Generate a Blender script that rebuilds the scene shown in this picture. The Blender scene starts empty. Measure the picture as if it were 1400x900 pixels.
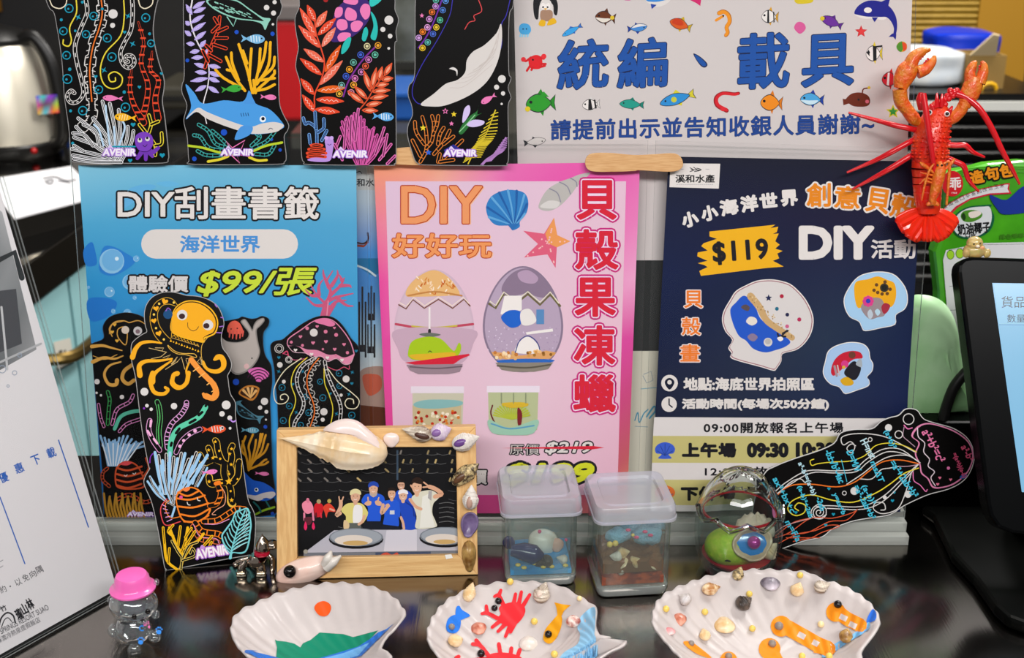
import bpy, bmesh, math, random
from mathutils import Vector as V, Matrix, noise
from mathutils.geometry import tessellate_polygon
SC = bpy.context.scene
COL = SC.collection
rad = math.radians; sin = math.sin; cos = math.cos; PI = math.pi
random.seed(7)

# ---------------------------------------------------------------- camera, light, exposure
FPX = 1700.0                                   # focal length in pixels of the 1400 px wide frame
PITCH = rad(20)
CAM = V((0, -.847, .479))
cd = bpy.data.cameras.new('camera'); cam = bpy.data.objects.new('camera', cd); COL.objects.link(cam)
cam.location = CAM; cam.rotation_euler = (rad(90) - PITCH, 0, 0)
cd.sensor_width = 36; cd.lens = FPX / 1400 * 36; cd.clip_start = .01; cd.clip_end = 50
cd.dof.use_dof = True; cd.dof.focus_distance = .885; cd.dof.aperture_fstop = 11
SC.camera = cam
vs = SC.view_settings
SC.display_settings.display_device = 'sRGB'
vs.view_transform = 'Standard'; vs.look = 'None'; vs.gamma = 1; vs.use_curve_mapping = False
vs.exposure = -0.8
SC.cycles.max_bounces = 16; SC.cycles.transparent_max_bounces = 48; SC.cycles.transmission_bounces = 14
SC.cycles.use_denoising = True; SC.cycles.caustics_reflective = False; SC.cycles.blur_glossy = .6
w = bpy.data.worlds.new('world'); SC.world = w; w.use_nodes = True
bg = w.node_tree.nodes['Background']; bg.inputs[0].default_value = (1, .97, .95, 1); bg.inputs[1].default_value = .42

def area(name, loc, target, sx, sy, energy, col=(1, 1, 1)):
    l = bpy.data.lights.new(name, 'AREA'); l.shape = 'RECTANGLE'; l.size = sx; l.size_y = sy; l.energy = energy; l.color = col
    o = bpy.data.objects.new(name, l); COL.objects.link(o); o.location = loc
    o.rotation_euler = (V(target) - V(loc)).to_track_quat('-Z', 'Y').to_euler()
    return o
# the shop's ceiling tube lights: one row over the front of the till, one over the back of the shop; last, an added fill lamp
area('ceiling_or_fill_light', (.7, -2.3, 1.75), (0, 0, .1), 1.8, .3, 95, (1, .98, .97))
area('ceiling_or_fill_light', (-.9, -2.1, 1.75), (0, 0, .1), 1.6, .3, 48, (1, .98, .97))
area('ceiling_or_fill_light', (-.1, 1.2, 1.9), (0, 1.3, 0), 1.8, .4, 75, (1, .96, .9))
area('ceiling_or_fill_light', (1.0, .75, 1.5), (-.55, .7, -.1), 1.2, .3, 60, (1, .97, .94))  # added fill lamp, aimed left to brighten the teal drawer fronts

# ---------------------------------------------------------------- picture geometry: a pixel is a ray, a ray meets a real plane
RM = Matrix.Rotation(rad(90) - PITCH, 3, 'X')
def ray(px, py): return (RM @ V(((px - 700) / FPX, (450 - py) / FPX, -1)))
class Plane:
    def __init__(s, p, n): s.p = V(p); s.n = V(n).normalized()
    def hit(s, px, py, off=0.0):
        d = ray(px, py); q = s.p + s.n * off
        return CAM + d * ((q - CAM).dot(s.n) / d.dot(s.n))
def vplane(y): return Plane((0, y, 0), (0, -1, 0))
GROUND = Plane((0, 0, 0), (0, 0, 1))
LEAN = rad(10)
HOLD = Plane((0, 0, 0), (0, -cos(LEAN), sin(LEAN)))      # the acrylic sign holders lean back ten degrees
def gp(px, py, z=0.0): return GROUND.hit(px, py, z)
def pxm(p):                                               # pixels per metre at a point
    return FPX / ((p - CAM).dot(RM @ V((0, 0, -1))))

# ---------------------------------------------------------------- materials
def lin(c): return c / 12.92 if c <= .04045 else ((c + .055) / 1.055) ** 2.4
def rgb(h):
    if not isinstance(h, str): return h
    return tuple(lin(int(h[i:i + 2], 16) / 255) for i in (0, 2, 4))
_M = {}
def mat(name, col='808080', rough=.5, metal=0, spec=.5, bump=0, bscale=200, var=0, vscale=30, col2=None, trans=0, ior=1.45, coat=0, sss=0, stretch=None, emit=0):
    if name in _M: return _M[name]
    m = bpy.data.materials.new(name); m.use_nodes = True; nt = m.node_tree; b = nt.nodes['Principled BSDF']
    c = rgb(col) + (1,)
    b.inputs['Base Color'].default_value = c; b.inputs['Roughness'].default_value = rough; b.inputs['Metallic'].default_value = metal
    b.inputs['Specular IOR Level'].default_value = spec; b.inputs['Transmission Weight'].default_value = trans; b.inputs['IOR'].default_value = ior
    b.inputs['Coat Weight'].default_value = coat; b.inputs['Coat Roughness'].default_value = .05
    if sss: b.inputs['Subsurface Weight'].default_value = sss; b.inputs['Subsurface Radius'].default_value = (.004, .003, .002)
    if emit: b.inputs['Emission Color'].default_value = c; b.inputs['Emission Strength'].default_value = emit
    if bump or col2:
        tc = nt.nodes.new('ShaderNodeTexCoord'); mp = nt.nodes.new('ShaderNodeMapping'); nt.links.new(tc.outputs['Object'], mp.inputs['Vector'])
        if stretch: mp.inputs['Scale'].default_value = stretch
    if col2:
        n = nt.nodes.new('ShaderNodeTexNoise'); n.inputs['Scale'].default_value = vscale; n.inputs['Detail'].default_value = 5
        r = nt.nodes.new('ShaderNodeValToRGB'); r.color_ramp.elements[0].position = .38; r.color_ramp.elements[1].position = .62
        r.color_ramp.elements[0].color = c; r.color_ramp.elements[1].color = rgb(col2) + (1,)
        nt.links.new(mp.outputs[0], n.inputs['Vector']); nt.links.new(n.outputs['Fac'], r.inputs[0]); nt.links.new(r.outputs[0], b.inputs['Base Color'])
    if bump:
        n = nt.nodes.new('ShaderNodeTexNoise'); n.inputs['Scale'].default_value = bscale; n.inputs['Detail'].default_value = 4
        u = nt.nodes.new('ShaderNodeBump'); u.inputs['Strength'].default_value = bump; u.inputs['Distance'].default_value = .002
        nt.links.new(mp.outputs[0], n.inputs['Vector']); nt.links.new(n.outputs['Fac'], u.inputs['Height']); nt.links.new(u.outputs[0], b.inputs['Normal'])
    _M[name] = m
    return m
def ink(name, rough=.45, spec=.3, coat=0, pap=0):         # printed paper and card: each printed shape carries its own ink colour
    if name in _M: return _M[name]
    m = mat(name, 'ffffff', rough, 0, spec, coat=coat)
    nt = m.node_tree; a = nt.nodes.new('ShaderNodeAttribute'); a.attribute_name = 'ink'
    nt.links.new(a.outputs['Color'], nt.nodes['Principled BSDF'].inputs['Base Color'])
    return m
def clear(name, tint='ffffff', haze=0.0, gloss=1.0, hazecol='e8ecf0', ior=1.49, rough=.02):   # thin clear plastic: see-through, Fresnel reflection, a little haze
    if name in _M: return _M[name]
    m = bpy.data.materials.new(name); m.use_nodes = True; nt = m.node_tree; nt.nodes.clear()
    o = nt.nodes.new('ShaderNodeOutputMaterial'); t = nt.nodes.new('ShaderNodeBsdfTransparent'); g = nt.nodes.new('ShaderNodeBsdfGlossy')
    d = nt.nodes.new('ShaderNodeBsdfDiffuse'); f = nt.nodes.new('ShaderNodeFresnel'); x = nt.nodes.new('ShaderNodeMixShader'); y = nt.nodes.new('ShaderNodeMixShader')
    k = nt.nodes.new('ShaderNodeMath'); k.operation = 'MULTIPLY'; k.inputs[1].default_value = gloss
    t.inputs[0].default_value = rgb(tint) + (1,); g.inputs['Roughness'].default_value = rough; d.inputs[0].default_value = rgb(hazecol) + (1,)
    y.inputs[0].default_value = haze
    ge = nt.nodes.new('ShaderNodeNewGeometry'); ir = nt.nodes.new('ShaderNodeMapRange'); ir.inputs['To Min'].default_value = ior; ir.inputs['To Max'].default_value = 1 / ior
    nt.links.new(ge.outputs['Backfacing'], ir.inputs['Value']); nt.links.new(ir.outputs[0], f.inputs[0])
    L = nt.links.new
    L(t.outputs[0], y.inputs[1]); L(d.outputs[0], y.inputs[2]); L(y.outputs[0], x.inputs[1]); L(g.outputs[0], x.inputs[2])
    L(f.outputs[0], k.inputs[0]); L(k.outputs[0], x.inputs[0]); L(x.outputs[0], o.inputs[0])
    _M[name] = m
    return m
PAPER = ink('printed_paper', .55, .12)
CARD = ink('glossy_printed_card', .4, .09)
PHOTO = ink('photo_print', .25, .3)
PAINT = ink('hand_paint', .5, .2)
ACRYL = clear('clear_acrylic_sheet', 'fefefe', .002, .14)
ACRYL_EDGE = clear('acrylic_cut_edge', 'e8efee', .32, hazecol='c9cfcd')
ACRYL_BASE = clear('acrylic_base_block', 'eef2f0', .4, hazecol='dfe1da')

# ---------------------------------------------------------------- objects
def tag(o, label=None, cat=None, group=None, kind=None):
    if label: o['label'] = label
    if cat: o['category'] = cat
    if group: o['group'] = group
    if kind: o['kind'] = kind
    return o
def empty(name, loc, label=None, cat=None, group=None):
    o = bpy.data.objects.new(name, None); COL.objects.link(o); o.location = loc; o.empty_display_size = .02
    bpy.context.view_layer.update()
    return tag(o, label, cat, group)
def wmat(o):
    m = Matrix.LocRotScale(o.location, o.rotation_euler, o.scale)
    return wmat(o.parent) @ m if o.parent else m
def put(name, bm, m, parent=None, smooth=True, at=None, sub=0, bevel=0):
    """link a bmesh (in world coordinates) as one mesh object; its origin sits at `at` (or its own base)"""
    if isinstance(bm, bpy.types.Mesh): me = bm
    else:
        me = bpy.data.meshes.new(name); bm.normal_update(); bm.to_mesh(me); bm.free()
    if at is None:
        if me.vertices:
            xs = [v.co for v in me.vertices]
            at = V(((min(c.x for c in xs) + max(c.x for c in xs)) / 2, (min(c.y for c in xs) + max(c.y for c in xs)) / 2, min(c.z for c in xs)))
        else: at = V()
    at = V(at); me.transform(Matrix.Translation(-at))
    for k in (m if isinstance(m, (list, tuple)) else [m]): me.materials.append(k)
    if smooth:
        for p in me.polygons: p.use_smooth = True
        try: me.set_sharp_from_angle(angle=rad(38))
        except Exception: pass
    o = bpy.data.objects.new(name, me); COL.objects.link(o)
    if parent: o.parent = parent; o.location = wmat(parent).inverted() @ at
    else: o.location = at
    if bevel:
        b = o.modifiers.new('bevel', 'BEVEL'); b.width = bevel; b.segments = 2; b.limit_method = 'ANGLE'
    if sub:
        s = o.modifiers.new('subsurf', 'SUBSURF'); s.levels = sub; s.render_levels = sub
    return o
def box(bm, x0, y0, z0, x1, y1, z1, M=None, mi=0):
    vs_ = [bm.verts.new(V((x, y, z)) if M is None else M @ V((x, y, z))) for x in (x0, x1) for y in (y0, y1) for z in (z0, z1)]
    for f in ((0, 1, 3, 2), (4, 6, 7, 5), (0, 4, 5, 1), (2, 3, 7, 6), (0, 2, 6, 4), (1, 5, 7, 3)):
        q = bm.faces.new([vs_[i] for i in f]); q.material_index = mi
    return vs_
def spline(pts, n=8, closed=False):
    P = [V(p) for p in pts]; N = len(P); out = []
    if N < 3: return P
    for i in range(N if closed else N - 1):
        a = P[(i - 1) % N] if closed or i > 0 else P[0] * 2 - P[1]
        b = P[i]; c = P[(i + 1) % N]
        d = P[(i + 2) % N] if closed or i + 2 < N else P[-1] * 2 - P[-2]
        for k in range(n):
            t = k / n
            out.append(.5 * ((2 * b) + (c - a) * t + (2 * a - 5 * b + 4 * c - d) * t * t + (3 * b - a - 3 * c + d) * t ** 3))
    if not closed: out.append(P[-1])
    return out
def tube(bm, pts, r, seg=10, smooth=6, caps=True, mi=0, flat=1.0, up=None):
    """a tube along a path; r is one radius or one per control point"""
    pts = [V(p) for p in pts]
    rr = r if isinstance(r, (list, tuple)) else [r] * len(pts)
    if smooth > 1 and len(pts) > 2:
        q = spline([(p.x, p.y, p.z) for p in pts], smooth); m = len(pts) - 1
        R_ = []
        for i in range(len(q)):
            t = i / smooth; k = min(int(t), m - 1); R_.append(rr[k] + (rr[k + 1] - rr[k]) * (t - k))
        pts, rr = q, R_
    rings = []; prev = None
    for i, p in enumerate(pts):
        t = (pts[min(i + 1, len(pts) - 1)] - pts[max(i - 1, 0)]).normalized()
        if up is not None: u = (V(up) - t * t.dot(V(up))).normalized()
        elif prev is None: u = t.orthogonal().normalized()
        else: u = (prev - t * t.dot(prev)).normalized()
        prev = u; v = t.cross(u)
        rings.append([bm.verts.new(p + (u * cos(2 * PI * k / seg) * flat + v * sin(2 * PI * k / seg)) * rr[i]) for k in range(seg)])
    for a, b in zip(rings, rings[1:]):
        for k in range(seg):
            bm.faces.new((a[k], a[(k + 1) % seg], b[(k + 1) % seg], b[k])).material_index = mi
    if caps:
        bm.faces.new(rings[0][::-1]).material_index = mi; bm.faces.new(rings[-1]).material_index = mi
    return rings
def lathe(bm, prof, seg=32, M=None, mi=0, close=True):
    """prof: (radius, height) pairs, bottom to top"""
    rings = []
    for (r, z) in prof:
        if r < 1e-6: rings.append([bm.verts.new((M or Matrix()) @ V((0, 0, z)))])
        else: rings.append([bm.verts.new((M or Matrix()) @ V((r * cos(2 * PI * k / seg), r * sin(2 * PI * k / seg), z))) for k in range(seg)])
    for a, b in zip(rings, rings[1:]):
        for k in range(seg):
            j = (k + 1) % seg
            if len(a) == 1 and len(b) == 1: continue
            if len(a) == 1: f = bm.faces.new((a[0], b[j], b[k]))
            elif len(b) == 1: f = bm.faces.new((a[k], a[j], b[0]))
            else: f = bm.faces.new((a[k], a[j], b[j], b[k]))
            f.material_index = mi
    if close:
        if len(rings[0]) > 1: bm.faces.new(rings[0][::-1]).material_index = mi
        if len(rings[-1]) > 1: bm.faces.new(rings[-1]).material_index = mi
    return rings
def ball(bm, c, r, sx=1, sy=1, sz=1, M=None, u=16, v=10, mi=0):
    T = Matrix.Translation(V(c)) @ (M or Matrix()) @ Matrix.Diagonal((sx * r, sy * r, sz * r, 1))
    n0 = set(bm.faces); bmesh.ops.create_uvsphere(bm, u_segments=u, v_segments=v, radius=1, matrix=T)
    if mi:
        for f in bm.faces:
            if f not in n0: f.material_index = mi
def NB(): return bmesh.new()

# ---------------------------------------------------------------- flat printed artwork
_TX = {}
def glyphs(s, space=1.0, shear=0.0):
    """filled outlines of a line of type, and its contour loops"""
    key = (s, space, shear)
    if key in _TX: return _TX[key]
    c = bpy.data.curves.new('type', 'FONT'); c.body = s; c.size = 1; c.space_character = space; c.shear = shear; c.resolution_u = 3
    o = bpy.data.objects.new('type', c); COL.objects.link(o); bpy.context.view_layer.update()
    me = bpy.data.meshes.new_from_object(o.evaluated_get(bpy.context.evaluated_depsgraph_get()))
    vv = [v.co.copy() for v in me.vertices]; ff = [tuple(p.vertices) for p in me.polygons]; cnt = {}
    for f in ff:
        for i in range(len(f)):
            e = (f[i], f[(i + 1) % len(f)]); k = (min(e), max(e)); cnt[k] = cnt.get(k, 0) + 1
    ed = [k for k, n in cnt.items() if n == 1]; nb = {}
    for p, q in ed: nb.setdefault(p, []).append(q); nb.setdefault(q, []).append(p)
    sharp = []
    for p, q in nb.items():
        if len(q) == 2 and (vv[p] - vv[q[0]]).length > 1e-6 and (vv[q[1]] - vv[p]).length > 1e-6 and (vv[p] - vv[q[0]]).angle(vv[q[1]] - vv[p]) > .3: sharp.append(p)
    bpy.data.objects.remove(o); bpy.data.curves.remove(c); bpy.data.meshes.remove(me)
    _TX[key] = (vv, ff, ed, sharp)
    return _TX[key]
class Art:
    STEP = 4e-5
    def __init__(s, plane, off=0.0, mapper=None):
        s.pl = plane; s.off = off; s.map = mapper
        s.v = []; s.f = []; s.c = []; s.mi = []; s.grid = {}; s.fr(0, 0, 1); s.maxl = 0; s.m = 0
    def fr(s, x0, y0, k): s.x0, s.y0, s.k = x0, y0, k; return s
    def t(s, x, y): return (s.x0 + x / s.k, s.y0 + y / s.k)
    def pos(s, x, y, l):
        if s.map: return s.map(x, y, s.off + l * s.STEP)
        return s.pl.hit(x, y, s.off + l * s.STEP)
    def emit(s, verts, faces, col, vcols=None, sub=None):
        """verts in photo pixels; the layer is just above everything the new shape covers"""
        cells = set(); lay = 0; g = s.grid
        for f in faces:
            xs = [verts[i][0] for i in f]; ys = [verts[i][1] for i in f]
            for cx in range(int(min(xs) // 3), int(max(xs) // 3) + 1):
                for cy in range(int(min(ys) // 3), int(max(ys) // 3) + 1): cells.add((cx, cy))
        for c in cells: lay = max(lay, g.get(c, -1) + 1)
        for c in cells: g[c] = lay
        s.maxl = max(s.maxl, lay); b = len(s.v)
        col = rgb(col)
        if s.map: verts, faces = s.fine(verts, faces)
        s.v += [s.pos(x, y, lay + (sub[i] if sub else 0)) for i, (x, y) in enumerate(verts)]
        for f in faces:
            a, q, r = (verts[f[0]], verts[f[1]], verts[f[2]])
            if (q[0] - a[0]) * (r[1] - a[1]) - (q[1] - a[1]) * (r[0] - a[0]) > 0: f = f[::-1]
            s.f.append([b + i for i in f]); s.mi.append(s.m)
            s.c.append([vcols[i] for i in f] if vcols else [col] * len(f))
    def fine(s, verts, faces, lim=2.4):
        verts = list(verts); out = []; st = []
        for f in faces: st += [(f[0], f[i], f[i + 1]) for i in range(1, len(f) - 1)]
        mid = {}
        while st:
            f = st.pop(); e = [(math.dist(verts[f[i]], verts[f[(i + 1) % 3]]), i) for i in range(3)]; m, i = max(e)
            if m < lim: out.append(f); continue
            a, b, c = f[i], f[(i + 1) % 3], f[(i + 2) % 3]; k = (min(a, b), max(a, b))
            if k not in mid: mid[k] = len(verts); verts.append(((verts[a][0] + verts[b][0]) / 2, (verts[a][1] + verts[b][1]) / 2))
            st += [(a, mid[k], c), (mid[k], b, c)]
        return verts, out
    def _pts(s, a): return [s.t(a[i], a[i + 1]) for i in range(0, len(a), 2)]
    def _fill(s, P, col):
        T = tessellate_polygon([[V((x, y, 0)) for x, y in P]])
        s.emit(P, [tuple(t) for t in T], col)
    def P(s, a, col): s._fill(s._pts(a), col)
    def S(s, a, col, n=5): s._fill([(p.x, p.y) for p in spline([(x, y, 0) for x, y in s._pts(a)], n, True)], col)
    def L(s, a, wd, col, smooth=5, closed=False, taper=None):
        P = [V((x, y, 0)) for x, y in s._pts(a)]; wd = wd / s.k / 2
        if smooth > 1 and len(P) > 2: P = spline(P, smooth, closed)
        n = len(P)
        if n < 2: return
        vs_ = []; F = []
        for i, p in enumerate(P):
            if closed: d = P[(i + 1) % n] - P[i - 1]
            else: d = P[min(i + 1, n - 1)] - P[max(i - 1, 0)]
            if d.length < 1e-9: d = V((1, 0, 0))
            d.normalize(); q = V((-d.y, d.x, 0)); ww = wd
            if taper is not None: ww = wd * (taper[0] + (taper[1] - taper[0]) * i / (n - 1))
            vs_ += [(p.x + q.x * ww, p.y + q.y * ww), (p.x - q.x * ww, p.y - q.y * ww)]
        for i in range(n if closed else n - 1):
            j = (i + 1) % n; F.append((2 * i, 2 * j, 2 * j + 1, 2 * i + 1))
        if not closed and wd > .45:
            for e, sg in ((0, -1), (n - 1, 1)):
                p = P[e]; d = (P[1] - P[0]) if e == 0 else (P[-1] - P[-2])
                d.normalize(); a0 = math.atan2(d.y, d.x) * 1.0
                ww = wd * (1 if taper is None else taper[0 if e == 0 else 1])
                b = len(vs_); vs_ += [(p.x + cos(a0 + sg * 0 + (PI if sg < 0 else 0) + t) * ww, p.y + sin(a0 + (PI if sg < 0 else 0) + t) * ww) for t in (-PI / 2, -PI / 4, 0, PI / 4, PI / 2)]
                F.append(tuple(range(b, b + 5)))
        s.emit(vs_, F, col)
    def C(s, x, y, r, col, ry=None, rot=0, n=18):
        ry = ry or r; c, d = cos(rad(rot)), sin(rad(rot))
        P = []
        for k in range(n):
            a = 2 * PI * k / n; u, v = r * cos(a), ry * sin(a)
            P.append(s.t(x + u * c - v * d, y + u * d + v * c))
        s.emit(P, [tuple(range(n))], col)
    def O(s, x, y, r, wd, col, ry=None, rot=0, n=20):
        ry = ry or r; c, d = cos(rad(rot)), sin(rad(rot)); a = []
        for k in range(n):
            t = 2 * PI * k / n; u, v = r * cos(t), ry * sin(t); a += [x + u * c - v * d, y + u * d + v * c]
        s.L(a, wd, col, 1, True)
    def star(s, x, y, r, col, q=.45, rot=-90, n=5):
        a = []
        for k in range(2 * n):
            t = rad(rot) + PI * k / n; rr = r if k % 2 == 0 else r * q; a += [x + rr * cos(t), y + rr * sin(t)]
        s.P(a, col)
    def heart(s, x, y, r, col, rot=0):
        a = []
        for k in range(14):
            t = 2 * PI * k / 14; u = 16 * sin(t) ** 3 / 16; v = -(13 * cos(t) - 5 * cos(2 * t) - 2 * cos(3 * t) - cos(4 * t)) / 16
            c, d = cos(rad(rot)), sin(rad(rot)); a += [x + r * (u * c - v * d), y + r * (u * d + v * c)]
        s.P(a, col)
    def R(s, x0, y0, x1, y1, col, r=0):
        if not r: s.P([x0, y0, x1, y0, x1, y1, x0, y1], col); return
        a = []
        for cx, cy, t0 in ((x1 - r, y0 + r, -90), (x1 - r, y1 - r, 0), (x0 + r, y1 - r, 90), (x0 + r, y0 + r, 180)):
            for k in range(6): a += [cx + r * cos(rad(t0 + 18 * k)), cy + r * sin(rad(t0 + 18 * k))]
        s.P(a, col)
    def grad(s, q, cols, n=1, horiz=False):
        """quad TL,TR,BR,BL (flat list); cols = rows of colours, top to bottom, each row left to right"""
        Q = [V(p) for p in s._pts(q)]; rows = [[rgb(c) for c in r] for r in cols]; H = len(rows) - 1; W = len(rows[0]) - 1
        vs_ = []; vc = []
        for j in range(H + 1):
            for i in range(W + 1):
                u, v = i / W, j / H
                p = (Q[0] * (1 - u) + Q[1] * u) * (1 - v) + (Q[3] * (1 - u) + Q[2] * u) * v
                vs_.append((p.x, p.y)); vc.append(rows[j][i])
        F = [(j * (W + 1) + i, j * (W + 1) + i + 1, (j + 1) * (W + 1) + i + 1, (j + 1) * (W + 1) + i) for j in range(H) for i in range(W)]
        s.emit(vs_, F, 'ffffff', vc)
    def T(s, txt, x0, y0, x1, y1, col, bold=0, out=(), rot=0, space=1.0, shear=0, slope=0, sh=None):
        """type set into the box x0..y1; bold and outline widths in frame units; out = [(colour, width)...] widest first; slope lifts the right end"""
        V0, F0, E0, S0 = glyphs(txt, space, shear)
        if not V0: return
        xm, xM = min(v.x for v in V0), max(v.x for v in V0); ym, yM = min(v.y for v in V0), max(v.y for v in V0)
        x0 += bold; x1 -= bold; y0 += bold; y1 -= bold
        sx = (x1 - x0) / max(xM - xm, 1e-6); sy = (y1 - y0) / max(yM - ym, 1e-6); k = (sx + sy) / 2
        cx, cy = (x0 + x1) / 2, (y0 + y1) / 2; c, d = cos(rad(rot)), sin(rad(rot))
        def go(width, colr, dx=0, dy=0):
            o = []
            for v in V0:
                X = x0 + (v.x - xm) * sx - cx; Y = y1 - (v.y - ym) * sy - cy
                Y -= slope * (X + cx - x0) / max(x1 - x0, 1e-6)
                o.append(s.t(cx + X * c - Y * d + dx, cy + X * d + Y * c + dy))
            F = list(F0); wd = width / s.k; sub = [0] * len(o); j = 0
            if wd > .15:
                for p, q in E0:
                    A_, B_ = o[p], o[q]; l = math.dist(A_, B_)
                    if l < 1e-6: continue
                    nx, ny = -(B_[1] - A_[1]) / l * wd, (B_[0] - A_[0]) / l * wd; b = len(o)
                    o += [(A_[0] + nx, A_[1] + ny), (B_[0] + nx, B_[1] + ny), (B_[0] - nx, B_[1] - ny), (A_[0] - nx, A_[1] - ny)]; F.append((b, b + 1, b + 2, b + 3)); j += 1; sub += [.1 + .1 * (j % 5)] * 4
                for p in S0:
                    b = len(o); o += [(o[p][0] + wd * cos(k * PI / 4), o[p][1] + wd * sin(k * PI / 4)) for k in range(8)]; F.append(tuple(range(b, b + 8))); j += 1; sub += [.6 + .1 * (j % 3)] * 8
            s.emit(o, F, colr, sub=sub)
        if sh: go(bold, sh[0], sh[1], sh[2])
        for colr, wd in out: go(bold + wd, colr)
        go(bold, col)
    def card(s, a, thick, col, n=4, edge='b9b9b9', smooth=True, ew=1.0):
        """the card itself: a solid sheet with the traced outline (front face, back, cut edge)"""
        P = s._pts(a)
        if smooth: P = [(p.x, p.y) for p in spline([(x, y, 0) for x, y in P], n, True)]
        s.outline = P
        s._fill(P, col)
        b = len(s.v); nn = s.pl.n * -thick
        base = [s.pl.hit(x, y, s.off) for x, y in P]
        s.v += base + [p + nn for p in base]; N = len(P); cc = rgb(edge)
        for i in range(N):
            j = (i + 1) % N; s.f.append([b + i, b + N + i, b + N + j, b + j]); s.mi.append(0); s.c.append([cc] * 4)
        T = tessellate_polygon([[V((x, y, 0)) for x, y in P]])
        for t in T: s.f.append([b + N + i for i in t]); s.mi.append(0); s.c.append([rgb(col)] * 3)
        if ew:
            x0, y0, k = s.x0, s.y0, s.k; s.fr(0, 0, 1); fl = [c for p in P for c in p]; s.L(fl, ew, edge, 1, True); s.fr(x0, y0, k)
    def build(s, name, m, parent=None, at=None):
        me = bpy.data.meshes.new(name); me.from_pydata([tuple(p) for p in s.v], [], s.f)
        ca = me.color_attributes.new('ink', 'FLOAT_COLOR', 'CORNER'); i = 0; buf = []
        for cs in s.c:
            for c in cs: buf += [c[0], c[1], c[2], 1.0]
        ca.data.foreach_set('color', buf); me.polygons.foreach_set('material_index', s.mi)
        me.update()
        return put(name, me, m, parent, smooth=False, at=at)
# ================================================================ the setting
def struct(name, bm, m, **k): return tag(put(name, bm, m, smooth=False, **k), kind='structure')
bm = NB(); box(bm, -2.6, -3.4, -.95, 2.6, 3.0, -.9); struct('floor', bm, mat('dark_floor', '4a4744', .4, col2='3a3836', vscale=4))
bm = NB(); box(bm, -2.6, 2.9, -.9, 2.6, 3.0, 2.3); struct('wall_back', bm, mat('charcoal_wall', '1b1a1b', .6, col2='24221f', vscale=3))
bm = NB(); box(bm, -2.7, -3.4, -.9, -2.6, 3.0, 2.3); struct('wall_left', bm, mat('grey_wall', '5c5a58', .7))
bm = NB(); box(bm, 2.6, -3.4, -.9, 2.7, 3.0, 2.3); struct('wall_right', bm, _M['grey_wall'])

# ---- the steel counter everything stands on
def steel(name, col, rough, stretch=(60, 2, 60)):
    m = mat(name, col, rough, 1); nt = m.node_tree; b = nt.nodes['Principled BSDF']
    tc = nt.nodes.new('ShaderNodeTexCoord'); mp = nt.nodes.new('ShaderNodeMapping'); mp.inputs['Scale'].default_value = stretch
    n = nt.nodes.new('ShaderNodeTexNoise'); n.inputs['Scale'].default_value = 14; n.inputs['Detail'].default_value = 6
    n2 = nt.nodes.new('ShaderNodeTexNoise'); n2.inputs['Scale'].default_value = 9
    r = nt.nodes.new('ShaderNodeMapRange'); r.inputs['To Min'].default_value = rough * .75; r.inputs['To Max'].default_value = rough * 1.5
    u = nt.nodes.new('ShaderNodeBump'); u.inputs['Strength'].default_value = .06; u.inputs['Distance'].default_value = .001
    L = nt.links.new
    L(tc.outputs['Object'], mp.inputs[0]); L(mp.outputs[0], n.inputs['Vector']); L(tc.outputs['Object'], n2.inputs['Vector'])
    L(n2.outputs['Fac'], r.inputs['Value']); L(r.outputs[0], b.inputs['Roughness']); L(n.outputs['Fac'], u.inputs['Height']); L(u.outputs[0], b.inputs['Normal'])
    return m
STEEL = steel('brushed_counter_steel', '8c8680', .13)
ct = empty('steel_counter', (0, -.15, -.9), 'brushed steel shop counter carrying the sign holders and shells', 'counter')
bm = NB(); box(bm, -1.1, -.52, -.03, 1.1, .145, 0); put('worktop', bm, STEEL, ct, False, bevel=.002)
bm = NB(); box(bm, -1.05, -.48, -.9, 1.05, .12, -.03); put('cabinet_body', bm, mat('counter_body', '2a2b2c', .5), ct, False)

# ---- side counter at the far left, its drawers face right
A = gp(36, 360); B = gp(100, 316); ux = (B - A).normalized(); uy = V((-ux.y, ux.x, 0))
SM = Matrix(((ux.x, uy.x, 0, A.x), (ux.y, uy.y, 0, A.y), (0, 0, 1, 0), (0, 0, 0, 1)))     # local x runs back along the front edge, local y into the counter
sc_ = empty('side_counter', A + V((0, 0, -.9)), 'steel topped side counter with pale teal drawers behind left sign', 'counter')
bm = NB(); box(bm, -.5, 0, -.05, 1.5, .9, 0, SM); put('worktop', bm, [steel('dark_mirror_steel', '6d6a64', .06)], sc_, False)
bm = NB(); box(bm, -.5, -.004, -.055, 1.6, .004, -.001, SM); put('edge_band', bm, mat('black_edge', '17140f', .35), sc_, False)
bm = NB(); box(bm, -.5, .03, -.9, 1.6, .85, -.05, SM); put('cabinet_body', bm, mat('teal_body', '6fb0b8', .5), sc_, False)
TEAL = mat('teal_laminate', 'a8dde0', .5, bump=.05, bscale=60)
for k in range(3):
    bm = NB(); box(bm, -.3 + .45 * k, .01, -.4, .14 + .45 * k, .03, -.06, SM); d = put('drawer', bm, TEAL, sc_, False, bevel=.002)
    hx = -.3 + .45 * k - .12
    bm = NB(); tube(bm, [SM @ V((hx, .01, -.15)), SM @ V((hx + .02, -.025, -.15)), SM @ V((hx + .1, -.03, -.15)), SM @ V((hx + .18, -.025, -.15)), SM @ V((hx + .2, .01, -.15))], .009, 8)
    put('handle', bm, mat('bronze_handle', '7a6436', .35, .9), d)
bm = NB(); box(bm, -.3, .01, -.88, 1.05, .03, -.41, SM); put('drawer', bm, TEAL, sc_, False, bevel=.002)
PD = Plane(SM @ V((0, .009, -.2)), -uy)
a = Art(PD, .0006); a.P([73, 468, 96, 462, 102, 494, 79, 505], 'e6e2d4'); a.P([80, 480, 85, 478, 87, 490, 82, 492], '6d6a60'); a.P([87, 479, 90, 478, 92, 489, 89, 490], '837f74')
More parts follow.
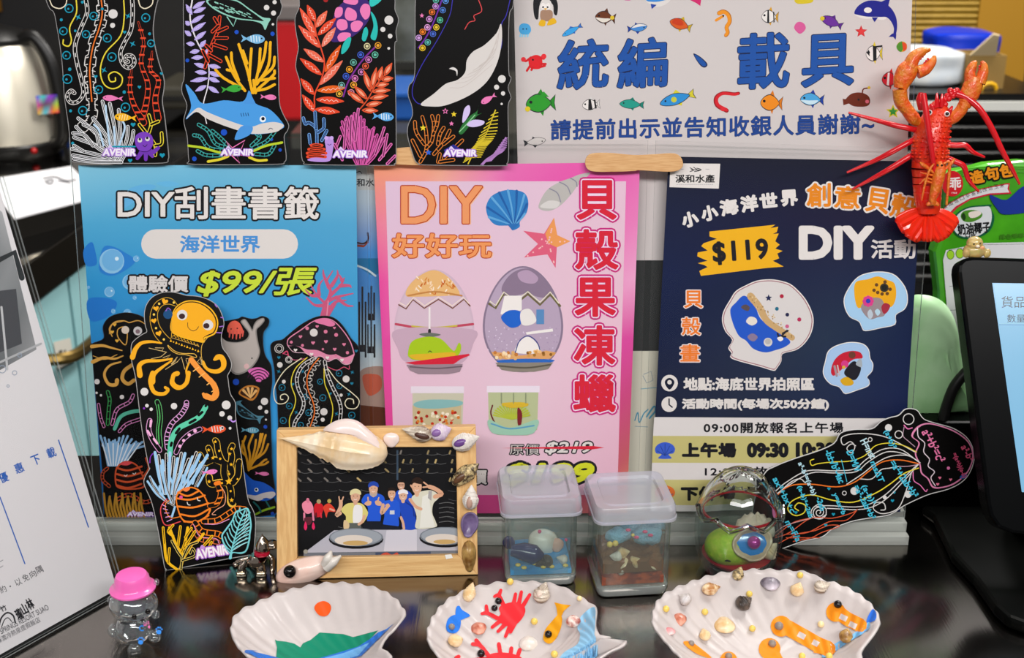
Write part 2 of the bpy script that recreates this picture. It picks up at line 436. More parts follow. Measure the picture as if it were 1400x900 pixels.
a.build('label_sticker', PAPER, sc_)
# ---- tray with a white sheet on the side counter
q = [gp(-25, 246, .03), gp(98, 226, .03), gp(140, 268, .03), gp(18, 300, .03)]
tr = empty('serving_tray', V((sum(p.x for p in q) / 4, sum(p.y for p in q) / 4, 0)), 'black tray lined with white paper in front of kettle', 'tray')
bm = NB()
def slab(bm, pts, z0, z1, mi=0):
    b = [bm.verts.new((p.x, p.y, z0)) for p in pts]; t = [bm.verts.new((p.x, p.y, z1)) for p in pts]; n = len(pts)
    ar = sum(pts[i].x * pts[(i + 1) % n].y - pts[(i + 1) % n].x * pts[i].y for i in range(n))
    if ar < 0: b.reverse(); t.reverse()
    fs = [bm.faces.new(b[::-1]), bm.faces.new(t)] + [bm.faces.new((b[i], b[(i + 1) % n], t[(i + 1) % n], t[i])) for i in range(n)]
    for f in fs: f.material_index = mi
slab(bm, q, .0, .028); put('tray_body', bm, mat('tray_black', '14120f', .4), tr, False)
cc = sum(q, V()) / 4
bm = NB(); slab(bm, [cc + (p - cc) * .97 for p in q], .028, .03); put('paper_liner', bm, mat('white_liner', 'e4e3e6', .6), tr, False)
a = Art(Plane((0, 0, .0305), (0, 0, 1)), 0); a.L([60, 244, 75, 242, 90, 247, 103, 246], 1.6, '55555a'); a.L([62, 248, 72, 246, 70, 251, 64, 250], 2, '77777c'); a.L([80, 247, 96, 250], 1.4, '66666c'); a.build('printed_sketch', PAPER, tr)

# ---- kettle
kb = gp(18, 208); ke = empty('electric_kettle', kb, 'brushed steel electric kettle with black lid and handle at far left', 'kettle')
ks = pxm(kb + V((0, 0, .08))); T0 = Matrix.Translation(kb); r0 = 66 / ks; hh = 165 / ks
bm = NB(); lathe(bm, [(r0 * .97, 0), (r0 * 1.0, .004), (r0 * 1.0, hh * .1), (r0 * .96, hh * .12)], 40, T0); put('base', bm, mat('kettle_black', '121110', .35), ke)
bm = NB(); lathe(bm, [(r0 * .97, hh * .12), (r0 * .985, hh * .2), (r0 * .93, hh * .45), (r0 * .82, hh * .7), (r0 * .7, hh * .88), (r0 * .66, hh * .9)], 48, T0); km = steel('kettle_steel', 'f4ecd8', .3, (2, 2, 60)); km.node_tree.nodes['Principled BSDF'].inputs['Metallic'].default_value = .6; put('body', bm, km, ke)
bm = NB(); lathe(bm, [(r0 * .68, hh * .9), (r0 * .68, hh * .94), (r0 * .5, hh * 1.0), (r0 * .15, hh * 1.04), (0, hh * 1.05)], 40, T0); put('lid', bm, _M['kettle_black'], ke)
bm = NB(); hk = lambda x, z: kb + V((r0 * x, -.02, hh * z))
tube(bm, [hk(.55, .93), hk(.85, .95), hk(1.12, .75), hk(1.2, .45), hk(1.15, .15), hk(.9, .08)], [.012, .014, .016, .016, .014, .012], 10); put('handle', bm, _M['kettle_black'], ke)
bm = NB(); ball(bm, kb + V((r0 * .72, -r0 * .72, hh * .07)), .006); put('switch', bm, mat('red_switch', 'b01818', .4), ke)
bm = NB(); lp = [hk(.42, .36), hk(.72, .40), hk(.72, .54), hk(.42, .5)]
PK = Plane(kb + V((r0 * .55, -r0 * .86, hh * .4)), (.5, -.86, .08))
a = Art(PK, .001); a.grad([49, 131, 78, 129, 81, 154, 52, 157], [['3a3ad8', '30c8c0', '9038c8', '2a2a90'], ['c03890', '604858', '705868', 'a8d040'], ['e0b030', '48c0d0', 'e06030', 'e02850']]); bm.free()
a.build('foil_label', PHOTO, ke)

# ---- blurred things at the back of the shop
def backbox(name, x0, y0, x1, y1, y, dep, m, label, cat, bev=.006, lid=None):
    p0 = vplane(y).hit(x0, y1); p1 = vplane(y).hit(x1, y0)
    e = empty(name, V(((p0.x + p1.x) / 2, y + dep / 2, p0.z)), label, cat)
    bm = NB(); box(bm, p0.x, y, p0.z, p1.x, y + dep, p1.z); put('body', bm, m, e, False, bevel=bev)
    return e, p0, p1
# the long back bench
bt = vplane(1.5).hit(450, 182).z
bb = empty('back_bench', V((.2, 1.8, -.9)), 'long dark work bench along the back wall', 'bench')
bm = NB(); box(bm, -.42, 1.5, bt - .03, .48, 2.3, bt); put('bench_top', bm, mat('bench_steel', '55534c', .35, .6), bb, False)
bm = NB(); box(bm, -.41, 1.54, -.9, .47, 2.26, bt - .03); put('bench_body', bm, mat('bench_dark', '141312', .5), bb, False)
def onbench(name, x0, x1, ytop, y, dep, m, label, cat):
    p0 = vplane(y).hit(x0, 200); p1 = vplane(y).hit(x1, ytop)
    e = empty(name, V(((p0.x + p1.x) / 2, y + dep / 2, bt)), label, cat)
    bm = NB(); box(bm, p0.x, y, bt, p1.x, y + dep, p1.z); put('body', bm, m, e, False, bevel=.008)
    return e, p0.x, p1.x, p1.z
e, xa, xb, zt = onbench('red_box', 372, 409, 28, 1.62, .2, mat('red_plastic', 'b80f16', .4), 'tall red box behind gap between second and third bookmarks', 'box')
bm = NB(); box(bm, xa - .004, 1.615, zt, xb + .004, 1.825, zt + .03); put('lid', bm, mat('grey_lid', '6a6260', .5), e, False, bevel=.004)
e, xa, xb, zt = onbench('blue_crate', 520, 600, 128, 1.62, .2, mat('blue_plastic', '1050a0', .45), 'blue plastic crate behind third and fourth bookmarks', 'crate')
bm = NB(); box(bm, xa - .006, 1.612, zt - .008, xb + .006, 1.83, zt + .004); put('rim', bm, _M['blue_plastic'], e, False, bevel=.003)
e, xa, xb, zt = onbench('steel_canister', 410, 600, -60, 1.9, .25, mat('dull_steel', '8f948c', .3, .75, col2='5c5e52', vscale=9), 'dull steel cabinet on the back bench behind the bookmarks', 'cabinet')
bm = NB(); box(bm, xa + .02, 1.893, vplane(1.9).hit(560, 96).z, xb - .02, 1.9, vplane(1.9).hit(560, 84).z); put('handle_rail', bm, mat('rail_dark', '3a3a34', .4, .8), e, False)
e, xa, xb, zt = onbench('olive_case', 215, 268, 118, 1.75, .2, mat('olive_case', '37342a', .5), 'dim olive case behind gap between first and second bookmarks', 'case')
bm = NB(); box(bm, xa + .01, 1.743, bt + .02, xb - .01, 1.75, zt - .02); put('front_panel', bm, mat('dark_front', '0f0e0d', .5), e, False)
p = gp(100, 190); e = empty('white_carton', V((p.x, p.y, 0)), 'white carton with blue foot beside the kettle', 'carton')
z1 = vplane(p.y).hit(96, 118).z; z0 = vplane(p.y).hit(96, 178).z
bm = NB(); box(bm, p.x - .012, p.y, z0, p.x + .05, p.y + .06, z1); put('body', bm, mat('carton_white', 'c9c7c6', .6), e, False, bevel=.003)
bm = NB(); box(bm, p.x - .013, p.y - .001, 0, p.x + .051, p.y + .061, z0); put('blue_base', bm, mat('carton_blue', '1f4fae', .5), e, False)
y = 2.2; p0 = vplane(y).hit(46, 44); p1 = vplane(y).hit(76, -40)
e = empty('orange_item', V((p0.x, y, p0.z)), 'orange apron hanging on the dark back wall at upper left', 'item')  # stand-in for an unidentified blurry orange object, its form made up
bm = NB()
for k in range(7):
    x = p0.x + (p1.x - p0.x) * k / 6; yy = 2.89 - .02 * (k % 2)
    bm.verts.new((x * 2.9 / 2.2 * 1.05, yy, p0.z - .02)); bm.verts.new((x * 2.9 / 2.2 * 1.05, yy, p1.z + .25))
bm.verts.ensure_lookup_table()
for k in range(6): bm.faces.new([bm.verts[i] for i in (2 * k, 2 * k + 2, 2 * k + 3, 2 * k + 1)])
o = put('orange_sheet', bm, mat('matte_orange', 'c98a22', .7), e); s = o.modifiers.new('thickness', 'SOLIDIFY'); s.thickness = .006
# ---- right: shelf unit with louvres, wicker blind, packets
Y = 1.15; st = vplane(Y).hit(1300, 128).z; xl = vplane(Y).hit(1140, 128).x; xr = vplane(Y).hit(1440, 128).x
se = empty('louvred_shelf_unit', V(((xl + xr) / 2, Y + .2, -.9)), 'black louvred shelf unit with white top rail behind the lobster', 'shelf')
bm = NB(); box(bm, xl, Y, st - .012, xr, Y + .4, st); put('shelf_top', bm, mat('shelf_black', '0d0d0d', .3), se, False)
zb = vplane(Y).hit(1300, 151).z
bm = NB(); box(bm, xl, Y - .006, zb, xr, Y + .02, st - .012); put('front_rail', bm, mat('rail_white', 'cfcfc8', .4), se, False)
bm = NB(); box(bm, xl, Y + .03, -.9, xr, Y + .4, zb); put('unit_body', bm, _M['shelf_black'], se, False)
bm = NB()
for k in range(14):
    z = zb - .006 - .021 * k
    vv = box(bm, xl, -.012, -.002, xr, .012, .002, Matrix.Translation((0, Y + .012, z - .008)) @ Matrix.Rotation(rad(-40), 4, 'X'))
put('louvre_panel', bm, mat('louvre_grey', '2b2a28', .35, .3), se, False)
YB = 1.75; p0 = vplane(YB).hit(1225, 110); p1 = vplane(YB).hit(1420, -60)
be = empty('slatted_blind', V(((p0.x + p1.x) / 2, YB, p0.z)), 'golden slatted blind hanging behind the shelf at upper right', 'blind')
bm = NB(); n = 20
for k in range(n):
    z = p0.z + (p1.z - p0.z) * (k + .5) / n; h = (p1.z - p0.z) / n
    tube(bm, [(p0.x, YB, z), (p1.x, YB, z)], h * .5, 8, 1)
put('slats', bm, mat('golden_slat', 'a8862c', .45, col2='96761e', vscale=20), be)
bm = NB(); box(bm, p0.x, YB + .01, p0.z, p1.x, YB + .02, p1.z); put('backing', bm, mat('blind_backing', '6d5518', .6), be, False)
xo = vplane(YB).hit(1338, 0).x; bm = NB(); box(bm, xo, YB - .012, p0.z, p1.x, YB - .009, p1.z)
put('side_panel', bm, mat('amber_panel', 'a87a1c', .5), be, False)
def pillow(name, x0, y0, x1, y1, y, dep, m, label, cat, seed=1, rough=.15, base=None):
    """a soft packet standing on the shelf"""
    p0 = vplane(y).hit(x0, y1); p1 = vplane(y).hit(x1, y0); z0 = base if base is not None else p0.z; rnd = random.Random(seed)
    bm = NB(); bmesh.ops.create_cube(bm, size=1); bmesh.ops.subdivide_edges(bm, edges=bm.edges[:], cuts=5, use_grid_fill=True)
    for v in bm.verts:
        c = v.co.copy(); k = noise.noise(c * 3 + V((seed * 3.1, 0, 0)))
        f = 1 - .35 * (abs(c.x * 2) ** 3) ; c.y *= f; c.z *= 1 - rough * abs(c.x * 2) ** 2
        c += c.normalized() * k * rough * .35
        v.co = V(((p0.x + p1.x) / 2 + c.x * (p1.x - p0.x), y + dep / 2 + c.y * dep, z0 + (c.z + .5) * (p1.z - z0)))
    o = put(name, bm, m, sub=1); return tag(o, label, cat)
pillow('plastic_package', 1222, 72, 1330, 128, Y + .06, .12, mat('white_film', 'dfe0dc', .35, col2='c3cbd2', vscale=14, bump=.3, bscale=25), 'crumpled white plastic package on shelf behind lobster', 'package', 3, .12, st)
pillow('blue_bag', 1278, 46, 1378, 104, Y + .2, .12, mat('blue_film', '0a2fb4', .35, bump=.3, bscale=20), 'glossy blue plastic bag behind the white package', 'bag', 5, .12, st)
p = vplane(Y + .05).hit(1345, 128); e = empty('cardboard_box', V((p.x, Y + .1, st)), 'small open cardboard box on shelf at upper right', 'box')
zt = vplane(Y + .05).hit(1345, 76).z
bm = NB(); box(bm, p.x - .028, Y + .05, st, p.x + .03, Y + .055, zt); box(bm, p.x - .028, Y + .12, st, p.x + .03, Y + .125, zt); box(bm, p.x - .028, Y + .055, st, p.x - .024, Y + .12, zt); box(bm, p.x + .026, Y + .055, st, p.x + .03, Y + .12, zt); box(bm, p.x - .024, Y + .055, st, p.x + .026, Y + .12, st + .003)
put('body', bm, mat('kraft_card', '8c6f38', .7), e, False)
bm = NB(); f = [bm.verts.new(c) for c in ((p.x - .03, Y + .05, zt), (p.x + .012, Y + .05, zt), (p.x + .006, Y + .03, zt + .034), (p.x - .004, Y + .03, zt + .036))]; bm.faces.new(f)
o = put('flap', bm, mat('pale_card', 'cdb890', .7), e, False); o.modifiers.new('thickness', 'SOLIDIFY').thickness = .003
bm = NB(); tp = vplane(Y + .04).hit(1352, 122); tube(bm, [tp + V((.012 * cos(t * PI / 4), 0, .009 * sin(t * PI / 4))) for t in range(8)] + [tp + V((.012, 0, 0))], .0035, 8)
tag(put('yellow_tape_roll', bm, mat('yellow_tape', 'dba514', .4)), 'yellow tape loop on shelf in front of cardboard box', 'tape')
p0 = vplane(.42).hit(1357, 640); p1 = vplane(.36).hit(1560, -60)
e = empty('black_cabinet', V(((p0.x + p1.x) / 2, .45, -.9)), 'tall flat black cabinet behind snack bag at far right', 'cabinet')
bm = NB(); box(bm, p0.x, .36, -.9, p1.x, .42, p1.z); put('body', bm, mat('matte_black', '0b0d10', .45), e, False, bevel=.004)
bm = NB(); box(bm, p0.x + .006, .352, -.88, p1.x, .36, p1.z - .01); put('door', bm, mat('satin_black', '0c0e12', .4), e, False, bevel=.003)
# ================================================================ acrylic sign holders and the printed posters they hold
def quadslab(bm, q, o0, o1, pl=HOLD, mi=0, edge=None):
    """a sheet with the pixel corners q on plane pl, between two offsets along its normal"""
    f = [bm.verts.new(pl.hit(x, y, o1)) for x, y in q]; b = [bm.verts.new(p.co - pl.n * (o1 - o0)) for p in f]; n = len(q)
    a = sum(q[i][0] * q[(i + 1) % n][1] - q[(i + 1) % n][0] * q[i][1] for i in range(n))
    if a > 0: f.reverse(); b.reverse()
    bm.faces.new(f).material_index = mi; bm.faces.new(b[::-1]).material_index = mi
    for i in range(n): bm.faces.new((f[i], b[i], b[(i + 1) % n], f[(i + 1) % n])).material_index = mi if edge is None else edge
def holder(q, label, base=None):
    TL, TR, BR, BL = q
    p = HOLD.hit((BL[0] + BR[0]) / 2, 735)
    e = empty('acrylic_sign_holder', V((p.x, .01, 0)), label, 'sign holder', 'clear acrylic sign holders')
    bm = NB(); quadslab(bm, q, .0035, .0055, edge=1); put('front_panel', bm, [ACRYL, ACRYL_EDGE], e, False)
    bm = NB(); quadslab(bm, q, -.0045, -.0025, edge=1); put('back_panel', bm, [ACRYL, ACRYL_EDGE], e, False)
    xa, xb = HOLD.hit(BL[0], 712).x, HOLD.hit(BR[0], 712).x; zt = HOLD.hit(700, 708).z; 
    bm = NB(); box(bm, xa, -.0135, 0, xb, -.0065, zt * .52); put('front_lip', bm, ACRYL_BASE, e, False, bevel=.0006)
    bm = NB(); box(bm, xa, -.006, .0, xb, .012, zt * .5); box(bm, xa, -.0055, zt * .5, xb, .004, zt); put('foot_block', bm, ACRYL_BASE, e, False, bevel=.0006)
    bm = NB(); box(bm, xa, .0125, 0, xb, .075, .003); put('foot_plate', bm, [ACRYL], e, False)
    return e
holder([(94, 188), (501, 188), (506, 708), (130, 708)], 'clear acrylic holder around the blue DIY bookmark poster')
holder([(504, 192), (886, 192), (872, 708), (512, 708)], 'clear acrylic holder around the pink shell jelly candle poster')
holder([(897, 192), (1277, 204), (1236, 708), (880, 708)], 'clear acrylic holder around the navy shell painting poster')
DK = '17161a'
def poster(a, name, label, cat='poster'):
    o = a.build(name, PAPER); return tag(o, label, cat)
# ---------------------------------------------------------------- blue poster
a = Art(HOLD, 0)
a.grad([107, 226, 487, 226, 492, 707, 142, 707], [['84c8e2', '74bede', '7cc2de'], ['4ea8d4', '48a2d0', '52a6d2'], ['3096d2', '3898d0', '429ed0'], ['288ace', '2c90d0', '3c9ad4'], ['1e78c8', '288cd2', '389ad8'], ['2480d2', '3096d8', '389ad8'], ['247cca', '2484d4', '2a88d6']])
a.fr(0, 240, 2.8125)
a.S([430, 110, 480, 80, 500, 50, 560, 34, 600, 42, 560, 70, 470, 130], '63b2e2'); a.S([600, 30, 650, 22, 690, 34, 640, 44], '66b8e4')
a.S([322, 285, 352, 256, 366, 290, 372, 340, 340, 350, 324, 330], '2478cc'); a.S([395, 280, 430, 272, 480, 296, 520, 330, 470, 372, 420, 386, 380, 360], '2a80d0'); a.S([336, 480, 400, 470, 450, 490, 420, 540, 350, 560], '2277cc')
for x, y, r in ((430, 330, 48), (421, 448, 20), (524, 320, 12), (436, 522, 9), (490, 530, 16), (500, 410, 30), (518, 470, 8), (340, 430, 6)):
    a.C(x, y, r, '8cc4e8'); a.C(x + r * .06, y - r * .08, r * .86, '6fb2e2'); a.C(x + r * .4, y - r * .2, r * .16, 'd4ecf8')
a.T('DIY刮畫書籤', 452, 42, 1226, 170, 'e6e0dc', 2.5, [(DK, 7)])
a.R(543, 207, 1146, 320, 'e0dad6', 56); a.T('海洋世界', 692, 230, 1000, 298, '4a93d8', 2)
a.T('體驗價', 494, 384, 724, 450, 'dcd6d4', 2, [(DK, 7)])
a.fr(220, 220, 3.75)
a.T('$99/張', 185, 548, 800, 696, 'c9de3c', 4, [(DK, 10)], shear=.2)
CO = 'c9587c'
for s in ([840, 790, 846, 740, 800, 690, 770, 640], [846, 740, 870, 670, 850, 620, 880, 565], [850, 720, 900, 700, 940, 690, 985, 680], [868, 690, 920, 640, 940, 600], [846, 740, 790, 740, 745, 700], [810, 690, 810, 640, 830, 610], [862, 650, 836, 590, 832, 560], [900, 700, 950, 740, 985, 745], [920, 640, 965, 640, 975, 650], [875, 640, 905, 590, 905, 562], [880, 740, 905, 720, 950, 715], [800, 690, 770, 690, 740, 660], [930, 615, 915, 585]):
    a.L(s, 12, CO, taper=(1.7, .45))
a.P([815, 800, 830, 745, 900, 735, 862, 800], CO); a.L([850, 800, 858, 720], 6, 'e08aa4')
poster(a, 'poster', 'blue ocean poster reading DIY scratch bookmark in Chinese in left holder')
# ---------------------------------------------------------------- pink poster
a = Art(HOLD, 0)
a.grad([511, 226, 875, 222, 857, 702, 533, 702], [['ee9a74', 'f0a888', 'ea70b4', 'e85cae', 'e76ab4'], ['ec7f9a', 'f0b0c0', 'e660b0', 'e858ac', 'ea80bc'], ['e84c9e', 'ee8cc0', 'e860ae', 'ea7cbc', 'eda4cc'], ['e0489e', 'e658a8', 'e660ae', 'e458a6', 'd84a9c'], ['e04898', 'e24e9e', 'e2489a', 'da4494', 'c8487c'], ['e04a98', 'e04e9c', 'd84a90', 'd04c80', 'c25a64'], ['dc4898', 'df4c98', 'e05090', 'd86078', 'e09068']])
a.fr(0, 0, 1)
a.grad([527, 248, 856, 248, 844, 677, 540, 677], [['e0c2da', 'e3c3d8', 'e6c2d6'], ['e2c0d6', 'e5c4d6', 'e8c0d2'], ['e5bfd3', 'e6c5d6', 'e8bed0'], ['e4bed2', 'e6c5d5', 'e7b8cc'], ['e4b8cc', 'e6c0d0', 'e6b4c8']])
a.fr(480, 210, 3.334)
a.T('DIY', 228, 148, 598, 320, 'ee9a64', 3.5, [('b83c10', 4.5)], sh=('f2bc94', 9, 4))
a.T('好好玩', 186, 364, 640, 476, 'f09a5c', 3, [('b83c10', 4)], sh=('f4c49c', 8, 3))
# blue scallop
a.S([735, 350, 722, 330, 660, 326, 625, 290, 616, 240, 640, 195, 690, 170, 740, 166, 790, 180, 808, 220, 800, 270, 770, 310, 768, 335], '2f7fc4')
for k, (x, y) in enumerate(((628, 290), (620, 245), (640, 200), (675, 178), (715, 168), (755, 170), (790, 188), (802, 230), (792, 275))):
    a.L([742, 330, (742 + x) / 2 + 4, (330 + y) / 2, x, y], 7, '1f5fa8' if k % 2 else '62a8dc', taper=(.5, 1.6))
a.P([735, 350, 712, 322, 768, 318], '2a70b8')
# grey whelk
a.S([855, 248, 870, 200, 900, 160, 950, 130, 1000, 112, 1040, 96, 1090, 88, 1060, 120, 1030, 150, 1000, 190, 950, 240, 900, 262], 'bcb8b4'); a.S([862, 244, 900, 215, 950, 222, 930, 250], 'd8d4d1')
for q in ([905, 160, 940, 180, 955, 220], [950, 130, 985, 150, 1000, 185], [1000, 112, 1025, 128, 1030, 150]): a.L(q, 5, '8d8a9a')
# starfish
a.grad([700, 500, 701, 500, 701, 501, 700, 501], [['efbee0', 'efbee0'], ['efbee0', 'efbee0']])
a.P([925, 292, 940, 372, 1000, 400, 938, 428, 932, 522, 895, 460, 788, 474, 852, 412, 784, 352, 880, 366], 'e0607e')
a.P([925, 292, 940, 372, 1000, 400, 938, 428, 900, 410, 885, 366], 'ee9c58')
for k in range(26):
    t = random.random() * 5; j = int(t); ax, ay = ((925, 300), (990, 400), (928, 510), (800, 470), (795, 356))[j]; u = random.random(); a.C(900 + (ax - 900) * u, 405 + (ay - 405) * u, 4, 'f6c0c0', n=6)
for i, (ch, x0, y0, x1, y1) in enumerate((('貝', 1030, 122, 1210, 302), ('殼', 1022, 346, 1218, 530), ('果', 1020, 566, 1206, 744), ('凍', 1016, 784, 1204, 966), ('蠟', 1014, 1008, 1206, 1180))):
    a.T(ch, x0, y0, x1, y1, 'd82238', 4.5, [('c8287c', 15), ('f2d8ea', 7), ('c8287c', 1.6)])
# the pictured glass eggs and jars
a.fr(530, 360, 3.6)
def egg(x0, x1, y0, y1, col, n=28):
    P = []; cx = (x0 + x1) / 2; r = (x1 - x0) / 2
    for k in range(n):
        t = 2 * PI * k / n; y = -cos(t); P += [cx + r * sin(t) * (1 - .16 * (-y) - .06 * y * y * (1 if y > 0 else 0)), (y0 + y1) / 2 + y * (y1 - y0) / 2]
    return P
E1 = egg(34, 424, 30, 548, 0); a.S(E1, 'a8849c', 2); a.S([c for c in E1], 'd2b6c8', 2)
a.fr(530, 360, 3.6); a.S(egg(44, 414, 40, 540, 0), 'd6bccc', 2)
a.S([105, 110, 160, 60, 230, 34, 300, 70, 355, 150, 300, 160, 150, 165, 90, 160], 'e9b878')
for k in range(34): x = 130 + random.random() * 200; y = 60 + random.random() * 85; a.L([x, y, x + 16 - random.random() * 32, y + 12], 6, random.choice(['c8621c', 'fbe8d0', 'd88a3c', 'f8d8b4']), 1)
a.L([55, 205, 90, 225, 125, 180, 180, 222, 250, 178, 320, 222, 375, 178, 405, 210], 7, '7a4a3a', 1); a.L([60, 195, 92, 212, 128, 168, 182, 210, 250, 166, 318, 210, 372, 168, 400, 198], 5, 'f4e0d0', 1)
a.L([100, 160, 230, 140, 365, 160], 8, 'c88848'); a.L([40, 300, 200, 322, 420, 300], 12, 'c04860'); a.L([120, 310, 220, 318, 340, 308], 8, 'c8b848')
a.S([48, 325, 414, 325, 420, 400, 380, 480, 300, 505, 100, 490, 50, 420], 'c8a8bc')
a.L([206, 220, 206, 340], 9, 'f0e8e8', 1); a.L([206, 330, 206, 352], 14, '2a2a28', 1); a.S([155, 350, 206, 342, 262, 352, 206, 364], '6a7068')
a.S([100, 440, 120, 385, 190, 362, 260, 372, 310, 420, 330, 430, 350, 392, 362, 410, 350, 450, 300, 476, 150, 478, 108, 466], 'a8c81c'); a.S([110, 452, 200, 445, 330, 440, 300, 474, 150, 476], 'e0b428'); a.L([200, 438, 208, 432, 216, 438], 4, '3a3a20')
a.P([85, 490, 400, 446, 404, 454, 360, 472, 320, 500, 150, 503], 'd4203a'); a.P([92, 500, 370, 496, 355, 535, 300, 546, 150, 546, 110, 528], '9a8490'); a.L([110, 510, 240, 518, 365, 508], 7, '6a5a64')
a.S(egg(470, 862, 14, 538, 0), '8a7890', 2); a.S(egg(480, 852, 22, 530, 0), 'b8a4bc', 2)
a.S([560, 130, 590, 70, 640, 34, 700, 28, 760, 70, 815, 150, 760, 170, 680, 150, 600, 165], '8c7890'); a.S([640, 50, 690, 34, 740, 70, 720, 100, 660, 90], 'b89cb8')
a.L([500, 200, 530, 222, 570, 155, 630, 200, 690, 152, 750, 205, 800, 155, 848, 210], 12, '6e6440', 1); a.L([504, 188, 532, 208, 572, 142, 630, 186, 690, 140, 750, 192, 800, 142, 842, 196], 6, 'ece4c8', 1)
a.P([555, 250, 575, 160, 660, 160, 660, 230, 590, 262], 'f2ece8'); a.S([560, 260, 600, 232, 655, 240, 655, 300, 610, 318, 570, 290], '2064cc'); a.S([655, 240, 700, 226, 732, 280, 700, 305, 660, 300], 'ece6e2'); a.R(732, 228, 770, 300, '5a8cc0')
for k in range(60): x = 490 + random.random() * 350; y = 310 + random.random() * 120; a.C(x, y, 3, random.choice(['d8c8e0', 'a088ac', 'e8dcec']), n=5)
a.S([630, 440, 650, 385, 690, 362, 730, 390, 750, 440], 'f2ece8'); a.L([628, 440, 648, 385, 690, 358, 734, 388, 754, 440], 5, '3a4488')
a.P([520, 455, 600, 480, 800, 470, 830, 440, 780, 430, 700, 450, 640, 455, 560, 440, 510, 436], 'e0a468'); a.S([545, 478, 680, 470, 815, 476, 790, 490, 680, 494, 560, 490], '2c68c0'); a.P([530, 490, 815, 488, 790, 522, 720, 535, 620, 535, 560, 525], '8c8478'); a.L([540, 505, 680, 515, 800, 500], 8, '5a5448')
for k in range(22): a.C(525 + random.random() * 110, 440 + random.random() * 30, 9, random.choice(['f0c890', 'c87c38', 'e4b070', 'fae0b8']), n=8)
for k in range(12): a.C(690 + random.random() * 130, 432 + random.random() * 26, 8, random.choice(['a87430', 'd89c50', '8a5a20', 'f0c080']), n=8)
a.P([680, 340, 812, 322, 814, 336, 684, 352], 'f2ece8')
a.P([122, 612, 375, 606, 368, 800, 124, 800], 'c9c6b0'); a.R(114, 606, 376, 640, 'e8dce8'); a.P([122, 700, 362, 690, 362, 800, 124, 800], 'c8b890'); a.S([130, 690, 200, 672, 350, 676, 360, 700, 250, 716, 150, 712], '86b8b8')
for k in range(40): a.C(135 + random.random() * 220, 730 + random.random() * 66, 8, random.choice(['e8d8b0', 'c8381c', 'd88030', 'f4e8d0', 'a82818']), n=8)
a.P([494, 630, 742, 630, 736, 820, 690, 848, 540, 846, 498, 815], 'b8c094'); a.R(488, 604, 748, 636, 'ecdfec')
for t in range(-80, 81, 10): a.L([610, 770, 610 + 90 * sin(rad(t)), 770 - 70 * cos(rad(t)) - 10], 7, 'b4c03c', 1, taper=(.4, 1.3))
a.S([560, 690, 640, 684, 690, 690, 680, 706, 600, 712], 'd8b430'); a.S([640, 712, 662, 740, 655, 800, 640, 790], '7a2028'); a.L([516, 700, 508, 740, 530, 790, 545, 800], 7, '6a2028'); a.S([500, 770, 600, 810, 735, 770, 730, 820, 690, 845, 540, 843, 500, 815], '9cc8b0'); a.L([510, 790, 600, 815, 720, 800], 7, '5a9cc0')
for x in (560, 620, 680): a.L([x, 640, x, 690], 4, '8a9474', 1)
a.fr(480, 460, 3.4146)
a.T('原價', 740, 504, 878, 554, '26242a', 1, [('26242a', 4)]); a.T('原價', 740, 504, 878, 554, 'd0cac6', .5)
a.T('$219', 905, 492, 1128, 552, 'e0dad6', 2, [('1c1a20', 6)], shear=.2)
a.P([698, 522, 1130, 512, 1182, 520, 1130, 528], 'd8243c')
a.T('$199', 708, 590, 1136, 700, 'd4d82c', 7, [('1c1a20', 12)], shear=.22)
a.T('特價', 500, 622, 634, 692, 'e0dad6', 2, [('1c1a20', 7)])
poster(a, 'poster', 'pink poster of shell jelly candles with red vertical Chinese lettering')
# ---------------------------------------------------------------- navy poster
a = Art(HOLD, 0)
a.grad([914, 214, 1262, 221, 1231, 700, 889, 700], [['14182c', '12152a', '121528', '12142a'], ['101a3c', '14183a', '181636', '121434'], ['0e1c44', '121e40', '1a2444', '0c1c42'], ['0c1a3e', '1a2644', '20304a', '0a1c44'], ['141c38', '1e2840', '1a2848', '0c1c48'], ['10152e', '10172e', '131a38', '101a3c'], ['0f142c', '10162e', '131a38', '101a3c']])  # lighter middle tones hold the acrylic's glare, put into the ink colour
a.fr(880, 480, 3.59)
a.P([52, 325, 1262, 332, 1256, 420, 46, 417], 'dcd6d4'); a.P([46, 417, 1256, 420, 1250, 552, 41, 549], 'c4ba78'); a.P([41, 549, 1250, 552, 1246, 636, 38, 632], 'd9d2d0'); a.P([38, 632, 1246, 636, 1241, 760, 35, 757], 'c4ba78'); a.P([35, 757, 1241, 760, 1240, 790, 34, 788], 'd8d4d1')
a.T('地點:海底世界拍照區', 195, 130, 838, 196, 'e0dad6', 3); a.T('活動時間(每場次50分鐘)', 188, 233, 910, 293, 'e0dad6', 3)
a.C(127, 158, 41, 'e0dad6'); a.S([127, 190, 106, 165, 106, 145, 127, 132, 148, 145, 148, 165], '10162e'); a.C(127, 154, 11, 'e0dad6')
a.C(125, 262, 38, 'e0dad6'); a.L([125, 236, 125, 264, 140, 276], 7, '10162e', 1)
a.T('09:00開放報名上午場', 294, 350, 980, 404, '15141a', 1.8, space=1.15); a.T('12:00開放報名下午場', 300, 568, 975, 616, '15141a', 1.8, space=1.15)
a.T('上午場', 188, 450, 455, 524, '15141a', 5, space=1.1); a.T('09:30', 506, 450, 712, 524, '15141a', 6); a.T('10:30', 746, 448, 940, 524, '15141a', 6)
a.T('下午場', 182, 664, 448, 736, '15141a', 5, space=1.1)
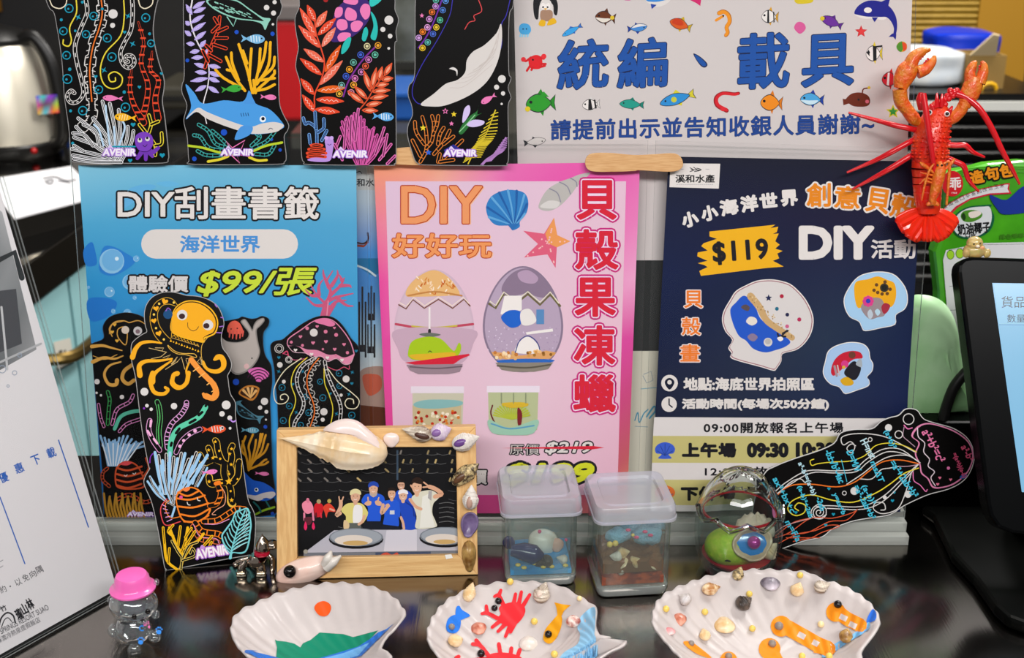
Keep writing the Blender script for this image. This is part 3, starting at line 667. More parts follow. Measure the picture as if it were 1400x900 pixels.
for yy in (490, 702):
    c = '3a5cc8' if yy == 490 else 'e07030'
    a.S([72, yy + 38, 88, yy + 18, 62, yy + 12, 56, yy - 10, 72, yy - 32, 105, yy - 42, 138, yy - 32, 154, yy - 10, 146, yy + 12, 122, yy + 18, 136, yy + 38], c)
    for x, y in ((66, 0), (82, -24), (105, -34), (128, -24), (144, 0)): a.L([105, yy + 24, x, yy + y], 3, '24408c', 1)
a.fr(880, 200, 3)
a.P([110, 70, 314, 72, 308, 174, 106, 168], 'e6e0dc'); a.T('溪和水產', 130, 116, 292, 150, '202024', 1); [a.L([136 + 8 * k, 157, 140 + 8 * k, 157], 2.5, 'a4a2aa', 1) for k in range(19)]
a.L([190, 88, 205, 98, 190, 104], 3, '28282c'); a.L([205, 86, 222, 100, 208, 104], 3, '28282c'); a.L([218, 90, 236, 96, 222, 102], 3, '28282c'); a.L([195, 96, 232, 98], 3, '28282c'); a.L([150, 94, 166, 94], 1.5, '8a8890'); a.L([254, 94, 270, 94], 1.5, '8a8890')
for ch, x, y, w_, h_, r in (('小', 190, 300, 70, 64, -14), ('小', 270, 274, 70, 64, -12), ('海', 350, 250, 76, 68, -11), ('洋', 433, 236, 72, 70, -8), ('世', 512, 222, 74, 62, -6), ('界', 597, 212, 72, 68, -4)):
    a.T(ch, x - w_ / 2, y - h_ / 2, x + w_ / 2, y + h_ / 2, 'e6e0dc', 4, rot=r)
for ch, x, y, w_, h_, r in (('創', 718, 200, 100, 98, 0), ('意', 836, 210, 106, 94, 4), ('貝', 962, 224, 98, 102, 9), ('殼', 1066, 250, 104, 100, 14)):
    a.T(ch, x - w_ / 2, y - h_ / 2, x + w_ / 2, y + h_ / 2, 'e8891c', 3, [('e6e0dc', 7)], rot=r)
a.T('DIY', 636, 326, 946, 466, 'e6e0dc', 9); a.T('活動', 932, 382, 1116, 462, 'dcd6d4', 2.2)
a.P([270, 350, 540, 322, 520, 336, 552, 330, 546, 352, 530, 360, 554, 358, 540, 390, 558, 404, 540, 420, 570, 430, 548, 440, 556, 460, 530, 470, 575, 494, 500, 500, 235, 532, 228, 512, 262, 496, 250, 488, 222, 480, 262, 470, 220, 452, 222, 436, 262, 428, 236, 410, 246, 398, 300, 380, 270, 370], 'f2b41c')
a.T('$119', 282, 384, 512, 482, '1a1820', 4, rot=-4, space=1.12)
for ch, x0, y0, x1, y1 in (('貝', 166, 592, 242, 664), ('殼', 156, 702, 234, 776), ('畫', 150, 812, 230, 884)): a.T(ch, x0, y0, x1, y1, 'ee7c28', 1.5, [('ecdcd8', 4)])
a.fr(980, 370, 5)
def scal(o, c1, c2, c0, inset):
    a.S(o, c1, 3); cx = sum(o[::2]) / (len(o) // 2); cy = sum(o[1::2]) / (len(o) // 2)
    q = [(cx if i % 2 == 0 else cy) + (v - (cx if i % 2 == 0 else cy)) * inset for i, v in enumerate(o)]
    q2 = [(cx if i % 2 == 0 else cy) + (v - (cx if i % 2 == 0 else cy)) * (inset + (1 - inset) * .5) for i, v in enumerate(o)]
    a.S(q2, c2, 3); a.S(q, c0, 3)
BIG = [388, 686, 300, 660, 105, 605, 100, 565, 78, 530, 105, 475, 60, 420, 36, 350, 45, 280, 90, 200, 130, 140, 200, 100, 270, 70, 350, 60, 420, 66, 500, 90, 560, 140, 610, 200, 650, 280, 662, 350, 645, 430, 600, 500, 540, 545, 450, 570, 442, 620, 410, 670]
scal(BIG, 'ece6e2', 'a87880', 'dcd6d4', .955)
a.S([190, 172, 260, 240, 300, 330, 400, 410, 500, 480, 470, 520, 400, 545, 330, 560, 250, 535, 200, 480, 150, 445, 110, 360, 92, 270, 130, 220], '2258c8'); a.L([230, 175, 290, 250, 340, 340, 420, 400, 515, 460], 50, 'cda874', taper=(1, .8))
for k in range(46): u = random.random(); a.C(225 + 290 * u + random.uniform(-26, 26), 165 + 290 * u ** .9 + random.uniform(-14, 14), 5, random.choice(['e8d0a0', 'a8844c', 'd8bc88']), n=6)
a.S([165, 250, 195, 232, 225, 250, 215, 276, 185, 268], '5a4c50'); a.S([200, 350, 225, 316, 265, 325, 275, 355, 240, 376], 'e8e0d4'); a.S([210, 450, 245, 430, 280, 455, 255, 484, 225, 475], '8a7a98'); a.C(350, 490, 30, 'd8d4d1'); a.C(350, 485, 20, 'bcb8b4')
a.star(354, 188, 25, '1c2450'); a.C(444, 176, 14, 'b0203c'); a.C(411, 262, 13, '1c6c88'); a.C(482, 302, 13, '28284c'); a.C(564, 335, 14, 'b82c58'); a.C(481, 382, 13, 'd06088')
for q in ([415, 430, 425, 460], [440, 450, 480, 410], [450, 430, 486, 412], [430, 450, 470, 452]): a.L(q, 12, '24242c', 1)
a.S([412, 462, 440, 452, 455, 470, 432, 484], 'f2ece8')
SH1 = [1015, 415, 990, 390, 970, 350, 910, 320, 875, 260, 868, 190, 900, 120, 945, 60, 1000, 25, 1100, 6, 1200, 20, 1260, 70, 1300, 140, 1305, 220, 1280, 270, 1225, 305, 1220, 370, 1120, 395]
scal(SH1, 'ece6e2', '9ec8ec', 'a8d0f0', .94)
a.S([950, 80, 1030, 60, 1100, 40, 1160, 62, 1215, 90, 1225, 180, 1190, 250, 1100, 220, 1000, 250, 960, 250, 940, 160], 'f0ac18'); a.S([985, 250, 1050, 190, 1130, 200, 1150, 300, 1100, 320, 1040, 330], '9c8c90')
a.C(1145, 118, 30, '3c3428'); a.C(1145, 118, 20, '1c201c')
for q in ((1092, 98), (1185, 128), (1130, 160), (1100, 150), (1165, 158), (1075, 135), (1150, 78)): a.C(q[0], q[1], 12, '6a4420')
for k in range(8): a.C(1035 + 24 * cos(k * .785), 210 + 24 * sin(k * .785), 15, 'e0408c')
a.C(1035, 208, 16, '3040b8'); a.S([1125, 250, 1150, 222, 1185, 240, 1165, 285, 1140, 295], 'a82c40'); a.S([1030, 290, 1050, 265, 1068, 300, 1055, 330, 1038, 325], 'c0ccd8'); a.S([1080, 280, 1100, 262, 1118, 285, 1100, 310], 'b8d8e8')
SH2 = [880, 845, 850, 815, 830, 795, 780, 780, 740, 740, 724, 690, 740, 620, 755, 560, 790, 525, 850, 500, 920, 488, 1000, 500, 1040, 540, 1050, 600, 1070, 640, 1062, 690, 1028, 728, 1042, 750, 1038, 790, 960, 820]
scal(SH2, 'ece6e2', '9cc0e8', 'a8c8ec', .93)
a.S([780, 690, 800, 620, 850, 570, 920, 550, 980, 560, 995, 600, 930, 610, 850, 680, 800, 720], 'c81c34'); a.S([870, 700, 900, 650, 940, 620, 985, 660, 970, 720, 940, 750, 900, 735], '1c1a24'); a.S([845, 750, 890, 728, 935, 760, 920, 785, 870, 785], 'dca81c'); a.L([805, 655, 820, 720], 16, 'a89098'); a.L([825, 650, 838, 715], 10, 'd0b8b8'); a.C(875, 640, 26, 'd83c88'); a.C(868, 662, 12, 'e0b040'); a.C(925, 578, 24, '6c3c2c'); a.S([950, 640, 985, 600, 992, 660], 'a8b0b8')
poster(a, 'poster', 'navy poster for shell painting with white timetable strips in right holder')
# ---------------------------------------------------------------- the wide white notice standing behind the holders
e = empty('acrylic_sign_holder', HOLD.hit(970, 720, -.02) * V((1, 1, 0)), 'tall clear acrylic holder of the white notice behind the lower posters', 'sign holder', 'clear acrylic sign holders')
q = [(697, -70), (1254, -70), (1238, 700), (712, 700)]
bm = NB(); quadslab(bm, q, -.0105, -.009, edge=1); put('front_panel', bm, [ACRYL, ACRYL_EDGE], e, False)
bm = NB(); quadslab(bm, q, -.0155, -.014, edge=1); put('back_panel', bm, [ACRYL, ACRYL_EDGE], e, False)
p0, p1 = HOLD.hit(712, 700, -.014), HOLD.hit(1238, 700, -.0095); bm = NB(); box(bm, p0.x, p0.y - .03 + .026, 0, p1.x, p0.y + .012, p1.z); put('foot_block', bm, ACRYL_BASE, e, False)
bm = NB(); tube(bm, [HOLD.hit(1250, y, -.010 + .004 * cos(t)) for y, t in ((158, 0), (166, 1), (176, 2.4), (190, 3), (204, 2), (212, 0))], .0022, 8); put('edge_clip', bm, ACRYL_EDGE, e)
a = Art(HOLD, -.0125)
a.P([701, -60, 1249, -60, 1236, 356, 711, 356], 'd2cac8'); a.P([711, 356, 1236, 356, 1230, 480, 714, 480], '2c2e2e'); a.P([714, 480, 1230, 480, 1224, 698, 719, 698], 'cfccba')
a.L([880, 512, 890, 508, 893, 520, 884, 524, 879, 514], 1, '8a98a0', 1); a.L([876, 532, 898, 530], 1, '6aa0b4'); a.L([868, 575, 872, 564, 874, 578, 880, 566, 886, 560], 1.6, '3a8aa8'); a.L([884, 570, 894, 556, 896, 562, 888, 572], 2.4, '4a94b0'); a.L([868, 583, 886, 584], .8, '7a9aa4')
KB = '1b52a4'; KO = '14224c'
for ch, x0, y0, x1, y1 in (('統', 760, 54, 833, 122), ('編', 842, 52, 913, 120), ('載', 1007, 45, 1080, 121), ('具', 1094, 47, 1166, 118)): a.T(ch, x0, y0, x1, y1, KB, 1.6, [(KO, 1.1)], rot=-3, shear=.08)
a.S([948, 73, 958, 78, 967, 87, 965, 92, 959, 91, 952, 82], KO); a.S([949.5, 74.5, 958, 79.5, 965.5, 87.5, 963.5, 90.5, 959.5, 89.5, 953, 82], KB)
a.T('請提前出示並告知收銀人員謝謝~', 753, 164, 1195, 192, '1d4490', .5, [(KO, .4)], slope=9, space=1.1)
a.fr(690, 0, 3.889)
def fish(x, y, L_, h, c, fin, rot=0, belly=None, eye=True, tail=None, oc='2a2a30'):
    """a cartoon fish sticker, nose to the left before rotation"""
    C_, S_ = cos(rad(rot)), sin(rad(rot))
    def tr(p): return [v for i in range(0, len(p), 2) for v in (x + p[i] * L_ * C_ - p[i + 1] * h * S_, y + p[i] * L_ * S_ + p[i + 1] * h * C_)]
    tail = tail or fin
    a.P(tr([.28, -.08, .5, -.42, .46, 0, .5, .42, .28, .08]), oc); a.P(tr([.3, -.06, .48, -.36, .44, 0, .48, .36, .3, .06]), tail)
    a.P(tr([-.15, -.35, .02, -.72, .14, -.3]), fin); a.P(tr([-.1, .3, .06, .66, .12, .3]), fin)
    a.S(tr([-.5, .05, -.36, -.3, -.1, -.48, .15, -.34, .34, -.06, .34, .08, .15, .36, -.1, .48, -.36, .34]), oc); a.S(tr([-.48, .05, -.35, -.26, -.1, -.43, .14, -.3, .32, -.04, .32, .06, .14, .32, -.1, .43, -.35, .3]), c)
    if belly: a.S(tr([-.46, .12, -.1, .1, .25, .06, .12, .3, -.1, .41, -.34, .28]), belly)
    if eye: q = tr([-.33, -.06]); a.C(q[0], q[1], max(h * .08, 2.5), '18181c')
# penguin
a.S([152, 10, 175, -40, 215, -60, 255, -40, 282, 20, 278, 78, 262, 72, 252, 20, 190, 20, 178, 100, 158, 88], '18181c'); a.S([182, 60, 192, 10, 215, -10, 245, 8, 256, 60, 250, 110, 222, 118, 190, 108], 'e0dad6'); a.S([192, 60, 225, 52, 254, 62, 250, 108, 222, 114, 192, 104], 'a8846c'); a.S([190, 40, 200, 16, 218, 22, 236, 16, 242, 44, 216, 54], 'f2ece8'); a.C(204, 38, 5, '18181c'); a.C(228, 38, 5, '18181c'); a.P([206, 44, 228, 44, 217, 54], 'e8b020'); a.S([180, 130, 192, 106, 216, 112, 214, 136, 196, 140], 'e8b41c'); a.S([226, 134, 236, 108, 262, 96, 276, 118, 256, 130], 'e8b41c')
# jellyfish
for x in (88, 100, 114, 128): a.L([x, 170, x - 6, 194], 8, '8cd0ee')
a.S([76, 160, 82, 132, 106, 124, 132, 134, 140, 162, 124, 182, 90, 180], '4aa8e0'); a.C(98, 154, 4, '204060'); a.C(116, 154, 4, '204060')
fish(358, 162, 120, 34, '38a0e4', '2a6cc8', -28); fish(-60, 0, 1, 1, '38a0e4', '38a0e4')
fish(536, 92, 110, 70, '6a3418', '5a2c14', 8, 'e4dcd0'); a.C(572, 94, 11, 'e0c030')
fish(705, 148, 108, 46, '4488d0', '1c3c98', 172, 'e6e0dc'); fish(936, 130, 122, 62, 'd85a1c', 'c8a820', 20); a.S([890, 120, 910, 96, 940, 108, 950, 130, 930, 136], 'c83c14')
# seahorse
a.L([1140, 70, 1165, 62, 1190, 80, 1196, 115, 1180, 145, 1186, 172, 1176, 188], 34, 'b8701c', taper=(.7, .6)); a.L([1140, 70, 1165, 64, 1188, 82, 1194, 115, 1180, 145, 1184, 172, 1176, 186], 27, 'ee9422', taper=(.7, .6)); a.L([1160, 86, 1124, 108], 14, 'ee9422'); a.C(1162, 84, 5, '18181c')
# crab
a.S([128, 340, 130, 310, 165, 292, 195, 305, 200, 340, 185, 366, 140, 364], 'e02028')
for q in ([140, 305, 112, 325, 96, 312], [190, 305, 208, 312, 210, 296], [135, 350, 118, 376], [150, 358, 142, 372], [190, 356, 214, 350], [196, 340, 218, 340]): a.L(q, 12, 'd41c24')
a.C(100, 316, 13, 'e83038'); a.C(208, 300, 14, 'e83038'); a.C(150, 318, 5, '18181c')
fish(192, 548, 160, 106, '2c9a2c', '248a24', -2); a.P([185, 510, 208, 486, 236, 516], '2c9a2c'); a.C(122, 580, 14, 'e4cc28')
fish(460, 556, 96, 62, 'ece6e2', 'd8d4d1', -4)
a.P([446, 530, 458, 528, 468, 584, 444, 584], '18181c'); a.P([474, 530, 482, 530, 490, 576, 480, 578], '18181c')
fish(676, 554, 132, 52, '1f9a88', '188070', 4); fish(918, 524, 196, 66, '2c8ed4', 'd8cc34', -16); a.C(900, 530, 15, 'c8c840')
a.L([1180, 588, 1130, 560, 1124, 520, 1160, 496, 1220, 500, 1244, 496], 34, '981820', taper=(.7, .5)); a.L([1178, 584, 1134, 558, 1128, 522, 1160, 498, 1220, 502, 1240, 498], 27, 'd8202c', taper=(.7, .5)); a.C(1160, 580, 12, 'e02834')
a.S([752, 0, 790, -40, 850, -40, 884, -6, 850, 26, 810, 36, 770, 20], 'e0dad6'); a.S([752, 0, 790, -40, 850, -40, 884, -14, 840, 4, 790, 10], '3c8ad8'); a.P([776, 20, 782, 48, 808, 26], '2444a0'); a.P([985, 0, 1046, -10, 1040, 32, 1018, 16], 'd0286c'); a.P([620, -14, 650, -8, 672, 4, 640, 2], 'd060a0')
a.fr(1040, 0, 3.889)
fish(50, 88, 92, 74, 'ece6e2', 'd8a028', 4); a.P([36, 56, 44, 54, 46, 124, 34, 120], '18181c'); a.P([66, 62, 72, 64, 74, 118, 68, 120], '18181c'); a.S([180, 0, 220, -20, 275, -10, 270, 14, 200, 20], 'd8c028')
a.S([178, 150, 190, 122, 212, 116, 234, 130, 238, 156, 208, 180], 'd85c98'); fish(378, 116, 124, 56, '6a2c98', '5a2488', 24); a.C(328, 98, 12, 'd8c028')
a.S([498, 72, 520, 30, 570, 4, 630, 6, 680, 30, 716, 80, 726, 140, 716, 190, 704, 190, 708, 150, 690, 110, 660, 90, 600, 96, 540, 90], '1c2088'); a.P([640, 10, 690, -14, 676, 40], '1c2088'); a.S([498, 76, 560, 88, 620, 90, 670, 92, 650, 106, 600, 100, 540, 98], 'e6e0dc'); a.C(570, 54, 21, 'ece6e2', 15); a.P([590, 92, 624, 92, 606, 118], '1c2088'); a.P([680, 196, 700, 178, 722, 182, 718, 212, 704, 196], '1c2088')
a.star(534, 168, 34, 'c82830'); a.star(536, 168, 24, 'e03c3c')
fish(604, 284, 90, 88, 'ece6e2', 'd8c030', 0); a.P([596, 246, 648, 240, 646, 250, 616, 252, 616, 322, 598, 322], '18181c'); a.P([562, 280, 576, 262, 580, 300], '18181c')
a.C(751, 248, 28, 'c8a81c'); a.S([724, 240, 750, 220, 760, 250, 745, 276, 726, 262], '4c8c28'); a.P([752, 222, 776, 234, 776, 262, 758, 274], 'd84820')
fish(690, 422, 92, 84, 'd02030', 'c01828', 5); a.P([676, 388, 686, 386, 682, 456, 670, 452], 'f0e8e8'); a.P([706, 394, 714, 396, 722, 450, 708, 454], 'f0e8e8')
fish(58, 546, 120, 92, 'ee8c1c', 'd87814', 4); fish(274, 528, 128, 72, '48a4dc', '1c3c9c', 4, 'c8e4f0')
a.S([448, 536, 480, 500, 530, 492, 572, 510, 582, 545, 560, 566, 500, 566, 470, 552], '6a2814'); a.P([436, 525, 462, 530, 470, 550, 440, 560], '6a2814'); a.L([540, 500, 546, 474, 574, 468], 7, '6a2814'); a.C(576, 466, 8, 'd8b430'); a.C(566, 540, 10, 'd86878'); a.C(520, 530, 6, '18181c')
a.star(704, 594, 40, 'c8c028'); a.star(704, 594, 26, '2c8c34')
a.fr(690, 0, 3.889); fish(160, 754, 120, 44, 'd0cac6', '2a2a30', 172)
tag(a.build('notice_sheet', PAPER), 'white notice with blue Chinese lettering and cartoon sea animals at top', 'notice')
# ---------------------------------------------------------------- poster showing through the gap between the blue and pink ones
a = Art(HOLD, -.009)
a.grad([430, 206, 600, 206, 592, 690, 440, 690], [['c8cccc', 'c8cccc'], ['a8bccc', 'b8c4cc'], ['2a78c8', '5a9cd4'], ['2468b4', '6aa4d4'], ['a0b8c4', 'b8c4c8'], ['d0cac6', 'd0d2d4'], ['d0d2d4', 'd4d4d6'], ['d4d4d6', 'd4d4d6']])
a.fr(220, 220, 3.75); a.R(960, 36, 1200, 150, 'b6b9b8')
a.T('溪和水產', 958, 90, 1138, 132, '2a2c30', 1); a.L([1000, 62, 1020, 54, 1030, 66], 4, '303236')
a.L([1004, 420, 1040, 424, 1062, 404, 1060, 370], 9, '3a1c14'); a.P([1004, 428, 1040, 432, 1066, 412, 1064, 420, 1040, 444, 1004, 440], '8a3a28')
a.P([960, 500, 1140, 500, 1140, 570, 1080, 590, 1008, 540, 960, 530], '1c6c9c'); a.L([1004, 536, 1060, 560, 1100, 590], 10, 'c8d8dc')
a.T('山出', 1012, 640, 1100, 1010, '202024', 3)
a.fr(470, 220, 2.3684); a.S([48, 690, 80, 668, 140, 680, 140, 810, 60, 800, 44, 740], 'a08478'); a.S([60, 700, 90, 690, 120, 700, 120, 740, 80, 760], 'b8563e'); a.P([44, 790, 140, 800, 140, 900, 44, 900], '5a2c18')
tag(a.build('poster', PAPER), 'photo poster half hidden in gap between blue and pink posters', 'poster')
# ---------------------------------------------------------------- wooden sticks taped across the holders
def stick(x0, x1, y, label, off=.0072):
    a = [x0 + 8, y + 12, x0, y + 1, x0 + 6, y - 11, x0 + 30, y - 13, (x0 + x1) / 2, y - 10, x1 - 40, y - 11, x1 - 12, y - 12, x1 - 2, y - 3, x1 - 3, y + 8, x1 - 18, y + 13, x1 - 60, y + 11, (x0 + x1) / 2, y + 12, x0 + 40, y + 13]
    P = spline([(a[i], a[i + 1], 0) for i in range(0, len(a), 2)], 4, True)
    bm = NB(); quadslab(bm, [(p.x, p.y) for p in P], off - .0016, off)
    o = put('wooden_stick', bm, mat('pale_birch', 'dcae78', .6, col2='cf9c64', vscale=30, stretch=(3, 30, 30)), smooth=False, bevel=.0003)
    return tag(o, label, 'stick')
stick(800, 935, 222, 'wooden craft stick joining the pink and navy poster holders')
stick(478, 590, 213, 'wooden craft stick tucked behind the two right bookmarks')
# ================================================================ scratch-art bookmarks
def J(*fr):
    """join outline pieces read in different crops into one list of photo pixels"""
    o = []
    for x0, y0, k, a in fr: o += [(x0 if i % 2 == 0 else y0) + v / k for i, v in enumerate(a)]
    return o
BK = '090808'; WH = 'd8d4d1'; TQ = '1b94b0'; YL = 'e6d23c'; OR = 'e8742a'; RD = 'e0482a'; PK = 'e87ab4'; LB = '9cc8ea'; GO = 'f2b41e'; LV = 'b4a4e4'
def newcard(plane, off, outline, thick, edge='8f8d8d', ew=.9):
    a = Art(plane, off); a.fr(0, 0, 1); a.card(outline, thick, BK, 4, edge, ew=ew); return a
def avenir(a, x0, y0, x1, y1, rot=0):
    a.S([x0 + (x1 - x0) * .16, y0 + 2, x0 + (x1 - x0) * .22, y0 - (y1 - y0) * .55, x0 + (x1 - x0) * .3, y0 - (y1 - y0) * .2, x0 + (x1 - x0) * .36, y0 + 2], 'd8c4ec')
    a.T('AVENIR', x0, y0, x1, y1, 'f0eaf4', (y1 - y0) * .045, [('9a6ad0', (y1 - y0) * .13), ('c8a0e4', (y1 - y0) * .06)], rot=rot, shear=.08)
def rings(a, pts, col=TQ, w=5):
    for x, y, r in pts: a.O(x, y, r, w, col); a.C(x - r * .2, y + r * .1, r * .28, col, n=8)
def dots(a, pts, col):
    for x, y, r in pts: a.C(x, y, r, col)
def branch(a, strokes, w, col, core=None, cw=.5):
    for q in strokes: a.L(q, w, col)
    if core:
        for q in strokes: a.L(q, w * cw, core)
def leafy(a, x0, y0, x1, y1, wd, col, vein=None, vw=3):
    L_ = math.hypot(x1 - x0, y1 - y0); ux, uy = (x1 - x0) / L_, (y1 - y0) / L_; px, py = -uy, ux; q = []
    for t, s_ in ((0, 0), (.25, .8), (.55, 1), (.85, .45), (1, 0), (.85, -.45), (.55, -1), (.25, -.8)): q += [x0 + ux * L_ * t + px * wd * s_, y0 + uy * L_ * t + py * wd * s_]
    a.S(q, col, 4)
    if vein:
        z = []
        for k in range(9): t = .15 + .08 * k; z += [x0 + ux * L_ * t + px * wd * .25 * (-1) ** k, y0 + uy * L_ * t + py * wd * .25 * (-1) ** k]
        a.L(z, vw, vein, 1)
def spiral(cx, cy, r0, r1, a0, turns, n=20):
    o = []
    for k in range(n + 1): t = k / n; r = r0 + (r1 - r0) * t; an = rad(a0) + 2 * PI * turns * t; o += [cx + r * cos(an), cy + r * sin(an)]
    return o
def minifish(a, x, y, L_, h, col, rot=0, stripes=None, flip=1):
    C_, S_ = cos(rad(rot)), sin(rad(rot))
    def tr(p): return [v for i in range(0, len(p), 2) for v in (x + flip * p[i] * L_ * C_ - p[i + 1] * h * S_, y + flip * p[i] * L_ * S_ + p[i + 1] * h * C_)]
    a.S(tr([.5, 0, .35, -.4, .05, -.48, -.3, -.1, -.3, .1, .05, .48, .35, .4]), col); a.P(tr([-.25, 0, -.55, -.42, -.46, 0, -.55, .42]), col)
    if stripes:
        for k in (-.12, 0, .12, .24): a.L(tr([k, -.34 + abs(k) * .4, k + .03, .34 - abs(k) * .4]), h * .1, stripes, 1)
    q = tr([.36, -.08]); a.C(q[0], q[1], h * .09, '1a1a1a', n=8)
def wiggle(pts, amp, per=3):
    """a scalloped edge beside a path"""
    P = spline([(pts[i], pts[i + 1], 0) for i in range(0, len(pts), 2)], 10); o = []
    for i, p in enumerate(P):
        d = (P[min(i + 1, len(P) - 1)] - P[max(i - 1, 0)]).normalized(); s_ = amp * (1 if (i // per) % 2 else .55); o += [p.x - d.y * s_, p.y + d.x * s_]
    return o
def banded(a, pts, w, col, inner=BK, iw=.62, bands=None, bw=.5):
    """an outlined tentacle with cross bands"""
    a.L(pts, w, col); a.L(pts, w * iw, inner)
    if bands:
        P = spline([(pts[i], pts[i + 1], 0) for i in range(0, len(pts), 2)], 12)
        for i in range(4, len(P) - 3, bands):
            d = (P[i + 1] - P[i - 1]).normalized() * w * bw; a.L([P[i].x - d.y, P[i].y + d.x, P[i].x + d.y, P[i].y - d.x], w * .18, col, 1)
GRP = 'scratch art bookmarks'
def done(a, label): return tag(a.build('bookmark', CARD), label, 'bookmark', GRP)
F1 = .0055 + .0016; F3 = .0072 + .0016
# ---- first at the top: jellyfish tentacles and purple octopus
K = 3.4625
a = newcard(HOLD, F1, J((0, 0, K, [338, 745, 333, 700, 325, 600, 305, 460, 300, 380, 290, 260, 268, 120, 255, 60, 235, 40, 218, 0, 200, -60, 215, -140, 300, -220, 480, -270, 660, -220, 740, -140, 770, -60, 748, 0, 735, 50, 725, 130, 730, 200, 750, 290, 775, 370, 776, 420, 768, 480, 780, 560, 797, 720, 795, 755, 770, 772, 560, 773, 360, 768])), .0016)
a.fr(0, 0, K)
a.L([235, 0, 250, 30, 285, 40, 312, 20, 316, -20], 5, 'e8dcc0'); a.L([655, 0, 665, 30, 690, 40, 720, 20, 725, -20], 5, 'e8dcc0')
a.L([360, -10, 362, 60, 330, 130, 338, 190, 325, 218, 300, 210, 300, 188], 6, YL)
a.L([585, -10, 588, 80, 570, 170, 500, 250, 475, 330, 490, 395, 530, 420, 570, 405, 578, 365, 545, 340, 515, 355, 522, 385, 545, 384, 546, 368], 6, YL)
for q in ([405, -10, 412, 60, 380, 140, 355, 220, 365, 300, 385, 380, 395, 440, 370, 480, 335, 485, 318, 455, 335, 430, 352, 440], [625, -10, 628, 60, 620, 140, 590, 200, 570, 250, 580, 300, 610, 322, 635, 300, 628, 268, 600, 264, 592, 285, 606, 292]):
    a.L(q, 20, WH); a.L(q, 13, BK); P = spline([(q[i], q[i + 1], 0) for i in range(0, len(q), 2)], 5)
    for i in range(2, len(P) - 2, 3): a.L([P[i].x, P[i].y, P[i + 1].x, P[i + 1].y], 5, WH, 1)
sp = [478, -10, 484, 60, 470, 130, 440, 220, 425, 320, 428, 400, 435, 480, 430, 560, 380, 612]
a.L(wiggle(sp, 26, 5), 4, WH, 1); a.L(wiggle(sp, -26, 5), 4, WH, 1)
P = spline([(sp[i], sp[i + 1], 0) for i in range(0, len(sp), 2)], 12)
for i in range(6, len(P) - 10, 4): a.L([P[i].x - 26, P[i].y + 4, P[i].x - 12, P[i].y], 4, WH, 1); a.L([P[i].x + 12, P[i].y, P[i].x + 26, P[i].y + 4], 4, WH, 1)
a.L(sp[:14], 6, OR)
rings(a, [(327, 40, 19), (300, 147, 18), (315, 262, 18), (319, 374, 21), (443, 76, 18), (407, 162, 17), (508, 180, 19), (530, 270, 20), (468, 424, 18), (392, 524, 20), (594, 508, 20), (690, 84, 19), (715, 205, 16)])
dots(a, [(535, 66, 22), (533, 120, 12)], WH); dots(a, [(290, 94, 7), (356, 146, 6), (390, 10, 7), (330, 328, 8), (334, 525, 7), (344, 678, 7), (588, 436, 8), (708, 160, 7), (662, 280, 6), (484, 42, 7)], TQ)
for x, y in ((370, 82), (606, 76), (628, 208), (492, 332)): a.star(x, y, 17, TQ, .3, -60, 4)
for x, y, r in ((453, 362, 9), (590, 152, 9), (660, 412, 9), (745, 508, 9), (630, 590, 12), (616, 760, 11), (768, 735, 13), (764, 348, 8)): a.heart(x, y, r, TQ)
for q in ([655, 105, 680, 200, 668, 300, 700, 400, 690, 500, 670, 560], [720, 245, 712, 330, 750, 380, 735, 470, 748, 560], [622, 330, 615, 420, 635, 500, 680, 580]):
    a.L(q, 34, RD, taper=(.25, 1)); a.L(q, 27, BK, taper=(.2, 1)); P = spline([(q[i], q[i + 1], 0) for i in range(0, len(q), 2)], 5)
    for i in range(2, len(P) - 1, 2): a.L([P[i].x - 9, P[i].y, P[i].x + 9, P[i].y], 9, RD, 1)
def spray(a, x, y, n, r0, r1, a0, a1, w, col, inner=BK, rnd=3):
    R_ = random.Random(rnd)
    for k in range(n):
        t = rad(a0 + (a1 - a0) * k / (n - 1)); r = r0 + (r1 - r0) * R_.random(); q = [x + 10 * cos(t), y + 10 * sin(t), x + r * .5 * cos(t) + 8, y + r * .5 * sin(t), x + r * cos(t), y + r * sin(t)]
        a.L(q, w, col); a.L(q, w * .4, inner)
        if k % 2: a.L([q[2], q[3], q[2] + r * .3 * cos(t + .5), q[3] + r * .3 * sin(t + .5)], w * .8, col, 1)
for q in ([575, 765, 460, 755, 345, 735], [575, 768, 470, 735, 340, 705], [560, 760, 480, 700, 350, 650], [540, 750, 450, 690, 360, 600], [560, 760, 500, 680, 420, 600, 370, 560], [530, 730, 500, 640, 440, 560], [550, 740, 520, 620, 485, 480], [560, 740, 545, 620, 520, 490], [575, 760, 570, 640, 562, 520], [570, 750, 600, 660, 605, 600], [575, 760, 620, 680, 632, 620], [440, 690, 400, 640, 345, 630], [470, 690, 450, 620, 395, 590], [400, 720, 350, 690], [575, 768, 430, 765, 350, 752]): a.L(q, 17, 'dfe0e2'); a.L(q, 10, BK); a.L(q, 3, 'dfe0e2')
for q in ([520, 690, 505, 560, 500, 500], [560, 700, 590, 610, 580, 570], [490, 690, 470, 620, 445, 590], [545, 700, 540, 600]): a.L(q, 9, 'b8d4ec')
for q in ([735, 735, 735, 690, 700, 640, 660, 590], [735, 690, 765, 680, 765, 630], [700, 640, 715, 590, 705, 545], [715, 590, 750, 575]): a.L(q, 17, YL); a.L(q, 9, BK)
minifish(a, 532, 465, 92, 28, PK, 3, None, -1); minifish(a, 592, 556, 100, 38, GO, 4, 'f6dca0', -1)
for x, y in ((650, 750), (690, 755), (722, 740), (750, 700)): a.L([682, 690, (682 + x) / 2 + 4, 720, x, y], 24, '7038b0', taper=(1.2, .7))
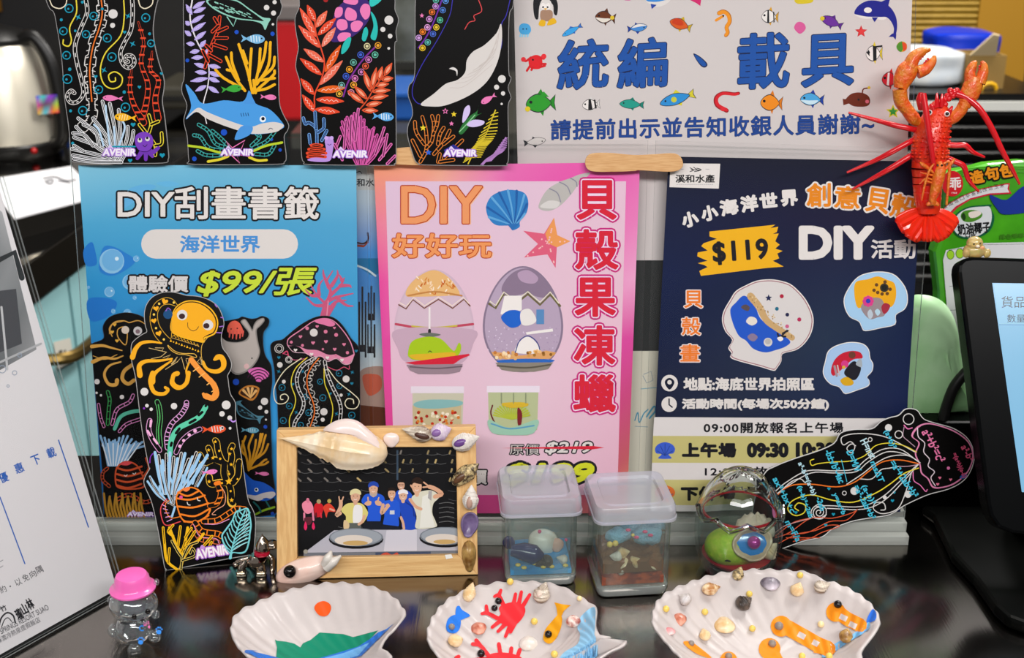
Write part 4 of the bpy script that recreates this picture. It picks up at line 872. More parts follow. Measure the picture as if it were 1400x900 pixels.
a.S([640, 680, 645, 640, 682, 624, 718, 642, 724, 685, 700, 715, 660, 712], '7a40ba'); dots(a, [(662, 664, 11), (698, 658, 11)], WH); dots(a, [(662, 659, 6), (697, 653, 6)], '201828'); a.L([676, 686, 686, 695, 697, 684], 3, '201828')
a.L([520, 694, 640, 694], 7, TQ, 1); avenir(a, 486, 704, 642, 738)
done(a, 'black bookmark with purple octopus at its foot, first from left along the top')
# ---- second: blue shark
a = newcard(HOLD, F1, J((0, 0, K, [895, 760, 890, 700, 885, 640, 870, 570, 885, 500, 862, 440, 862, 400, 872, 360, 870, 200, 868, 0, 880, -120, 960, -230, 1120, -250, 1280, -200, 1330, -80, 1328, 0, 1335, 30, 1325, 70, 1310, 110, 1318, 330, 1322, 480, 1340, 540, 1366, 590, 1360, 620, 1345, 650, 1355, 740, 1345, 768, 1300, 778, 920, 778])), .0016)
a.fr(0, 0, K)
a.L([910, 0, 900, 90, 930, 190, 985, 300, 985, 400, 962, 500, 978, 585], 7, 'e4e0e4', taper=(1, .6))
for x, y, x2, y2 in ((912, 40, 970, 5), (915, 60, 975, 35), (910, 70, 880, 20), (902, 110, 968, 70), (898, 120, 878, 100), (905, 150, 975, 105), (905, 170, 875, 145), (920, 190, 976, 148), (922, 210, 882, 205), (945, 225, 975, 190), (945, 240, 898, 248), (965, 260, 1003, 222), (962, 270, 905, 275), (980, 320, 918, 300), (985, 310, 1045, 320), (980, 345, 922, 340), (985, 340, 1045, 362), (985, 370, 900, 385), (985, 368, 1040, 388), (978, 405, 924, 432), (985, 410, 1036, 440)): leafy(a, x, y, x2, y2, 11, LV, 'e4dcf4', 1.5)
for q in ([970, 320, 1000, 220, 1030, 150, 1040, 80], [1010, 210, 1070, 230], [1020, 180, 1075, 180], [1030, 150, 1075, 130], [1035, 120, 1005, 150], [1030, 110, 1015, 85], [990, 260, 1045, 290], [985, 290, 960, 240], [1000, 240, 975, 215]): banded(a, q, 17, RD, BK, .55, 5)
branch(a, ([1195, 440, 1170, 330, 1130, 210], [1160, 430, 1110, 360, 1070, 270], [1150, 420, 1060, 370, 1020, 330], [1130, 380, 1100, 300, 1095, 250], [1180, 380, 1185, 300, 1190, 230], [1200, 430, 1225, 320, 1232, 230], [1225, 340, 1250, 270, 1260, 200], [1215, 400, 1270, 310, 1280, 200], [1225, 380, 1290, 320, 1300, 270], [1235, 380, 1300, 370], [1210, 430, 1260, 420, 1300, 400], [1200, 440, 1290, 360, 1300, 335], [1170, 300, 1150, 240], [1110, 340, 1075, 330], [1210, 440, 1200, 380]), 13, 'eeb01c')
a.S([978, 0, 1040, -10, 1120, 0, 1180, 40, 1240, 80, 1280, 88, 1270, 110, 1255, 142, 1240, 115, 1200, 100, 1120, 90, 1040, 60, 990, 25], '8ccab8', 4); a.S([988, 2, 1040, -4, 1118, 6, 1178, 46, 1236, 88, 1246, 100, 1200, 94, 1122, 84, 1044, 54, 996, 22], BK, 4)
for k in range(26): x = 1000 + 210 * random.random(); y = 5 + (x - 1000) * .34 + random.uniform(-6, 34) * (1 - (x - 1000) / 300); a.L([x, y, x + 16, y + 7], 4, '8ccab8', 1)
a.L([1075, 80, 1105, 125, 1118, 90], 5, '8ccab8', 1)
minifish(a, 1200, 184, 108, 44, '78b4dc', 2, 'd8e8f0'); minifish(a, 1098, 420, 92, 36, '3ca43c', -6, None); minifish(a, 1272, 460, 72, 26, PK, 4)
dots(a, [(1262, 36, 13), (1295, 62, 12), (1292, 115, 6), (1300, 10, 10)], WH); dots(a, [(1120, 152, 10), (1290, 160, 10), (1060, 627, 15), (887, 286, 9), (920, 752, 11), (1326, 710, 8), (1285, 660, 8)], '1c50c0')
for q in ([1080, 700, 1020, 680, 985, 620, 940, 590], [1070, 715, 990, 700, 950, 650, 918, 640], [1080, 690, 1040, 650, 1005, 620], [1200, 700, 1260, 670, 1300, 625], [1190, 690, 1230, 650, 1215, 635], [1070, 735, 980, 735, 935, 715], [1210, 730, 1270, 730, 1300, 690]): banded(a, q, 18, '3ca09c', BK, .55, 4)
a.L([892, 690, 960, 700, 1030, 720, 1110, 735], 11, 'b8cc30'); a.L([1200, 715, 1260, 690, 1335, 675], 11, 'b8cc30'); a.L([985, 765, 1040, 755, 1080, 740], 12, 'dccc34'); a.L([1180, 745, 1220, 760, 1262, 758], 12, 'dccc34')
a.L([1070, 668, 1100, 700, 1160, 664, 1140, 710, 1180, 742, 1120, 730, 1135, 772, 1095, 735, 1060, 742, 1090, 705], 5, PK, 1, True)
a.S([878, 400, 920, 440, 960, 490, 1060, 475, 1150, 480, 1180, 430, 1210, 490, 1280, 520, 1343, 590, 1330, 612, 1290, 628, 1190, 635, 1080, 600, 980, 560, 930, 530, 880, 565, 905, 500], '4a9ae0'); a.P([1155, 490, 1178, 428, 1212, 494], '4a94dc')
a.S([905, 535, 940, 510, 980, 530, 1080, 570, 1180, 600, 1240, 585, 1300, 578, 1343, 592, 1325, 615, 1290, 628, 1190, 633, 1080, 602, 980, 562, 930, 530, 882, 562], 'd6d0cc'); a.S([1195, 600, 1180, 640, 1112, 662, 1140, 600], '4a94dc')
a.C(1244, 564, 15, 'e8f0f4'); a.C(1245, 562, 8, '14182c'); a.L([1270, 615, 1280, 607, 1292, 612], 3, '2a3050')
for k in range(4): a.L([1140 + 11 * k, 536 - k, 1144 + 11 * k, 552 - k], 3, '20406c', 1)
avenir(a, 1045, 706, 1200, 736)
done(a, 'black bookmark with a big blue shark, second from left along the top')
# ---- third: turtle, snail and coral
K2 = 3.75
a = newcard(HOLD, F3, J((380, 0, K2, [122, 805, 118, 700, 118, 480, 110, 410, 92, 350, 95, 300, 105, 240, 92, 160, 88, 90, 110, 30, 108, -60, 150, -200, 300, -260, 480, -240, 590, -140, 600, 0, 600, 50, 618, 100, 605, 160, 610, 210, 598, 240, 604, 500, 606, 800, 596, 840, 560, 848, 170, 844, 135, 832])), .0016)
a.fr(380, 0, K2)
a.S([275, 130, 300, 50, 350, 0, 420, -30, 470, 20, 470, 90, 430, 150, 370, 195, 310, 215, 270, 205], '3c2470')
for q in ([290, 75, 300, 40, 330, 40, 328, 78, 300, 92], [345, 60, 360, 38, 400, 60, 400, 100, 365, 106, 345, 90], [420, 55, 440, 20, 470, 30, 470, 80, 445, 100], [300, 130, 312, 100, 350, 105, 355, 145, 320, 155], [375, 120, 410, 105, 436, 122, 410, 160, 380, 158], [305, 190, 325, 168, 370, 170, 366, 195, 320, 214], [335, 10, 365, -20, 410, 0, 395, 25]): a.S(q, PK)
a.S([470, 0, 500, -30, 530, 0, 480, 35], '30c0b8'); a.S([475, 60, 500, 90, 512, 150, 500, 205, 475, 190, 490, 130], '28b8b0'); a.S([440, 150, 455, 140, 462, 170, 448, 210, 430, 200], '28b8b0'); a.S([325, 275, 330, 235, 355, 195, 375, 195, 365, 240, 340, 272], '28b8b0')
a.L([190, 110, 195, 170, 220, 245, 238, 320, 225, 400, 190, 480, 188, 550], 7, RD)
for x, y, x2, y2, c in ((192, 112, 150, 25, RD), (195, 190, 112, 40, 'e8583c'), (195, 140, 252, 55, 'e8684c'), (205, 180, 298, 92, RD), (215, 245, 105, 130, 'e85a40'), (225, 240, 296, 140, 'e87a64'), (235, 318, 132, 250, 'e86a50'), (240, 370, 322, 230, 'e0581c'), (225, 385, 112, 298, RD), (215, 435, 332, 310, 'e87058'), (185, 485, 116, 402, RD), (200, 465, 350, 450, 'e0601c'), (195, 510, 340, 520, RD), (190, 575, 124, 485, RD), (190, 560, 318, 575, RD)): leafy(a, x, y, x2, y2, 19, c, 'f4d0c4', 3)
a.L([335, 495, 360, 420, 410, 340, 450, 290, 500, 240], 8, '7a2c90')
for x, y, c in ((457, 237, 'd8d0a0'), (513, 233, 'e8a028'), (424, 281, '4060c8'), (498, 281, '60b8a0'), (387, 320, '60a898'), (465, 306, 'c878b8'), (366, 356, 'e89c28'), (449, 339, 'e05a3c'), (349, 391, '3c5cc8'), (427, 369, 'c878b8'), (326, 437, '70b0a8'), (395, 402, 'd878b8'), (315, 481, 'e0b038'), (388, 435, 'e8a030'), (375, 475, 'e088a0')): a.O(x, y, 15, 4, c); a.C(x, y, 8, c)
a.L([420, 560, 460, 510, 500, 440, 560, 370], 6, 'd8502c')
for x, y, x2, y2 in ((440, 530, 355, 465), (460, 510, 390, 440), (475, 470, 440, 360), (480, 460, 505, 345), (515, 415, 535, 340), (545, 390, 585, 322), (530, 410, 592, 400), (500, 440, 570, 430), (480, 470, 578, 462), (470, 505, 568, 490), (450, 540, 535, 525), (430, 565, 515, 568)): leafy(a, x, y, x2, y2, 15, 'd85430', BK, 3); leafy(a, x + (x2 - x) * .2, y + (y2 - y) * .2, x + (x2 - x) * .8, y + (y2 - y) * .8, 6, 'f0a080')
R_ = random.Random(4)
for k in range(34):
    x = 330 + 8.5 * k * .6 + R_.uniform(-20, 60); t = (x - 420) / 200; y0 = 560 + abs(x - 390) * .9 + R_.uniform(0, 90)
    q = [430 + (x - 430) * .25, 840, 430 + (x - 430) * .6, (840 + y0) / 2 + 20, x, min(y0, 780)]
    a.L(q, 15, 'd85ca8'); a.L(q, 6, '6a2450')
for q in ([300, 750, 320, 700], [560, 840, 600, 800], [520, 820, 580, 740], [540, 800, 560, 690], [500, 790, 545, 655], [340, 760, 350, 620], [370, 740, 375, 600], [395, 720, 412, 560], [290, 740, 330, 820]): a.L(q, 15, 'e070b4', 1); a.L(q, 6, '6a2450', 1)
for q in ([200, 735, 195, 660, 160, 630, 140, 635, 130, 605], [195, 660, 190, 575], [205, 680, 235, 655, 235, 610], [165, 735, 160, 690], [225, 720, 250, 670]): a.L(q, 17, '6a9cd8'); a.L(q, 9, BK); a.L(q, 3, '4a78c0')
a.S([150, 820, 200, 800, 245, 780, 240, 720, 260, 700, 285, 720, 280, 780, 265, 825, 200, 830], 'b890dc'); a.C(248, 708, 10, 'c8a8e8'); a.C(275, 708, 10, 'c8a8e8'); a.L([254, 738, 264, 744, 274, 738], 3, '402060')
for k, (yy, w_) in enumerate(((742, 30), (762, 42), (782, 50), (800, 48))): a.L([200 - w_, yy + 4, 196, yy, 200 + w_ - 4, yy + 4], 15, RD); a.L([200 - w_ + 8, yy + 4, 196, yy, 200 + w_ - 12, yy + 4], 5, '3a140c')
minifish(a, 542, 598, 104, 44, '58a4e0', 4, 'e0ecf4'); dots(a, [(569, 103, 23), (538, 151, 13), (575, 185, 12), (568, 248, 7)], WH); a.C(245, 0, 12, 'a02020')
avenir(a, 282, 772, 458, 808)
done(a, 'black bookmark with orange leaves, pink coral and a purple snail below a turtle')
# ---- fourth: whale
a = newcard(HOLD, F3, J((380, 0, K2, [705, 826, 688, 780, 665, 700, 668, 640, 690, 590, 685, 540, 668, 490, 672, 440, 700, 390, 703, 200, 705, 0, 720, -140, 820, -240, 1000, -260, 1150, -200, 1206, -80, 1205, 30, 1185, 90, 1183, 360, 1196, 400, 1180, 450, 1195, 500, 1180, 545, 1182, 700, 1182, 810, 1172, 840, 1140, 850, 760, 846, 725, 840])), .0016)
a.fr(380, 0, K2)
a.L([895, 0, 880, 80, 820, 200, 740, 330, 695, 430, 690, 490, 712, 526, 740, 536], 4, '3a34a8'); a.L([1190, 0, 1170, 80, 1145, 130, 1147, 230, 1120, 300], 4, '3a34a8')
a.S([732, 534, 800, 480, 860, 430, 920, 410, 960, 370, 968, 310, 1000, 265, 1060, 230, 1120, 170, 1144, 122, 1148, 210, 1125, 320, 1070, 420, 980, 490, 860, 540, 780, 546], 'd6d0cc')
for k in range(6): a.L([880 + 30 * k, 450 - 22 * k, 960 + 30 * k, 440 - 34 * k, 1100 + 8 * k, 330 - 40 * k], 2.5, 'c9bfba')
a.S([878, 352, 900, 345, 920, 360, 918, 390, 912, 366, 895, 358], WH); a.L([1025, -10, 1045, 55, 1005, 80, 1010, 105, 980, 115, 958, 150], 4, 'd8484c')
a.L([720, 245, 760, 190, 800, 110, 840, 0], 7, '6a2ca0')
for x, y, c in ((808, 32, 'c088d0'), (845, 52, '4878c8'), (790, 62, 'e07028'), (776, 98, 'c888c8'), (831, 103, '50b898'), (812, 140, 'e0c030'), (766, 140, 'd898d0'), (742, 163, 'e87c20'), (795, 174, '4868c8'), (722, 194, 'c898d8'), (768, 217, '58b0a8'), (741, 246, 'e8c028'), (860, 4, '5088d0'), (810, 0, '58b0a0')): a.O(x, y, 14, 4, c); a.C(x, y, 8, c)
a.star(738, 80, 13, PK); a.star(858, 570, 17, PK); a.star(858, 570, 9, BK); a.star(902, 586, 15, 'e8cc30'); a.star(890, 634, 13, PK)
dots(a, [(1148, 405, 20), (1121, 447, 13), (1154, 479, 11), (1147, 533, 6)], WH); minifish(a, 1078, 508, 82, 32, PK, 150)
a.S([928, 680, 945, 640, 985, 595, 1020, 570, 1030, 540, 1022, 585, 1045, 580, 1015, 600, 975, 655, 945, 688], '2c7038'); a.L([930, 676, 965, 640, 1010, 590], 5, '8ac890'); a.S([945, 625, 955, 560, 980, 540, 985, 575, 960, 620], 'd0c0ec'); a.S([968, 640, 1000, 615, 1055, 620, 1050, 640, 1000, 652], 'd0c0ec')
for bx, by, tx, ty, cx, c in ((975, 840, 1115, 565, 1060, 'd8c030'), (1050, 845, 1168, 705, 1130, 'b080c0')):
    P = spline([(bx, by, 0), ((bx + cx) / 2, (by * 1.4 + ty * .6) / 2, 0), (cx, (by + ty) / 2, 0), (tx, ty, 0)], 8); a.L([v for p in P for v in (p.x, p.y)], 6, c, 1)
    for i in range(3, len(P) - 1): s_ = 50 * min(1, (len(P) - i) / 8 + .15) * (1 if c[0] == 'd' else .6); a.L([P[i].x, P[i].y, P[i].x + s_, P[i].y + s_ * .1 - 8], 5, c, 1); a.L([P[i].x, P[i].y, P[i].x - s_ * .8, P[i].y + s_ * .5], 5, c, 1)
for q in ([730, 830, 760, 770, 760, 680, 740, 600], [750, 740, 710, 680, 702, 625], [760, 760, 790, 720, 800, 640, 790, 595], [795, 690, 815, 640, 822, 595], [800, 790, 850, 730, 880, 670], [820, 740, 830, 690, 850, 655], [850, 740, 900, 700], [730, 800, 690, 720], [820, 830, 830, 790], [830, 830, 900, 820], [850, 810, 945, 720]): banded(a, q, 19, 'd87c34', BK, .6, 6)
a.star(744, 656, 17, 'e8d030'); a.star(772, 782, 17, '2c60d0'); a.P([850, 770, 900, 740, 945, 770, 930, 800, 870, 800], '2c2c90'); avenir(a, 850, 768, 1018, 802)
done(a, 'black bookmark with a large whale and white belly, rightmost of the top row')
# ---------------------------------------------------------------- bookmarks inside the blue poster's holder
FI = .0025
def octo(a, full=True):
    """the octopus design, drawn in the crop 180,400 at 7.5 (head), 180,510 at 6.428, 180,640 at 6"""
ORN = 'f0aa1e'
JF = newcard(HOLD, FI, J((290, 420, 5, [400, 290, 402, 255, 430, 232, 480, 222, 520, 190, 600, 125, 690, 75, 765, 60, 835, 75, 895, 130, 950, 215, 1005, 285, 1010, 420, 1012, 840, 1010, 1395, 1000, 1420, 470, 1420, 455, 1395, 452, 850, 445, 640, 432, 520, 428, 450, 420, 390, 408, 335])), .001, '3a3840', .6)
a = JF; a.fr(290, 420, 5)
a.S([512, 235, 530, 205, 610, 150, 690, 95, 765, 75, 830, 92, 890, 150, 945, 230, 972, 310, 968, 340, 935, 390, 900, 385, 855, 350, 800, 365, 745, 340, 690, 340, 640, 320, 590, 275, 520, 268], 'dc88a8', 5); a.S([518, 238, 534, 211, 614, 156, 692, 101, 765, 81, 826, 97, 885, 154, 939, 234, 964, 308, 960, 325, 900, 345, 850, 325, 790, 325, 720, 295, 650, 290, 590, 268, 524, 262], '241c20', 5)
a.S([698, 92, 740, 78, 790, 80, 838, 110, 832, 128, 800, 132, 760, 120, 715, 108], 'e078a4'); a.C(695, 175, 27, 'd9d2d0')
dots(a, [(650, 145, 12), (776, 168, 13), (848, 190, 13), (541, 240, 10), (618, 262, 10), (757, 288, 8), (925, 312, 11), (845, 330, 9)], 'd87898')
for x, y, r in ((718, 132, 12), (836, 142, 10), (604, 202, 13), (690, 244, 14), (778, 236, 14), (902, 255, 13), (838, 288, 13)): a.heart(x, y, r, 'dc7c9c')
a.S([518, 270, 590, 270, 650, 325, 700, 335, 640, 345, 560, 310, 525, 292], BK); a.L([518, 268, 560, 308, 640, 315, 690, 345, 745, 335, 790, 372, 850, 352, 900, 390, 945, 385, 965, 345], 4, 'dcb4c0'); a.L([488, 318, 520, 330, 560, 362, 640, 352], 4, 'd85c84'); a.L([770, 400, 850, 432, 900, 410, 935, 425, 938, 400], 5, 'c8506c'); a.L([485, 318, 512, 302, 520, 330], 8, 'd04868')
for x, y in ((570, 294), (680, 322), (788, 346), (888, 362)): a.heart(x, y, 13, 'e4dcd8')
for x, y, r in ((458, 284, 30), (524, 360, 22)): a.O(x, y, r, 4, 'd8d4d0'); a.O(x, y, r * .62, 4, 'd8d4d0')
dots(a, [(463, 395, 19), (490, 510, 13), (916, 492, 24), (882, 602, 11), (764, 716, 25), (756, 770, 14)], 'd4cfcb')
rings(a, [(478, 550, 21), (528, 676, 20), (486, 776, 21), (638, 614, 18), (757, 620, 21), (660, 722, 20), (738, 510, 18), (868, 452, 20), (870, 540, 18), (955, 740, 22), (606, 806, 18), (720, 830, 18)], '1c7896', 5)
for x, y in ((455, 440), (620, 440), (935, 596), (850, 730), (575, 720), (958, 446)): a.star(x, y, 17, '1c7896', .3, -60, 4)
for x, y in ((456, 345), (550, 528), (806, 592), (955, 522), (985, 300)): a.heart(x, y, 12, '1c7896')
for q in ([610, 350, 500, 430, 430, 540, 425, 620, 450, 660, 500, 655, 522, 620, 500, 595, 470, 605, 470, 630, 485, 632], [790, 420, 860, 510, 960, 590, 1005, 640, 985, 690, 930, 692, 908, 660, 925, 628, 962, 632, 968, 660]): a.L(q, 6, 'e4dcbc')
a.L([650, 345, 570, 420, 540, 520, 570, 620, 560, 690, 530, 760, 530, 840], 6, YL); a.L([765, 420, 770, 520, 800, 600, 825, 690, 815, 780, 800, 820], 6, YL)
for q in ([700, 350, 620, 400, 580, 480, 590, 560, 625, 640, 615, 710, 570, 780, 555, 840], [770, 370, 785, 450, 820, 540, 860, 620, 880, 690, 875, 770]): banded(a, q, 24, 'd8d4d2', BK, .6, 5)
sp = [730, 350, 680, 410, 650, 480, 655, 560, 690, 650, 700, 720, 680, 790, 660, 840]; a.L(wiggle(sp, 24), 4, 'd8d4d0', 1); a.L(wiggle(sp, -34), 4, 'd8d4d0', 1); a.L(sp, 7, OR); P = spline([(sp[i], sp[i + 1], 0) for i in range(0, len(sp), 2)], 10)
for i in range(3, len(P), 3): a.L([P[i].x + 6, P[i].y, P[i].x + 26, P[i].y + 3], 4, 'd8d4d0', 1)
done(a, 'jellyfish bookmark inside the holder, on the blue poster right half')
# whale, shells and shark
a = newcard(HOLD, FI, J((290, 420, 5, [-60, 130, 20, 110, 95, 95, 180, 78, 205, 66, 262, 80, 305, 76, 342, 62, 386, 82, 384, 125, 352, 172, 348, 250, 362, 330, 402, 400, 410, 500, 405, 560, 396, 640, 402, 800, 410, 1100, 428, 1240, 420, 1300, 418, 1420, -40, 1425, -60, 1400, -70, 800])), .001, '3a3840', .6)
a.fr(290, 420, 5)
a.S([62, 210, 100, 232, 170, 240, 230, 222, 250, 180, 215, 130, 195, 98, 225, 82, 255, 120, 275, 152, 285, 120, 310, 88, 350, 74, 358, 96, 330, 130, 305, 160, 315, 240, 328, 310, 300, 380, 240, 440, 160, 462, 100, 400, 70, 300], '8a8480', 4); a.S([70, 222, 110, 240, 170, 246, 240, 228, 258, 178, 225, 130, 205, 100, 226, 90, 252, 130, 276, 166, 292, 124, 314, 96, 348, 80, 350, 94, 322, 126, 296, 160, 306, 240, 320, 308, 292, 374, 236, 430, 165, 450, 108, 395, 78, 300], 'b3aaa4', 4)
a.S([108, 130, 130, 100, 165, 95, 195, 120, 210, 175, 150, 185, 106, 170], 'e0604c')
for x, y in ((118, 205), (140, 215), (165, 218), (190, 212), (208, 200)): a.L([x + 4, 165, x, y], 14, 'd8584c', 1, taper=(1, .6))
a.C(130, 150, 5, '281818'); a.C(172, 146, 5, '281818'); a.C(272, 350, 5, '2a2a2a'); a.C(235, 405, 18, 'd8b0b0')
a.S([245, 440, 270, 420, 310, 412, 350, 420, 390, 455, 372, 485, 340, 500, 330, 512, 300, 505, 290, 480], 'd868b0')
for r in (80, 60, 40, 22): a.L([318 + r * cos(rad(t)) if i % 2 == 0 else 508 + r * sin(rad(t)) for t in (-160, -125, -90, -55, -25) for i in (0, 1)], 7, '3a1430')
a.S([180, 590, 220, 545, 270, 535, 320, 550, 318, 585, 295, 625, 270, 640, 240, 630], 'b8742c'); a.S([192, 590, 224, 556, 270, 546, 308, 558, 306, 582, 288, 616, 265, 626, 242, 618], '3a2012')
for x, y in ((215, 570), (245, 556), (275, 556), (300, 572)): a.L([262, 622, x, y], 16, 'd8a868', 1, taper=(.3, 1.2))
a.S([155, 665, 170, 645, 205, 640, 195, 655, 230, 690, 300, 740, 355, 745, 335, 765, 325, 800, 305, 770, 240, 765, 180, 735], '4a7c90'); a.S([172, 672, 200, 680, 240, 705, 296, 748, 310, 764, 240, 758, 188, 730], '141c20')
for k in range(16): x = 185 + 100 * random.random(); y = 690 + (x - 185) * .5 + random.uniform(-5, 28) * .8; a.L([x, y, x + 14, y + 5], 4, '4a7c90', 1)
dots(a, [(163, 512, 22), (365, 820, 12)], '1c48b4'); dots(a, [(358, 645, 25), (328, 688, 15), (371, 716, 13), (368, 770, 7)], 'd4cfcb'); minifish(a, 262, 842, 116, 40, '5c9cb4', 2, 'b8d0d8')
a.fr(290, 570, 6)
branch(a, ([300, 440, 280, 330, 240, 270, 275, 160], [300, 440, 310, 320, 300, 240, 335, 145], [300, 440, 330, 340, 350, 260, 360, 190], [300, 440, 350, 340, 385, 230, 398, 140], [330, 380, 400, 290, 425, 200, 440, 150], [370, 340, 430, 290, 460, 225], [310, 430, 380, 400, 430, 390, 460, 370], [380, 400, 425, 360, 445, 350], [280, 330, 262, 250, 250, 200], [385, 250, 415, 140]), 17, 'c88c20')
minifish(a, 412, 467, 110, 32, PK, 4); a.S([180, 420, 250, 440, 330, 515, 420, 540, 500, 590, 522, 640, 480, 680, 400, 690, 300, 660, 220, 640], '1c58c4'); a.S([290, 640, 360, 645, 420, 625, 500, 615, 520, 640, 480, 672, 440, 665, 380, 690, 300, 665], 'cfc8c8'); a.C(364, 600, 17, 'dfe6ee'); a.C(362, 598, 9, '141828'); a.L([420, 668, 440, 675, 470, 672], 4, '20305c')
a.L([360, 800, 420, 770, 510, 742], 17, '8cb428'); a.L([340, 700, 380, 740, 400, 780], 14, '1c6060'); a.L([440, 690, 470, 740], 12, '1c6060'); dots(a, [(495, 795, 15), (436, 82, 15)], '1c48b4')
done(a, 'bookmark with grey whale tail, shells and a shark behind the octopus bookmark')
# octopus copy inside the holder
a = newcard(HOLD, FI, J((110, 420, 3, [46, 170, 48, 150, 95, 128, 92, 80, 118, 42, 170, 24, 215, 26, 262, 46, 300, 100, 330, 180, 345, 400, 360, 600, 365, 852, 350, 862, 112, 862, 98, 850, 92, 700, 76, 520, 62, 360])), .001, '3a3840', .6)
a.fr(110, 420, 3); OX = 'd8a24c'
a.L([130, 120, 118, 90, 140, 62, 175, 56, 200, 64], 4, OX); a.L([150, 110, 158, 130, 185, 155, 192, 110, 180, 82, 155, 90, 150, 112], 4, OX); a.L([200, 64, 240, 56, 280, 80], 4, OX)
a.L([118, 110, 132, 70, 175, 58], 3, OX)
for x, y in ((130, 102), (150, 138), (140, 72)): a.heart(x, y, 8, 'e8b040')
a.C(184, 94, 16, 'd8c8b8'); a.C(235, 98, 18, 'd8d4d4'); a.C(235, 100, 9, '8a7078')
a.L([46, 162, 90, 158, 130, 168, 170, 178], 15, OX, taper=(1, .3)); a.L([50, 225, 95, 208, 140, 212, 175, 200], 16, OX, taper=(1, .3)); a.L([165, 225, 120, 240, 98, 275, 115, 315, 145, 318, 150, 300], 17, OX, taper=(.4, 1)); a.L([215, 235, 180, 262, 172, 295, 195, 315, 220, 300], 15, OX); a.L([52, 200, 100, 215, 150, 195], 3, OX)
dots(a, [(68, 306, 11), (170, 369, 9), (66, 352, 5), (84, 362, 5)], 'dcd6d4')
banded(a, [112, 480, 116, 420, 120, 380, 112, 348], 15, '3c9c54', BK, .6, 6); banded(a, [130, 480, 150, 420, 200, 390, 216, 362], 15, 'd888c0', BK, .6, 5); banded(a, [140, 500, 165, 450, 210, 430, 260, 425], 15, '58b89c', '58b89c', .6, 6); banded(a, [160, 510, 190, 480, 250, 458], 14, 'd888c0', BK, .6, 6); banded(a, [96, 490, 82, 450, 74, 400], 13, 'd888c0', BK, .6, 6)
for k in range(22): x = 82 + 8.6 * k; q = [130 + (x - 130) * .35, 650, x * .6 + 52, 590, x, 520 + 40 * abs(sin(k * 1.7)) + abs(x - 150) * .12]; a.L(q, 9, '88b4dc'); 
for k in range(8): x = 90 + 22 * k; a.L([135 + (x - 135) * .4, 650, x, 560], 5, 'e0e8f0', 1)
a.S([140, 700, 146, 660, 170, 636, 200, 632, 235, 650, 260, 700, 262, 740, 200, 750, 150, 740], 'c8502c'); a.S([146, 700, 151, 664, 174, 642, 200, 638, 232, 655, 254, 700, 256, 735, 200, 744, 155, 735], '1c0e0c')
for y in (660, 684, 708, 732): a.L([144 + abs(y - 690) * .15, y, 195, y + 10, 256 - abs(y - 690) * .15, y - 6], 8, 'c8502c')
a.L([180, 690, 186, 694, 192, 688], 3, WH); a.L([215, 682, 221, 686, 227, 680], 3, WH); a.S([160, 644, 185, 634, 212, 638, 190, 650], 'd84c50')
banded(a, [118, 735, 92, 710, 92, 680, 110, 662], 14, 'c8502c', BK, .6, 5); a.L([255, 700, 280, 660, 268, 620], 8, 'c8502c'); banded(a, [150, 790, 200, 770, 260, 800, 300, 790], 16, 'c8502c', BK, .6, 5)
for k in range(13): x = 100 + 12.5 * k; a.L([x + 12, 862, x + 2, 820, x + (8 if k % 2 else -4), 765 + 12 * (k % 3)], 9, 'b8862c')
avenir(a, 192, 842, 300, 858)
done(a, 'octopus bookmark inside the holder at the blue poster left edge')
# ---------------------------------------------------------------- octopus bookmark leaning in front of the blue poster
def plane3(p, q, r):
    n = (q - p).cross(r - p).normalized()
    if n.dot(CAM - p) < 0: n.negate()
    return Plane(p, n)
PO = plane3(gp(228, 780), gp(346, 759, .003), HOLD.hit(300, 420, .013))
a = newcard(PO, 0, J((180, 400, 7.5, [0, 700, -6, 610, 0, 530, 40, 480, 110, 430, 155, 402, 140, 340, 130, 230, 150, 130, 210, 50, 300, 5, 390, -5, 480, 8, 560, 30, 680, 40, 790, 75, 880, 140, 930, 240, 946, 330, 920, 440, 930, 560, 985, 640, 1022, 720, 1016, 790, 985, 850]), (180, 510, 6.428, [848, 60, 866, 180, 910, 260, 912, 360, 925, 480, 950, 650, 985, 860]), (180, 640, 6, [935, 140, 958, 270, 1005, 370, 1016, 480, 1004, 670, 990, 704, 960, 716, 700, 762, 310, 838, 285, 832, 268, 805, 240, 640, 200, 430, 160, 270, 104, 140, 108, 80, 148, 5]), (180, 510, 6.428, [150, 820, 100, 560, 70, 340, 42, 100, 28, 10])), .0016, 'a8a6a4', .9)
a.fr(180, 400, 7.5)
a.S([412, 250, 440, 165, 500, 110, 580, 82, 690, 90, 800, 150, 870, 240, 888, 330, 860, 420, 800, 455, 750, 475, 720, 515, 420, 420], GO, 5); a.S([422, 255, 448, 172, 506, 120, 580, 94, 684, 102, 790, 160, 858, 246, 874, 330, 848, 410, 790, 442, 740, 462, 712, 498, 428, 412], BK, 5); a.S([414, 258, 448, 182, 510, 128, 580, 104, 682, 112, 780, 168, 846, 250, 862, 330, 838, 404, 780, 434, 735, 462, 712, 498, 420, 412], ORN, 5)
a.C(518, 232, 54, WH); a.C(783, 334, 54, WH); a.C(516, 244, 32, '3a2228', 28); a.C(766, 342, 32, '3a2228', 28); a.L([574, 308, 580, 360, 625, 394, 665, 380, 688, 348], 6, '30201c')
a.L([470, 130, 420, 70, 340, 55, 250, 100, 200, 190, 190, 300, 230, 430, 300, 520], 6, 'd0a030'); a.L([450, 140, 380, 120, 310, 140, 265, 220, 290, 350, 390, 470, 410, 420, 408, 280], 6, 'd0a030')
for x, y, r, t in ((340, 92, 34, 20), (250, 164, 30, -10), (228, 290, 30, -10), (278, 420, 32, -20)): a.heart(x, y, r, ORN, t)
